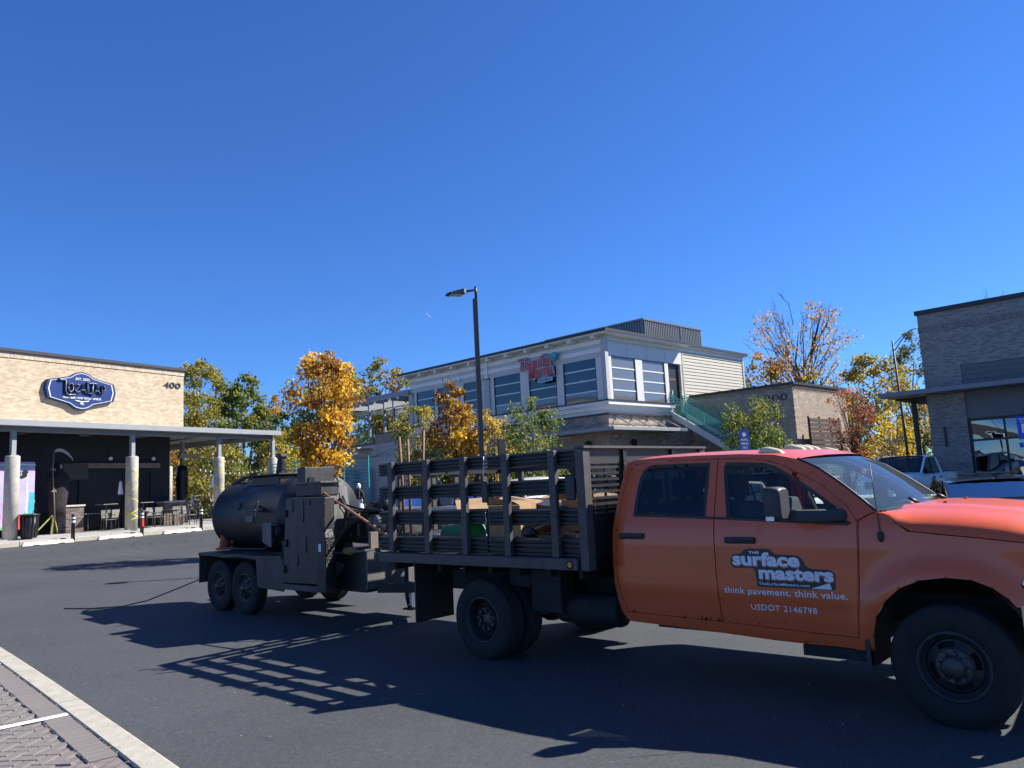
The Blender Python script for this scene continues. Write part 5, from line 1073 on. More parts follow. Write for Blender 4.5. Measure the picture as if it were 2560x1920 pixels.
for a, b in zip(xs[:-1], xs[1:]):
    e = empty('window', (0, 0, 0), 0, shop)
    MB().box(a, a+.05, .04, .14, .0, 3.1).build('mullion', 'dark_metal', e); MB().box(a+.05, b, .04, .14, 2.42, 2.48).build('transom', 'dark_metal', e); MB().box(a+.05, b, .04, .14, 3.05, 3.139).build('head', 'dark_metal', e)
    for z0, z1 in ((.3, 2.42), (2.48, 3.05)):
        mb = MB(); k = 6
        def wob(x, z): return .09+.010*math.sin(3.1*x+1.7*z)+.006*math.sin(7*z+2*x)
        vs = [(a+.05+(b-a-.05)*i/k, wob(a+(b-a)*i/k, z0+(z1-z0)*j/k), z0+(z1-z0)*j/k) for j in range(k+1) for i in range(k+1)]
        mb.add(vs, [(j*(k+1)+i, j*(k+1)+i+1, (j+1)*(k+1)+i+1, (j+1)*(k+1)+i) for j in range(k) for i in range(k)], True); mb.build('pane', 'mirror_glass', e, fixn=False)

# ================================================================== trees
import numpy as np
def leaf_mat(name, trans=.45, rough=.55):
    M = bpy.data.materials.new(name); M.use_nodes = True; n = M.node_tree; n.nodes.clear()
    o = n.nodes.new('ShaderNodeOutputMaterial'); a = n.nodes.new('ShaderNodeAttribute'); a.attribute_name = 'leaf'
    p = n.nodes.new('ShaderNodeBsdfPrincipled'); p.inputs['Roughness'].default_value = rough; p.inputs['Specular IOR Level'].default_value = .35
    t = n.nodes.new('ShaderNodeBsdfTranslucent'); mx = n.nodes.new('ShaderNodeMixShader'); mx.inputs[0].default_value = trans
    hs = n.nodes.new('ShaderNodeHueSaturation'); hs.inputs['Saturation'].default_value = 1.1; hs.inputs['Value'].default_value = 1.5
    n.links.new(a.outputs['Color'], p.inputs['Base Color']); n.links.new(a.outputs['Color'], hs.inputs['Color']); n.links.new(hs.outputs[0], t.inputs[0])
    n.links.new(p.outputs[0], mx.inputs[1]); n.links.new(t.outputs[0], mx.inputs[2]); n.links.new(mx.outputs[0], o.inputs[0]); MATS[name] = M
leaf_mat('leaves')
mat('bark', (.10, .08, .06), .9, var=.35, vscale=9, bump=.5, bscale=30); mat('bark_pale', (.32, .29, .25), .85, var=.25, vscale=7)
def leaf_object(name, P, size, cols, parent, rng, loc=None, droop=.35):
    """one crown mesh: a folded leaf (two faces) at each point"""
    n = len(P); s = size*rng.uniform(.65, 1.35, n)
    d = rng.normal(size=(n, 3)); d[:, 2] -= droop; d /= np.linalg.norm(d, axis=1)[:, None]
    r = rng.normal(size=(n, 3)); a = np.cross(d, r); a /= np.linalg.norm(a, axis=1)[:, None]; u = np.cross(a, d)
    w = s*.34
    V = np.stack([P, P+d*(s*.5)[:, None]+a*w[:, None]+u*(s*.10)[:, None], P+d*s[:, None], P+d*(s*.5)[:, None]-a*w[:, None]+u*(s*.10)[:, None]], 1).reshape(-1, 3)
    me = bpy.data.meshes.new(name); me.vertices.add(4*n); me.vertices.foreach_set('co', V.ravel())
    tri = np.array([[0, 1, 2], [0, 2, 3]]); F = (np.arange(n)[:, None, None]*4+tri[None]).reshape(-1)
    me.loops.add(6*n); me.loops.foreach_set('vertex_index', F); me.polygons.add(2*n); me.polygons.foreach_set('loop_start', np.arange(0, 6*n, 3)); me.polygons.foreach_set('loop_total', np.full(2*n, 3))
    me.update(); at = me.attributes.new('leaf', 'FLOAT_COLOR', 'POINT')
    C4 = np.concatenate([np.repeat(cols, 4, 0), np.ones((4*n, 1))], 1); at.data.foreach_set('color', C4.ravel().astype(np.float32))
    me.materials.append(MATS['leaves']); o = bpy.data.objects.new(name, me); COL.objects.link(o); o.parent = parent
    if loc: o.location = loc
    return o
GREEN = [(.030, .060, .018), (.050, .085, .022), (.075, .11, .028), (.10, .12, .03)]
OLIVE = [(.07, .09, .024), (.11, .12, .028), (.17, .155, .032), (.2, .15, .035)]
MIXED = [(.06, .09, .022), (.095, .115, .026), (.14, .145, .03), (.2, .175, .035), (.24, .175, .045)]
YELLOW = [(.28, .22, .035), (.36, .27, .04), (.22, .19, .035), (.4, .25, .04)]
ORANGE = [(.36, .215, .035), (.42, .275, .05), (.29, .155, .026), (.47, .34, .075), (.18, .09, .028)]
DARKOR = [(.22, .13, .03), (.33, .21, .04), (.40, .28, .05), (.13, .075, .025), (.16, .07, .03)]
RED = [(.15, .05, .03), (.20, .075, .042), (.11, .038, .025), (.22, .10, .055)]
RUST = [(.24, .13, .038), (.29, .17, .045), (.2, .10, .035), (.24, .18, .055)]
def tree(name, label, x, y, z0, z1, rx, shape, n, size, pal, seed, ry=None, trunk=None, clumps=40, clr=.28, twigs=0, bark='bark', group=None, limbs=12, base=None, dx=0., tw_len=.8, tip=None, bright=1.5):
    """crown between z0 and z1 above datum, shape is a list of (t, radius factor); limbs reach into the leaf clumps"""
    rng = np.random.default_rng(seed); g = G(x, y) if base is None else base; ry = ry or rx; H = z1-z0
    T = thing(name, label, 'tree', (x, y, g), 0, group); ts = [a for a, b in shape]; rs = [b for a, b in shape]
    C = []
    while len(C) < clumps:
        t = rng.uniform(0, 1); a = rng.uniform(0, 2*np.pi); rr = np.interp(t, ts, rs); q = rng.uniform(.25, 1)**.55
        if rng.uniform() > .25+.75*rr: continue
        C.append((dx*t+rx*rr*q*np.cos(a), ry*rr*q*np.sin(a), z0-g+H*t, rr))
    C = np.array(C); k = rng.integers(0, clumps, n); cr = clr*rx*(.55+.75*C[k, 3])*rng.uniform(.6, 1.25, clumps)[k]
    off = rng.normal(size=(n, 3)); off /= np.linalg.norm(off, axis=1)[:, None]; off *= (rng.uniform(0, 1, n)**.5*cr)[:, None]; off[:, 2] *= .8
    P = C[k, :3]+off
    pal = np.array(pal); ck = rng.integers(0, len(pal), clumps)
    if tip is not None: ck = np.where(rng.uniform(size=clumps) < np.clip((C[:, 2]-(z0-g))/H, 0, 1), len(pal)-1-rng.integers(0, 2, clumps), rng.integers(0, max(1, len(pal)-2), clumps))
    li = np.where(rng.uniform(size=n) < .62, ck[k], rng.integers(0, len(pal), n)); cols = pal[li]*rng.uniform(.72, 1.28, (n, 1))
    leaf_object('crown', P, size*.9, np.clip(cols*bright, 0, 1), T, rng)
    tr = trunk or max(.05, H*.014)
    mb = MB(); top = z0-g+H*.75
    path = [(0, 0, -.1), (rng.normal()*.03, rng.normal()*.03, (z0-g)*.6), (dx*.2, 0, z0-g+H*.2), (dx*.6+rng.normal()*.08*rx, rng.normal()*.08*rx, z0-g+H*.5), (dx*.9, 0, top)]
    mb.tube(path, [tr*1.25, tr, tr*.8, tr*.5, tr*.2], 8); mb.build('trunk', bark, T)
    mb = MB()
    for i in range(limbs):
        c = C[rng.integers(0, clumps)]; s = rng.uniform(.15, .7)*min(1, max(.25, (c[2]-(z0-g))/H)); b = Vector((dx*s, 0, z0-g+H*s*.75)); e = Vector(c[:3]); m_ = b.lerp(e, .5)+Vector((0, 0, -.06*H*rng.uniform(0, 1)))
        mb.tube([b, m_, e], [tr*.5, tr*.3, tr*.1], 5, cap=False)
        for q in range(2):
            e2 = e+Vector(rng.normal(size=3))*rx*.25; mb.tube([m_, e2], [tr*.18, tr*.06], 4, cap=False)
    def grow(p, d, L, r, dep):
        q = p+d*L; m_ = p.lerp(q, .5)+Vector(rng.normal(size=3))*L*.05; mb.tube([p, m_, q], [r, r*.8, r*.6], 4, cap=False)
        if dep:
            for _ in range(2 if dep > 1 else 3):
                e = Vector(rng.normal(size=3))*.42; e.z = abs(e.z)*.6+.12; grow(p.lerp(q, rng.uniform(.55, 1)), (d+e).normalized(), L*rng.uniform(.5, .8), r*.55, dep-1)
    for i in range(twigs):
        a = rng.uniform(0, 2*np.pi); rr = rng.uniform(.0, .55)*rx; b = Vector((dx+rr*math.cos(a), rr*math.sin(a), z1-g-H*rng.uniform(.18, .42)))
        grow(b, Vector((math.cos(a)*.35, math.sin(a)*.35, 1)).normalized(), tw_len*rng.uniform(.5, .85), tr*.16+.006, 2)
    if mb.v: mb.build('limbs', bark, T)
    return T
OVAL = [(0, .45), (.2, .85), (.45, 1), (.7, .85), (.88, .55), (1, .18)]
VASE = [(0, .25), (.15, .5), (.45, .8), (.75, 1), (.92, .75), (1, .35)]
CONE = [(0, 1), (.5, .6), (1, .05)]
ROUGH = [(0, .7), (.3, 1), (.6, .95), (.8, .7), (1, .3)]
# street trees in front
tree('street_tree', 'bright orange yellow street tree behind the trailer, narrow at the base', -5.5, 22, 1.75, 5.75, 1.02, [(0, .35), (.2, .62), (.5, .85), (.75, 1), (.9, .75), (1, .4)], 6800, .135, ORANGE, 11, clumps=85, clr=.30, twigs=7, tw_len=.75, limbs=18, trunk=.06)
tree('street_tree', 'dark golden brown street tree left of the lamp post with bare twigs on top', -2.35, 30, 1.7, 5.9, .98, [(0, .6), (.2, .85), (.5, 1), (.75, .75), (.9, .45), (1, .2)], 5600, .155, DARKOR, 12, clumps=70, clr=.30, twigs=6, tw_len=.95, trunk=.07)
tree('street_tree', 'thin yellow green street tree left of the golden brown one', -4.0, 31, 2.0, 5.1, .95, VASE, 2600, .125, [(.14, .14, .035), (.2, .18, .045), (.09, .11, .03), (.26, .21, .05)], 13, clumps=46, clr=.30, bark='bark_pale', trunk=.05, limbs=18)
tree('street_tree', 'airy green street tree right of the lamp post', .65, 29, 1.9, 4.95, 1.2, ROUGH, 4300, .12, [(.05, .08, .022), (.075, .105, .026), (.11, .125, .03), (.16, .15, .035)], 14, clumps=60, clr=.28, bark='bark_pale', trunk=.05, limbs=18)
tree('street_tree', 'small pale yellow tree right behind the lamp post', -.85, 30.2, 1.9, 4.85, .75, OVAL, 1900, .12, [(.3, .23, .06), (.36, .27, .07), (.22, .18, .05)], 15, clumps=34, clr=.34, trunk=.045)
tree('street_tree', 'low green and yellow tree under the thin yellow green one', -3.2, 29.2, 1.1, 3.3, .9, OVAL, 1700, .12, [(.05, .08, .02), (.09, .11, .03), (.2, .18, .04)], 16, clumps=34, clr=.34, trunk=.04)
# behind the tap room
tree('shade_tree', 'large olive green tree rising behind the tap room corner', -23.9, 58, 1.6, 12.2, 3.1, OVAL, 12500, .24, MIXED, 21, clumps=120, clr=.24, twigs=6, group='trees behind the tap room', tip=1)
tree('shade_tree', 'tree top showing just over the tap room roof', -27.4, 61, 2.5, 12.9, 2.2, OVAL, 4200, .27, OLIVE, 22, clumps=60, clr=.26, group='trees behind the tap room')
tree('shade_tree', 'dense green tree right of the large olive one', -19.3, 55, 1.2, 10.6, 2.35, [(0, .7), (.25, 1), (.5, .9), (.75, .62), (.9, .4), (1, .15)], 8500, .25, GREEN+[(.14, .13, .03), (.19, .165, .035), (.11, .125, .03)], 23, clumps=100, clr=.23, group='trees behind the tap room')
tree('shade_tree', 'rust orange tree peeking right of the dense green tree', -20.7, 66, 3, 10.4, 2.1, OVAL, 3600, .27, RUST, 24, clumps=50, clr=.28, group='trees behind the tap room')
tree('shade_tree', 'dark evergreen tree in the gap between the buildings', -15.4, 51, 1.0, 7.2, 1.9, OVAL, 5200, .22, [(.028, .055, .02), (.045, .075, .024), (.07, .09, .028)], 25, clumps=70, clr=.25, group='trees behind the tap room')
tree('shade_tree', 'yellow tree under the canopy end by the trailer exhaust', -12.9, 43.5, .9, 5.4, 1.9, OVAL, 4600, .18, [(.2, .18, .03), (.28, .23, .035), (.1, .12, .03), (.34, .25, .04)], 26, clumps=64, clr=.27, group='trees behind the tap room')
tree('shade_tree', 'broad brownish tree behind the orange street tree', -13.6, 60, 2.5, 11.4, 3.6, ROUGH, 7800, .27, MIXED, 27, clumps=95, clr=.22, group='trees behind the tap room', tip=1)
tree('shade_tree', 'brown topped tree left of the restaurant pergola', -9.6, 58, 2.5, 11.9, 2.5, OVAL, 5600, .26, OLIVE+[(.28, .15, .04)], 28, clumps=75, clr=.24, group='trees behind the tap room')
tree('shade_tree', 'shaded olive tree seen under the tap room canopy', -18.5, 47, .9, 5.9, 2.2, OVAL, 4600, .2, MIXED, 29, clumps=64, clr=.27, group='trees behind the tap room', bark='bark_pale', trunk=.14)
tree('shade_tree', 'small brown tree behind the black wrapped post', -22.6, 49, .9, 5.6, 1.9, OVAL, 3200, .2, RUST+[(.1, .1, .03)], 30, clumps=50, clr=.28, group='trees behind the tap room')
tree('shade_tree', 'green tree behind the pergola posts', -8.3, 62, 3.5, 9.3, 3.4, ROUGH, 5200, .26, OLIVE+GREEN, 31, clumps=80, clr=.24, group='trees behind the tap room')
# right hand background
tree('shade_tree', 'tall half bare tree with sparse orange leaves behind the brick annex', 23.6, 62, 6, 15.2, 4.6, VASE, 2500, .22, [(.26, .14, .04), (.30, .18, .05), (.22, .10, .035), (.24, .17, .055)], 41, clumps=90, clr=.17, twigs=13, tw_len=2.6, limbs=46, trunk=.17, group='trees behind the annex')
tree('shade_tree', 'orange brown tree beside the beige siding', 19.6, 58, 3, 10.9, 2.7, OVAL, 4600, .24, RUST+[(.1, .1, .03)], 42, clumps=64, clr=.25, group='trees behind the annex')
tree('shade_tree', 'golden tree between annex and brick shop', 25.6, 54, 1.8, 9.6, 3.3, ROUGH, 8200, .24, [(.24, .165, .04), (.17, .15, .035), (.27, .155, .05), (.11, .11, .03), (.26, .2, .05)], 43, clumps=95, clr=.23, group='trees behind the annex', tip=1)
tree('shade_tree', 'grey green conifer beside the street light', 30.6, 58, 2.5, 11.8, 2.3, OVAL, 5200, .2, [(.06, .075, .035), (.085, .095, .045), (.11, .105, .05)], 44, clumps=80, clr=.22, group='trees behind the annex')
tree('shade_tree', 'green and orange tree left of the street light', 22.0, 57, 2.5, 8.9, 3.0, ROUGH, 4600, .24, MIXED, 45, clumps=70, clr=.25, group='trees behind the annex')
tree('ornamental_tree', 'small tree with dark red leaves in front of the brick annex', 16.2, 37, 1.5, 5.55, 1.22, VASE, 3200, .105, RED, 46, clumps=80, clr=.22, limbs=34, twigs=8, trunk=.05)
tree('ornamental_tree', 'dense bright green tree hiding the foot of the stair', 11.2, 36, 1.2, 5.4, 1.36, [(0, .7), (.3, 1), (.6, 1), (.85, .75), (1, .35)], 7600, .12, GREEN+[(.16, .14, .03)], 47, clumps=80, clr=.28, twigs=4, tw_len=.7, tip=1)
tree('ornamental_tree', 'thin pale trunked tree with yellow leaves beside the shop corner', 20.9, 43, 1.6, 4.9, 1.3, ROUGH, 1700, .14, YELLOW, 48, clumps=40, clr=.26, bark='bark_pale', limbs=24, trunk=.05)
tree('ornamental_tree', 'dark green clipped conifer beyond the board fence', 19.0, 46, .4, 3.8, .9, CONE, 2600, .12, [(.02, .045, .018), (.035, .06, .022)], 49, clumps=50, clr=.3, trunk=.05)
tree('ornamental_tree', 'narrow leafy green shrub at the end of the board fence', 20.6, 46, .4, 4.6, .65, OVAL, 2000, .13, [(.06, .09, .025), (.1, .12, .03), (.14, .14, .04)], 50, clumps=40, clr=.4, trunk=.04)
tree('shade_tree', 'bare tree top showing over the brick shop roof', 30.3, 47.5, 8, 12.2, .9, VASE, 60, .12, RUST, 51, clumps=12, clr=.2, twigs=5, tw_len=1.1, limbs=14, group='trees behind the annex', trunk=.10)
# far wood closing the horizon
rng = np.random.default_rng(99); pts = []; cl = []; allp = np.array(MIXED+RUST+GREEN)
for i in range(150):
    a = R(-62+124*i/149); d = rng.uniform(95, 125); cx, cy = d*math.sin(a), d*math.cos(a); h = rng.uniform(5, 8.5); k = 130; base_c = allp[rng.integers(0, len(allp))]
    q = rng.normal(size=(k, 3))*np.array([2.4, 1.6, h*.27]); pts.append(np.array([cx, cy, h*.5+.5])+q); cl.append(np.clip(base_c*rng.uniform(.7, 1.25, (k, 1)), 0, 1))
fw_ = leaf_object('far_wood', np.concatenate(pts), .75, np.concatenate(cl), None, rng); fw_['kind'] = 'stuff'; fw_['label'] = 'distant autumn wood closing the horizon'

# ================================================================== parked cars
mat('car_white', (.84, .84, .84), .28, var=.02, coat=.6); mat('car_black', (.012, .013, .018), .22, var=.05, coat=.8); mat('car_grey', (.05, .055, .065), .3, var=.05, coat=.5)
glass('car_glass', (.10, .12, .13), .8); glass('tinted_car_glass', (.04, .045, .06), .42); mat('tail_red', (.35, .01, .012), .2, coat=.8); mat('car_trim', (.015, .015, .016), .5)
def hw(x, xs, ws): return interp(x, xs, ws)
def car(name, label, kind, paint, loc, head, group=None, z=0., gl='car_glass'):
    """x forward; body shell lofted from stations, glasshouse with pillars, roof skin, lamps and wheels"""
    T = thing(name, label, 'pickup' if kind == 'pickup' else 'car', (loc[0], loc[1], G(*loc)+z), head, group)
    if kind == 'sedan':   L0, L1, W = -2.3, 2.35, .92; wb = (1.42, -1.38); tr = .33; top = [(-2.3, .92), (-2.1, 1.0), (-1.5, 1.03), (-.3, .98), (.9, .98), (1.5, .93), (2.1, .80), (2.35, .62)]; gh = [(-1.85, 1.02), (-1.05, 1.38), (-.4, 1.44), (.2, 1.42), (1.05, .98)]
    elif kind == 'suv':   L0, L1, W = -2.2, 2.3, .95; wb = (1.4, -1.35); tr = .36; top = [(-2.2, 1.0), (-2.1, 1.1), (-1.5, 1.12), (-.3, 1.1), (.95, 1.1), (1.5, 1.05), (2.1, .95), (2.3, .75)]; gh = [(-2.12, 1.1), (-1.85, 1.6), (-.6, 1.7), (.2, 1.66), (1.0, 1.1)]
    else:                 L0, L1, W = -2.9, 2.9, .99; wb = (1.95, -1.75); tr = .40; top = [(-2.9, 1.28), (-2.8, 1.30), (-.7, 1.30), (-.65, 1.28), (1.2, 1.28), (1.3, 1.34), (2.2, 1.30), (2.7, 1.18), (2.9, .95)]; gh = [(-.75, 1.28), (-.55, 1.86), (-.2, 1.93), (.5, 1.91), (1.45, 1.32)]
    zb = .30 if kind != 'pickup' else .48
    tx, tzz = [a for a, b in top], [b for a, b in top]
    xs = sorted(set([round(L0+(L1-L0)*i/44, 3) for i in range(45)]+tx))
    def half(x): 
        e = min(1, (x-L0)/.35, (L1-x)/.5); return W*(.80+.20*math.sin(max(0, e)*math.pi/2))
    def arch(x, zz):
        for c in wb:
            d = abs(x-c); r = tr+.07
            if d < r: zz = max(zz, tr+math.sqrt(max(0, r*r-d*d)))
        return zz
    secs = []
    for x in xs:
        zt = interp(x, tx, tzz); h_ = half(x); b = min(arch(x, zb), zt-.12)
        pr = [(h_*.95, b), (h_, b+.05*(zt-b)), (h_, b+(zt-b)*.5), (h_*.985, b+(zt-b)*.82), (h_*.95, zt-.03), (h_*.88, zt), (h_*.5, zt+.025), (0, zt+.03)]
        secs.append([(x, -y, z_) for y, z_ in pr]+[(x, y, z_) for y, z_ in pr[-2::-1]])
    loft(MB(), secs).build('body', paint, T)
    for x in (L0+.002, L1-.002):
        s_ = secs[0] if x < 0 else secs[-1]; MB().add(s_, [tuple(range(len(s_)))]).build('end_panel', paint, T)
    MB().box(L0+.25, L1-.3, -W*.8, W*.8, zb-.08, zb+.05).build('underbody', 'under_black', T)
    # glasshouse
    gxs, gzs = [a for a, b in gh], [b for a, b in gh]; k = len(gh); ww = lambda z_: W*(.93-.30*max(0, z_-gzs[0])*(.62 if kind != 'suv' else .5))
    beltz = gzs[0]; zr = max(gzs)
    # side glass
    for s in (-1, 1):
        poly = [(gxs[0]+.08, beltz+.03)]+[(x+(.06 if i < k-2 else -.02), z_-.05) for i, (x, z_) in enumerate(gh[1:-1])]+[(gxs[-1]-.22, gzs[-1]+.04)]
        mb = MB(); mb.add([(x, s*ww(z_), z_) for x, z_ in poly], [tuple(range(len(poly)))]); sg_ = mb.build('side_window', gl, T, fixn=False)
        for f in ((.40, .44), (.72, .745)) if kind != 'pickup' else ((.44, .49),):
            xa = gxs[0]+(gxs[-1]-gxs[0])*f[0]; xb = gxs[0]+(gxs[-1]-gxs[0])*f[1]; zt = interp(xa, gxs, gzs); MB().bar((xa, s*(ww(beltz)+.004), beltz), (xa-.03, s*(ww(zt-.05)+.004), zt-.05), .012, xb-xa+.03, up=(1, 0, 0)).build('pillar', 'car_trim', T)
        for a, b in ((0, 1), (k-2, k-1)):
            MB().bar((gxs[a], s*ww(gzs[a]), gzs[a]), (gxs[b], s*ww(gzs[b]), gzs[b]), .05, .07).build('pillar', paint, T)
        MB().tube([(x, s*(ww(z_)-.01), z_-.02) for x, z_ in gh[1:-1]], .035, 6).build('roof_rail', paint, T)
    def quad(a, b, nm, mt, ins=.03):
        rows = []
        for i in range(4):
            t = i/3; x = gxs[a]+(gxs[b]-gxs[a])*t; z_ = gzs[a]+(gzs[b]-gzs[a])*t; bow = .10*(1 if gxs[a] > 0 else -1)
            rows.append([(x+bow*(1-u*u), u*(ww(z_)-ins), z_+.015*(1-u*u)) for u in (-1, -.6, -.2, .2, .6, 1)])
        return loft(MB(), rows).build(nm, mt, T, fixn=False)
    quad(k-1, k-2, 'windshield', gl); quad(0, 1, 'rear_window', gl)
    rows = []
    for i in range(1, k-1):
        rows.append([(gxs[i]+(.10*(1-u*u) if i == k-2 else -.10*(1-u*u) if i == 1 else 0), u*ww(gzs[i]), gzs[i]+.05*(1-abs(u)**2.5)) for u in (-1, -.93, -.75, -.4, 0, .4, .75, .93, 1)])
    loft(MB(), rows).build('roof', paint, T)
    # seats as dark shapes inside
    for y in (-.38, .38): MB().box(-.2, .0, y-.24, y+.24, beltz-.3, beltz+.25).build('seat', 'interior_dark', T, bev=.05)
    # lamps, mirrors, handles, plates
    hz = interp(L1-.3, tx, tzz)-.12
    for s in (-1, 1):
        yy = half(L1-.2); mb = MB(); loft(mb, [[(x, s*(half(x)+.004), hz-.10+dz*.5), (x, s*(half(x)-.002), hz+.06+dz), (x-.0, s*(half(x)-.3), hz+.07+dz), (x, s*(half(x)-.3), hz-.1+dz*.5)] for x, dz in ((L1-.5, .03), (L1-.25, .01), (L1-.02, -.03))], close=True); mb.build('headlight', 'headlamp', T)
        zt = interp(L0+.1, tx, tzz)-.06
        MB().box(L0-.012, L0+.14, s*(half(L0+.05)-.28), s*(half(L0+.05)+.012), zt-.22, zt).build('tail_lamp', 'tail_red', T, bev=.015)
        MB().box(gxs[-1]-.5, gxs[-1]-.36, s*(W*.98), s*(W+.16), beltz+.02, beltz+.15 if kind != 'pickup' else beltz+.22).build('mirror', 'car_trim' if kind == 'pickup' else paint, T, bev=.03)
        for fx in ((.25, -.55) if kind != 'pickup' else (.35, -.45)): MB().box(fx-.1, fx+.1, s*(W-.01), s*(W+.02), beltz-.16, beltz-.12).build('door_handle', 'car_trim' if kind == 'pickup' else paint, T, bev=.008)
    MB().box(L1-.06, L1+.02, -.55, .55, hz-.25, hz+.0).build('grille', 'car_trim', T, bev=.02)
    MB().box(L1-.1, L1+.05, -W*.85, W*.85, zb+.02, zb+.2).build('bumper', 'chrome' if kind == 'pickup' else paint, T, bev=.03)
    MB().box(L0-.05, L0+.1, -W*.85, W*.85, zb+.05, zb+.28).build('bumper', paint if kind != 'pickup' else 'chrome', T, bev=.03)
    MB().box(L0-.056, L0-.05, -.16, .16, zb+.32, zb+.45).build('number_plate', 'white_paint', T)
    if kind == 'pickup':
        MB().box(-2.75, -.8, -.8, .8, 1.2, 1.331).build('bed_cavity', 'car_trim', T)
        MB().lathe([(.15, 0), (.20, .0), (.2, .004), (.15, .004)], (.35, W+.002, .98), 'y', 20, close=True).build('door_badge', 'digit_grey', T); MB().lathe([(.15, 0), (.20, .0), (.2, .004), (.15, .004)], (.35, -W-.006, .98), 'y', 20, close=True).build('door_badge', 'digit_grey', T)
    for x in wb:
        for s in (-1, 1):
            e = empty('wheel', (x, s*(W-.12), tr), 0, T); e.rotation_euler = (0, 0, 0 if s < 0 else math.pi)
            MB().lathe([(tr*.62, -.09), (tr*.66, -.105), (tr*.95, -.1), (tr, -.07), (tr, .07), (tr*.95, .1), (tr*.62, .1)], (0, 0, 0), 'y', 24).build('tyre', 'tyre', e)
            mb = MB().lathe([(tr*.66, -.08), (tr*.6, -.09), (tr*.58, -.04), (0, -.035)], (0, 0, 0), 'y', 20)
            for q in range(5): t = 2*math.pi*q/5; mb.bar((0, -.07, 0), (tr*.6*math.cos(t), -.08, tr*.6*math.sin(t)), .035, .02, up=(0, 1, 0))
            mb.build('rim', 'bright_metal', e)
    return T
H = math.pi/2
pk = Vector((17.51, 32.5)); uD = Vector((.707, -.707)); nD = Vector((-.707, -.707))
c = pk+uD*.28+nD*4.1; car('white_pickup', 'white crew cab pickup with round door badge parked nose out before the brick shop', 'pickup', 'car_white', (c.x, c.y), R(225), z=.16)
b = car('black_sedan', 'black sedan with dark rear window and boot spoiler right of the orange hood', 'sedan', 'car_black', (8.62, 14.4), R(70), z=.03, gl='tinted_car_glass')
MB().box(-2.25, -2.0, -.78, .78, 1.13, 1.16).box(-2.15, -2.08, -.62, -.58, 1.02, 1.13).box(-2.15, -2.08, .58, .62, 1.02, 1.13).build('spoiler', 'car_black', b, bev=.008)
MB().box(-.35, .45, -.48, .48, 1.50, 1.53).build('sunroof', 'car_black', b, bev=.01); MB().prism([(-1.02, 1.41), (-.80, 1.455), (-.98, 1.52)], -.02, .02).build('roof_fin', 'car_black', b)
car('white_sedan', 'white sedan whose hood shows through the open front door window of the truck', 'sedan', 'car_white', (7.75, 22.6), R(228))
car('white_hatchback', 'white car with a red tail lamp seen through the truck front window', 'suv', 'car_white', (5.55, 20.5), R(52), z=-.15)
car('grey_suv', 'dark grey car behind the white sedan, seen through the truck cabin', 'suv', 'car_grey', (9.2, 29.5), R(230))
car('white_suv', 'white car seen through the upper slats near the head of the bed', 'suv', 'car_white', (1.0, 27.5), R(48), z=.2)
car('white_van', 'white car seen through the slotted headboard', 'suv', 'car_white', (3.3, 22.5), R(50), z=.05)
car('blue_grey_sedan', 'dark car far behind the slats beside the lamp post', 'suv', 'car_grey', (-1.9, 27.0), R(48))
car('distant_white_car', 'small white car far away beside the black wrapped post', 'suv', 'car_white', (-24.3, 56), R(160))

# ================================================================== street furniture
mat('pole_black', (.018, .019, .022), .42, var=.1); mat('galv', (.14, .145, .15), .6, var=.1); mat('lens_grey', (.5, .5, .48), .4)
lp = thing('lamp_post', 'tall black square lamp post with one flat head, behind the truck bed', 'lamp post', (-.83, 19, G(-.83, 19)), R(20))
MB().box(-.052, .052, -.052, .052, .05, 6.45).build('pole', 'pole_black', lp, bev=.006); MB().cyl((0, 0, -.05), .28, .65, 'z', 20).build('footing', 'concrete', lp)
MB().cyl((.03, 0, 6.45), .035, .32, 'z', 10).build('tenon', 'pole_black', lp)
hd = MB(); loft(hd, [[(x, -w, z0), (x, w, z0), (x, w*.9, z1), (x, -w*.9, z1)] for x, w, z0, z1 in ((-.75, .10, 6.52, 6.54), (-.66, .15, 6.51, 6.57), (-.32, .16, 6.55, 6.67), (-.26, .13, 6.57, 6.66))], close=True, smooth=False)
h_ = hd.build('lamp_head', 'pole_black', lp); MB().tube([(-.28, 0, 6.62), (-.12, 0, 6.65), (.03, 0, 6.68)], .028, 8).build('arm', 'pole_black', lp); MB().box(-.66, -.34, -.11, .11, 6.50, 6.515).xf(Matrix.Translation((0, 0, .01))).build('lens', 'lens_grey', h_)
# utility pole with street light arm
up = thing('street_light', 'grey metal street light with curved arm between golden tree and brick shop', 'street light', (19.25, 38, 0), 0)
MB().tube([(0, 0, 0), (-.06, 0, 4), (-.14, 0, 8.0)], [.075, .06, .045], 10).build('pole', 'galv', up)
MB().tube([(-.14, 0, 7.4), (.3, -.05, 8.0), (.75, -.1, 8.45), (1.25, -.15, 8.62)], .028, 8).tube([(-.14, 0, 7.75), (.3, -.05, 8.15), (.75, -.1, 8.5)], .02, 6).build('arm', 'galv', up)
MB().sphere((1.5, -.18, 8.6), .22, 10, 6, (1.4, .7, .4)).build('lamp_head', 'galv', up)
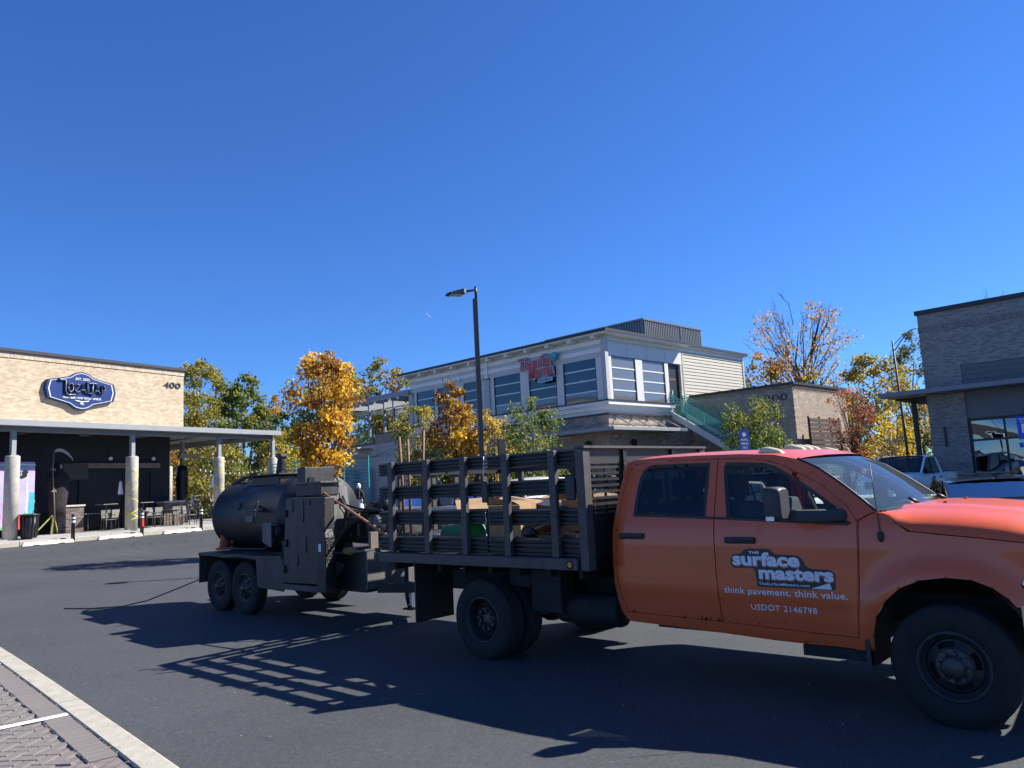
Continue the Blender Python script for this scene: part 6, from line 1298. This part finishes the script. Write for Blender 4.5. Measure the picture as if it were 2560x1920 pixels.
# blue signs
mat('sign_blue', (.03, .07, .22), .5, var=.05); mat('hc_blue', (.015, .07, .5), .4)
def post_sign(name, label, x, y, zc, w, h, col, rz, lines, icon=None, zt=None, extra=None):
    g_ = G(x, y); T = thing(name, label, 'sign', (x, y, g_), rz); MB().box(-.025, .025, .0, .05, 0, (zt or zc+h/2+.1)-g_).build('post', 'dark_metal', T)
    z0 = zc-g_; p = MB().prism(round_poly([(-w/2, z0-h/2), (w/2, z0-h/2), (w/2, z0+h/2), (-w/2, z0+h/2)], .02, 3), -.012, -.002).build('plate', col, T)
    for tx_, za, zb_, ww_ in lines: text_fit(tx_, -ww_/2, ww_/2, z0+za, z0+zb_, lambda u, v, q: (u, -.0135, v), 0, .01).build('lettering', 'white_paint', p)
    if icon == 'disc':
        MB().cyl((0, -.0145, z0+h*.27), .065, .002, 'y', 20).build('emblem', 'white_paint', p); MB().box(-.008, .008, -.0165, -.0148, z0+h*.27-.05, z0+h*.27+.05).xf(Matrix.Identity(4)).build('emblem_mark', 'sign_blue', p)
    if icon == 'wheelchair':
        MB().box(-w*.3, w*.3, -.0145, -.0125, z0-h*.22, z0+h*.18).build('emblem_field', 'white_paint', p)
        MB().lathe([(.05, 0), (.065, 0), (.065, .002), (.05, .002)], (.0, -.0168, z0-.05), 'y', 16, close=True).build('emblem', 'hc_blue', p); MB().cyl((-.01, -.0168, z0+.055), .018, .002, 'y', 10).bar((-.01, -.016, z0+.04), (0, -.016, z0-.03), .016, .002, up=(0, 1, 0)).bar((0, -.016, z0-.03), (.05, -.016, z0-.05), .014, .002, up=(0, 1, 0)).build('emblem', 'hc_blue', p)
    if extra: MB().prism(round_poly([(-w/2, z0-h/2-.2), (w/2, z0-h/2-.2), (w/2, z0-h/2-.08), (-w/2, z0-h/2-.08)], .02, 3), -.012, -.002).build('lower_plate', col, T); text_fit(extra, -w*.35, w*.35, z0-h/2-.165, z0-h/2-.115, lambda u, v, q: (u, -.0135, v), 0, .01).build('lettering', 'white_paint', T)
    return T
post_sign('parking_sign', 'dark blue retail parking only sign standing above the orange cab roof', 7.13, 24, 2.78, .36, .72, 'sign_blue', R(18), (('RETAIL', .00, .07, .24), ('PARKING', -.12, -.05, .27), ('ONLY', -.24, -.17, .18)), 'disc', zt=3.22)
post_sign('accessible_sign', 'bright blue accessible parking sign at the right edge before shop windows', 12.62, 19, 2.55, .46, .56, 'hc_blue', R(-8), (('RESERVED', .19, .235, .36), ('PARKING', .13, .17, .3)), 'wheelchair', zt=3.05, extra='VAN')
post_sign('accessible_sign', 'small blue accessible parking sign above the trailer chimney', -7.6, 31.5, 2.96, .44, .44, 'hc_blue', R(10), (), 'wheelchair', zt=3.3)
# bollards and wheel stops along the tap room kerb
for i, (x, lab) in enumerate(((1.38, 'black bollard with white bands beside the black bin'), (4.17, 'black bollard with a red label, middle of the three'), (6.96, 'black bollard nearest the trailer'))):
    p = w4(x, -1.72); e = thing('bollard', lab, 'bollard', (p.x, p.y, .47), A4, 'bollards along the kerb')
    MB().lathe([(0, 0), (.07, 0), (.07, .96), (.075, .98), (.06, 1.03), (0, 1.05)], (0, 0, 0), 'z', 18).build('post', 'pole_black', e)
    for za, zb_ in ((.72, .80), (.86, .93)): MB().lathe([(.0715, za), (.0715, zb_)], (0, 0, 0), 'z', 18).build('white_band', 'white_paint', e, fixn=False)
    if i == 1: MB().box(-.045, .045, -.079, -.073, .38, .68).build('label_plate', 'red_paint', e)
for x, lab in ((.45, 'white concrete wheel stop before the food trailer'), (3.22, 'white concrete wheel stop before the taped column'), (6.0, 'white concrete wheel stop before the patio chairs'), (-2.35, 'white concrete wheel stop at the far left edge')):
    p = w4(x, -1.78); e = thing('wheel_stop', lab, 'wheel stop', (p.x, p.y, .465), A4, 'wheel stops along the kerb'); mb = MB()
    loft(mb, [[(xx, -.09, 0), (xx, .09, 0), (xx, .06, hh), (xx, -.06, hh)] for xx, hh in ((-.92, .05), (-.86, .13), (.86, .13), (.92, .05))], close=True, smooth=False); mb.build('stop_body', 'concrete_white', e, bev=.012)
    for xx in (-.45, .45): MB().box(xx-.1, xx+.1, -.0955, -.085, 0, .03).build('drain_notch', 'black_paint', e)
p = w4(.5, -.35); bn = thing('litter_bin', 'black ribbed litter bin beside the left concrete column', 'bin', (p.x, p.y, .70), A4)
MB().lathe([(0, 0), (.26, 0), (.30, .82), (0, .82)], (0, 0, 0), 'z', 24).build('drum', 'black_paint', bn)
for k in range(16): t = 2*math.pi*k/16; MB().bar((.275*math.cos(t), .275*math.sin(t), .05), (.315*math.cos(t), .315*math.sin(t), .8), .05, .012, up=(math.cos(t), math.sin(t), 0)).build('slat', 'pole_black', bn)
MB().lathe([(.29, .82), (.35, .84), (.35, .88), (.24, .9), (.20, .86)], (0, 0, 0), 'z', 24).build('rim', 'pole_black', bn)
MB().tube([(-.06, -.3, .88), (.0, -.32, 1.05), (.08, -.3, 1.12), (.12, -.3, .95)], .012, 5).build('liner', 'black_paint', bn)
# painted food trailer behind the left column
mat('trailer_lilac', (.42, .36, .55), .5, var=.15, vscale=1.2); mat('art_teal', (.05, .38, .45), .5); mat('art_blue', (.16, .38, .6), .5); mat('art_pink', (.62, .06, .5), .5); mat('art_red', (.75, .06, .05), .5); mat('art_green', (.1, .45, .1), .5)
ft = thing('food_trailer', 'lilac and teal painted food trailer with web address up its edge behind the left column', 'trailer', w4(-1.8, .8, .70), A4)
MB().box(-3.0, 3.05, 0, 1.9, .32, 2.92).build('trailer_body', 'trailer_lilac', ft, bev=.03)
def art(poly, mt, k): MB().prism(poly, -.004-.002*k, -.001).build('mural_patch', mt, ft)
art(round_poly([(2.75, .32), (3.04, .32), (3.04, 1.7), (2.86, 1.75), (2.80, 1.0)], .05), 'art_teal', 0)
for cx, cz, a, b, mt in ((2.2, 2.05, .30, .06, 'art_teal'), (2.28, 1.65, .13, .09, 'art_teal'), (2.37, 1.15, .08, .15, 'art_teal'), (1.4, 1.9, .4, .35, 'art_blue'), (1.55, 1.55, .28, .06, 'art_teal'), (1.5, 1.3, .3, .05, 'art_teal'), (2.5, 2.75, .3, .05, 'art_teal'), (2.12, .95, .09, .3, 'art_teal'), (1.4, 2.6, .25, .2, 'art_teal')):
    art([(cx+a*math.cos(2*math.pi*i/18), cz+b*math.sin(2*math.pi*i/18)) for i in range(18)], mt, 1)
art(round_poly([(1.2, .35), (1.75, .35), (1.85, .9), (1.6, 1.15), (1.2, .95)], .1), 'art_pink', 2); art(round_poly([(2.05, .32), (2.7, .32), (2.6, .85), (2.3, 1.0), (2.05, .8)], .14), 'art_red', 2); art(round_poly([(1.5, .32), (1.95, .34), (1.75, .55)], .05), 'art_green', 3)
art(round_poly([(2.62, .88), (2.8, .82), (2.72, .98)], .03), 'art_green', 3)
for cx, cz, a, b, r in ((2.6, 2.35, .16, .07, .35), (2.42, 2.42, .07, .14, -.4), (2.66, 2.5, .12, .09, .2)):
    art([(cx+a*math.cos(2*math.pi*i/14)*math.cos(r)-b*math.sin(2*math.pi*i/14)*math.sin(r), cz+a*math.cos(2*math.pi*i/14)*math.sin(r)+b*math.sin(2*math.pi*i/14)*math.cos(r)) for i in range(14)], 'black_paint', 3)
MB().box(1.0, 3.05, -.008, -.002, 2.78, 2.82).build('trim_line', 'white_paint', ft)
text_fit('www.jamaslatamfoods.com', 0, 1.95, 0, .14, lambda u, v, w: (2.82-v, -.009, .52+u), 0, .02, 0, 1.05).build('lettering', 'white_paint', ft)
for x in (-1.2, -.4):
    MB().cyl((x, -.02, .33), .33, .2, 'y', 22).build('wheel', 'tyre', ft)
MB().tube([(3.06, .3, 1.4), (3.2, .3, 1.4), (3.2, .3, 1.3)], .02, 5).build('hook', 'bright_metal', ft)
# reaper figure on a taped tripod
mat('shroud', (.018, .016, .017), .95, var=.5, vscale=6, bump=.6, bscale=12); mat('bone', (.3, .28, .24), .7); mat('blade', (.42, .40, .36), .4)
rp_ = thing('reaper_figure', 'tall black shrouded reaper decoration holding a scythe on yellow taped legs', 'decoration', w4(2.45, 1.6, .70), A4)
mb = MB(); secs = []
for z_, a, b in ((.75, .30, .22), (1.2, .34, .24), (1.8, .40, .26), (2.25, .45, .28), (2.5, .30, .24), (2.62, .16, .17), (2.78, .19, .2), (2.92, .15, .17), (3.0, .05, .06)):
    secs.append([(.12+a*math.cos(2*math.pi*i/20)*(1+.10*math.sin(i*2.3+z_*4)), b*math.sin(2*math.pi*i/20)*(1+.10*math.cos(i*1.7+z_*3)), z_) for i in range(20)])
loft(mb, secs, close=True).build('shroud', 'shroud', rp_)
MB().sphere((.12, -.14, 2.76), .10, 10, 8, (.8, .7, 1.1)).build('skull', 'bone', rp_)
for s, e in ((-1, Vector((-.22, -.2, 2.62))), (1, Vector((-.18, -.22, 1.75)))): MB().tube([(.12+s*.3, 0, 2.3), (.12+s*.42 if s < 0 else .3, -.12, 2.0), e], [.13, .10, .06], 8).build('sleeve', 'shroud', rp_); MB().sphere(e, .06, 8, 6).tube([e, e+Vector((.05, -.06, .05)), e+Vector((.1, -.04, 0))], .016, 5).tube([e, e+Vector((.06, -.06, 0)), e+Vector((.1, -.03, -.05))], .016, 5).tube([e, e+Vector((-.06, -.04, .02)), e+Vector((-.11, -.02, -.03))], .016, 5).build('hand', 'bone', rp_)
MB().tube([(-.10, -.25, .55), (-.17, -.24, 1.7), (-.24, -.24, 2.7), (-.19, -.24, 3.42)], .026, 8).build('scythe_shaft', 'wood_grey', rp_)
bl = [(-.2, 3.42), (-.05, 3.50), (.15, 3.48), (.35, 3.36), (.52, 3.16), (.6, 2.98), (.46, 3.15), (.28, 3.28), (.1, 3.36), (-.05, 3.38), (-.2, 3.34)]
MB().prism(bl, -.25, -.235).build('scythe_blade', 'blade', rp_)
for q in ((-.75, .35), (-.25, .14), (.0, .14), (.22, .14)): MB().bar((-.08, -.1, .82), (q[0], -.25 if q[0] < 0 else .1, q[1]-.13), .04, .04).build('leg', 'tape_dull', rp_)
# brick counter, patio tables and chairs
cn = thing('brick_counter', 'dark brick counter with pale top in front of the menu board', 'counter', w4(2.8, 1.9, .70), A4); MB().box(0, 1.05, 0, .6, 0, 1.08).build('brick_base', 'brick_dark', cn); MB().box(-.04, 1.09, -.05, .65, 1.08, 1.16).build('counter_top', 'concrete', cn, bev=.01)
cn2 = thing('brick_planter', 'low dark brick wall with concrete cap at the tap room corner', 'planter', w4(8.0, 2.4, .70), A4); MB().box(0, 1.1, 0, .55, 0, 1.05).build('brick_base', 'brick_dark', cn2); MB().box(-.04, 1.14, -.04, .59, 1.05, 1.14).build('cap', 'concrete', cn2, bev=.01)
mat('chair_metal', (.10, .10, .105), .4, metal=.5); mat('chair_slat', (.22, .21, .19), .6, var=.1)
def table(x, y, h, label):
    e = thing('patio_table', label, 'table', w4(x, y, .70), A4, 'patio tables'); MB().box(-.33, .33, -.33, .33, h-.03, h).build('top', 'chair_slat', e, bev=.005); MB().cyl((0, 0, .02), .03, h-.05, 'z', 10).build('pedestal', 'galv', e); MB().box(-.25, .25, -.25, .25, 0, .02).build('foot', 'dark_metal', e)
table(4.6, 1.5, 1.13, 'bar height table beside the brick counter'); table(6.45, 1.7, 1.13, 'bar height table right of the taped column'); table(5.95, 1.0, .76, 'low patio table beside the nearest slatted chair'); table(7.6, 1.1, .76, 'low patio table by the far row of chairs'); table(4.2, 2.2, .76, 'low table in the dark by the roll up door')
def make_chair():
    e = empty('patio_chair'); 
    for sx in (-1, 1):
        MB().tube([(sx*.21, -.2, 0), (sx*.21, -.19, .45), (sx*.21, -.19, .64), (sx*.21, .18, .66)], .014, 6).build('front_leg', 'chair_metal', e); MB().tube([(sx*.21, .24, 0), (sx*.21, .19, .45), (sx*.21, .25, .88)], .014, 6).build('rear_leg', 'chair_metal', e)
    for i in range(5): MB().box(-.2, .2, -.2+i*.08, -.135+i*.08, .44, .455).build('seat_slat', 'chair_slat', e)
    for i in range(5): MB().box(-.2, .2, .20+i*.010, .215+i*.010, .52+i*.072, .58+i*.072).build('back_slat', 'chair_slat', e)
    return e
ch0 = make_chair()
spots = [(6.35, .75, 200, 'slatted patio chair with sunlit back, nearest the kerb'), (8.05, .55, 190, 'slatted patio chair at the right end of the patio'), (5.55, 1.0, 80, 'patio chair turned sideways just right of the taped column'), (7.1, 1.2, 185, 'dark patio chair left of the low table'), (7.55, .6, 170, 'dark patio chair in front of the low table'), (7.9, 1.6, 5, 'dark patio chair behind the low table'), (8.5, 1.3, -80, 'patio chair side on by the brick planter'), (4.95, 1.9, 175, 'dark chair beside the bar height table'), (5.3, 2.3, 20, 'dark chair by the roll up door'), (6.9, 2.1, 10, 'dark chair behind the right bar table')]
for i, (x, y, a, lab) in enumerate(spots):
    o = ch0 if i == 0 else copy_tree(ch0); o.location = w4(x, y, .70); o.rotation_euler = (0, 0, A4+R(a)+math.pi); tag(o, lab, 'chair', 'patio chairs')
# caution tape round two columns, ghosts, wrapped post
def spiral(cx, cy, r, zs, nm, lab):
    e = thing('caution_tape', lab, 'tape', w4(cx, cy, 0), A4, 'yellow tape wound on columns')
    for k, (z0, z1, a0, a1) in enumerate(zs):
        mb = MB(); secs = []
        for i in range(13):
            t = i/12; a = R(a0+(a1-a0)*t); z_ = z0+(z1-z0)*t; secs.append([(r*math.cos(a), r*math.sin(a), z_-.024), ((r+.002)*math.cos(a), (r+.002)*math.sin(a), z_+.024)])
        loft(mb, secs).build('tape_strip', 'tape_yellow', e, fixn=False)
spiral(4.8, 0, .256, ((3.35, 3.0, 175, 330), (2.6, 3.0, 175, 330), (2.15, 2.65, 175, 330), (2.15, 1.85, 175, 330), (1.25, 1.6, 175, 330), (1.5, 1.2, 175, 330), (1.0, 1.3, 175, 330)), 'a', 'yellow caution tape zigzag on the column right of the brick counter')
spiral(9.22, 0, .256, ((3.7, 3.45, 175, 330), (3.2, 3.4, 175, 330), (2.9, 3.15, 175, 330), (2.5, 2.1, 175, 330), (1.75, 2.1, 175, 330), (1.6, 1.3, 175, 330)), 'b', 'yellow caution tape zigzag on the column left of the kettle trailer')
def ghost(x, y, z, sc, lab):
    e = thing('ghost_decoration', lab, 'decoration', w4(x, y, z), A4, 'white cloth ghosts'); mb = MB(); secs = []
    for zz, r in ((.62, .02), (.58, .06), (.45, .075), (.3, .085), (.1, .11), (0, .13)): secs.append([(r*sc*math.cos(2*math.pi*i/14)*(1+.15*math.sin(i*3)), r*sc*math.sin(2*math.pi*i/14)*(1+.15*math.cos(i*2)), zz*sc-.06*(i % 2)*(1 if zz == 0 else 0)) for i in range(14)])
    loft(mb, secs).build('cloth', 'white_paint', e); MB().tube([(0, 0, .6*sc), (0, 0, .9*sc)], .006, 4).build('cord', 'rubber', e)
ghost(4.5, .33, 2.25, .85, 'white cloth ghost hanging behind the taped column by the counter'); ghost(8.98, .1, 2.4, 1.0, 'white cloth ghost hanging left of the column by the trailer')
wp = thing('wrapped_post', 'patio post wrapped in black plastic with pale bracket above', 'post', w4(10.1, 4, .70), A4)
MB().box(-.08, .08, -.08, .08, 2.7, 4.15).build('steel_post', 'steel_grey', wp); mb = MB(); loft(mb, [[((r+.03*math.sin(i*2.1+z_*3))*math.cos(2*math.pi*i/16), (r+.03*math.cos(i*1.3+z_*5))*math.sin(2*math.pi*i/16), z_) for i in range(16)] for z_, r in ((0, .3), (.5, .29), (1.0, .27), (1.6, .28), (2.2, .29), (2.6, .27), (2.9, .25))], close=True); mb.build('wrapping', 'bag_black', wp)
MB().prism([(-.25, 3.3), (1.0, 3.35), (1.0, 3.5), (-.0, 3.5), (.0, 3.75), (-.05, 3.75)], -.1, .1).build('bracket', 'steel_grey', wp)
# string lights
mt_l = mat('bulb_glass', (.75, .75, .7), .2)
def strings(pts, lab, n=16, sag=.35):
    e = thing('string_lights', lab, 'string lights', pts[0], 0, 'festoon strings over the patio'); o0 = Vector(pts[0])
    for a, b in zip(pts[:-1], pts[1:]):
        a, b = Vector(a)-o0, Vector(b)-o0; P = [a.lerp(b, i/n)+Vector((0, 0, -sag*4*(i/n)*(1-i/n))) for i in range(n+1)]; MB().tube(P, .012, 4).build('cable', 'rubber', e)
        for q in P[1:-1]: MB().sphere(q+Vector((0, 0, -.10)), .042, 6, 5, (1, 1, 1.4)).build('bulb', mt_l, e)
strings([w4(10.2, 4, 4.1), w4(17.5, 3, 4.4), w4(24, 2, 4.2)], 'upper string of bulbs from the wrapped post towards the restaurant'); strings([w4(10.2, 4, 3.7), w4(17.5, 6, 3.6)], 'lower string of bulbs behind the taped column', 18)
strings([w4(10.5, 9, 4.0), w4(18, 9, 3.6)], 'far string of bulbs over the play lawn'); strings([wq(-1.2, 21.5, 4.35), wq(-1.2, 16.5, 4.45), wq(-1.2, 11, 4.3)], 'string of bulbs along the restaurant annex', 12)
# play lawn: turf, rail fence, tents
tf = struct(MB().prism([(9.5, 8.5), (26, 8.5), (26, 16), (9.5, 16)], .5, .715, 'z').build('lawn', mat('turf', (.05, .14, .025), .95, var=.2, vscale=3, bump=.5, bscale=60))); tf.location = P4; tf.rotation_euler = (0, 0, A4)
rf = thing('rail_fence', 'tan wooden post and rail fence beyond the play lawn', 'fence', w4(10.5, 13, .7), A4)
for i in range(8): MB().box(i*1.9-.07, i*1.9+.07, -.07, .07, 0, 1.75 if i == 1 else 1.5).build('post', 'wood_grey', rf)
for z_ in (.45, .8, 1.15, 1.42): MB().box(0, 13.4, -.03, .03, z_-.045, z_+.045).build('rail', 'wood_grey', rf)
for x, y, mt, lab in ((11.6, 9.6, 'red_paint', 'red play tent on the lawn'), (13.2, 10.4, 'red_paint', 'smaller red play tent further back on the lawn')):
    e = thing('play_tent', lab, 'tent', w4(x, y, .71), A4+.4); mb = MB(); mb.add([(-.6, -.5, 0), (.6, -.5, 0), (.6, .5, 0), (-.6, .5, 0), (-.25, 0, 1.0), (.25, 0, 1.0)], [(0, 1, 5, 4), (1, 2, 5), (2, 3, 4, 5), (3, 0, 4)]); mb.build('canvas', mt, e); MB().tube([(-.65, -.5, 0), (-.25, 0, 1.02), (-.65, .5, 0)], .025, 5).build('frame', 'tape_yellow', e)
# teal patio railing far between the buildings
tl = thing('patio_railing', 'teal metal railing behind the trailer between the two buildings', 'railing', (-12.5, 39.5, G(-12.5, 39.5)), R(-10))
for i in range(9): MB().box(0, 5.2, -.015, .015, 1.55+i*.17, 1.59+i*.17).build('rail', 'teal_paint', tl)
for x in (0, 1.3, 2.6, 3.9, 5.2): MB().box(x-.03, x+.03, -.04, .04, 0, 3.1).build('post', 'teal_paint', tl)
# dark stanchions and a cooler seen through the bed slats
for i, (x, y) in enumerate(((-2.6, 24.5), (-1.8, 24.8), (-.45, 25.0))):
    e = thing('sign_post', ('left slim dark post behind the truck bed', 'middle slim dark post behind the truck bed', 'broad dark post rising right of the lamp post')[i], 'post', (x, y, G(x, y)), R(30), 'dark posts behind the bed'); MB().box(-.04-.07*(i == 2), .04+.07*(i == 2), -.05, .05, 0, 2.4 if i < 2 else 3.2).build('upright', 'pole_black', e)
    MB().box(-.14, .14, -.14, .14, 0, .04).build('foot', 'pole_black', e)

# ================================================================== the worker in the background
def skin_body(name, V, E, Rr, mt, parent, root=0, sub=2):
    me = bpy.data.meshes.new(name); me.from_pydata([tuple(v) for v in V], E, []); o = bpy.data.objects.new(name, me); COL.objects.link(o)
    sk = o.modifiers.new('skin', 'SKIN'); sk.use_smooth_shade = True
    for i, r in enumerate(Rr): d = me.skin_vertices[0].data[i]; d.radius = r if isinstance(r, tuple) else (r, r); d.use_root = i == root
    s_ = o.modifiers.new('sub', 'SUBSURF'); s_.levels = sub; s_.render_levels = sub
    dg = bpy.context.evaluated_depsgraph_get(); me2 = bpy.data.meshes.new_from_object(o.evaluated_get(dg)); bpy.data.objects.remove(o); me2.materials.append(MATS[mt]); me2.polygons.foreach_set('use_smooth', [True]*len(me2.polygons))
    o2 = bpy.data.objects.new(name, me2); COL.objects.link(o2); o2.parent = parent; return o2
mat('skin', (.35, .2, .14), .6); mat('jacket_black', (.02, .018, .022), .8, var=.3, vscale=10); mat('trousers', (.05, .055, .07), .85); mat('cloth_white', (.78, .79, .82), .8, var=.05)
pr = thing('person', 'person in black jacket, white head covering and white apron, walking away by the columns', 'person', (-6.95, 34, .40), R(165))
V = [(0, 0, .95), (0, 0, 1.12), (0, .01, 1.33), (0, .015, 1.45), (0, 0, 1.53), (0, -.01, 1.62), (0, -.015, 1.70), (.10, 0, .88), (.11, -.06, .5), (.11, .02, .10), (.11, -.10, .05), (-.10, 0, .88), (-.11, .10, .5), (-.11, .20, .12), (-.11, .09, .06),
     (.18, .01, 1.41), (.25, .04, 1.15), (.24, -.08, .95), (.24, -.13, .87), (-.18, .01, 1.41), (-.25, .05, 1.15), (-.23, -.05, .95), (-.23, -.1, .87)]
E = [(0, 1), (1, 2), (2, 3), (3, 4), (4, 5), (5, 6), (0, 7), (7, 8), (8, 9), (9, 10), (0, 11), (11, 12), (12, 13), (13, 14), (3, 15), (15, 16), (16, 17), (17, 18), (3, 19), (19, 20), (20, 21), (21, 22)]
Rr = [(.15, .11), (.15, .11), (.17, .12), (.14, .09), .055, .085, .075, .095, .07, .045, .04, .095, .07, .045, .04, .065, .05, .038, .03, .065, .05, .038, .03]
skin_body('body', V, E, Rr, 'jacket_black', pr)
MB().sphere((0, -.012, 1.66), .108, 14, 10, (.85, 1, 1.2)).build('head_covering', 'cloth_white', pr); MB().sphere((0, -.10, 1.63), .06, 10, 8, (.9, .5, 1.2)).build('face', 'skin', pr)
loft(MB(), [[(a*math.cos(2*math.pi*i/18), b*math.sin(2*math.pi*i/18), z_) for i in range(18)] for z_, a, b in ((.60, .24, .2), (.75, .22, .18), (.95, .19, .15), (1.08, .17, .14))], close=True, caps=False).build('apron', 'cloth_white', pr, fixn=False)
MB().box(-.13, .13, .10, .22, 1.12, 1.42).build('backpack', 'jacket_black', pr, bev=.04, seg=2)
for s in (-1, 1): MB().sphere((s*.235, -.125, .84), .035, 8, 6, (.6, .8, 1.4)).build('hand', 'skin', pr)
# ================================================================== a thin vapour trail, six kilometres off
mat('vapour', (.9, .92, .95), 1.)
for (p, q, lab) in (((-640, 5800, 1350), (-585, 5800, 1295), 'short white vapour trail left of the lamp post'),):
    o = MB().tube([Vector((0, 0, 0)), (Vector(q)-Vector(p))*.5, Vector(q)-Vector(p)], [2.6, 3.0, .8], 6).build('vapour_trail', 'vapour'); o.location = p; tag(o, lab, 'vapour trail')

# loose stone chips on the lot and sand grains in the paver joints
rng = np.random.default_rng(5); mb = MB()
def chip(x, y, z, r):
    a = rng.uniform(0, 6.28); o = [Vector((math.cos(a+k*2.09)*r*rng.uniform(.7, 1.2), math.sin(a+k*2.09)*r*rng.uniform(.7, 1.2), 0)) for k in range(3)]; t = Vector((0, 0, r*.8)); b = Vector((x, y, z))
    mb.add([b+o[0], b+o[1], b+o[2], b+t], [(0, 1, 3), (1, 2, 3), (2, 0, 3)])
for _ in range(420):
    x, y = rng.uniform(-9, 3.5), rng.uniform(4.2, 14); w = Vector((x, y, 0))-KO
    if w.dot(KN) > -.03: continue
    chip(x, y, G(x, y)-.001, rng.uniform(.003, .009))
for _ in range(900):
    s_ = rng.uniform(-3, 2.7); d = rng.choice([.2, .40, rng.uniform(.42, 1.4)])+rng.normal()*.008; p = KO+KD*s_+KN*d; chip(p.x, p.y, G(p.x, p.y)+.026, rng.uniform(.003, .007))
o = mb.build('stone_chips', mat('chip_stone', (.42, .40, .36), .9, var=.4, vscale=80)); o['kind'] = 'stuff'; o['label'] = 'loose pale stone chips scattered on asphalt and pavers'
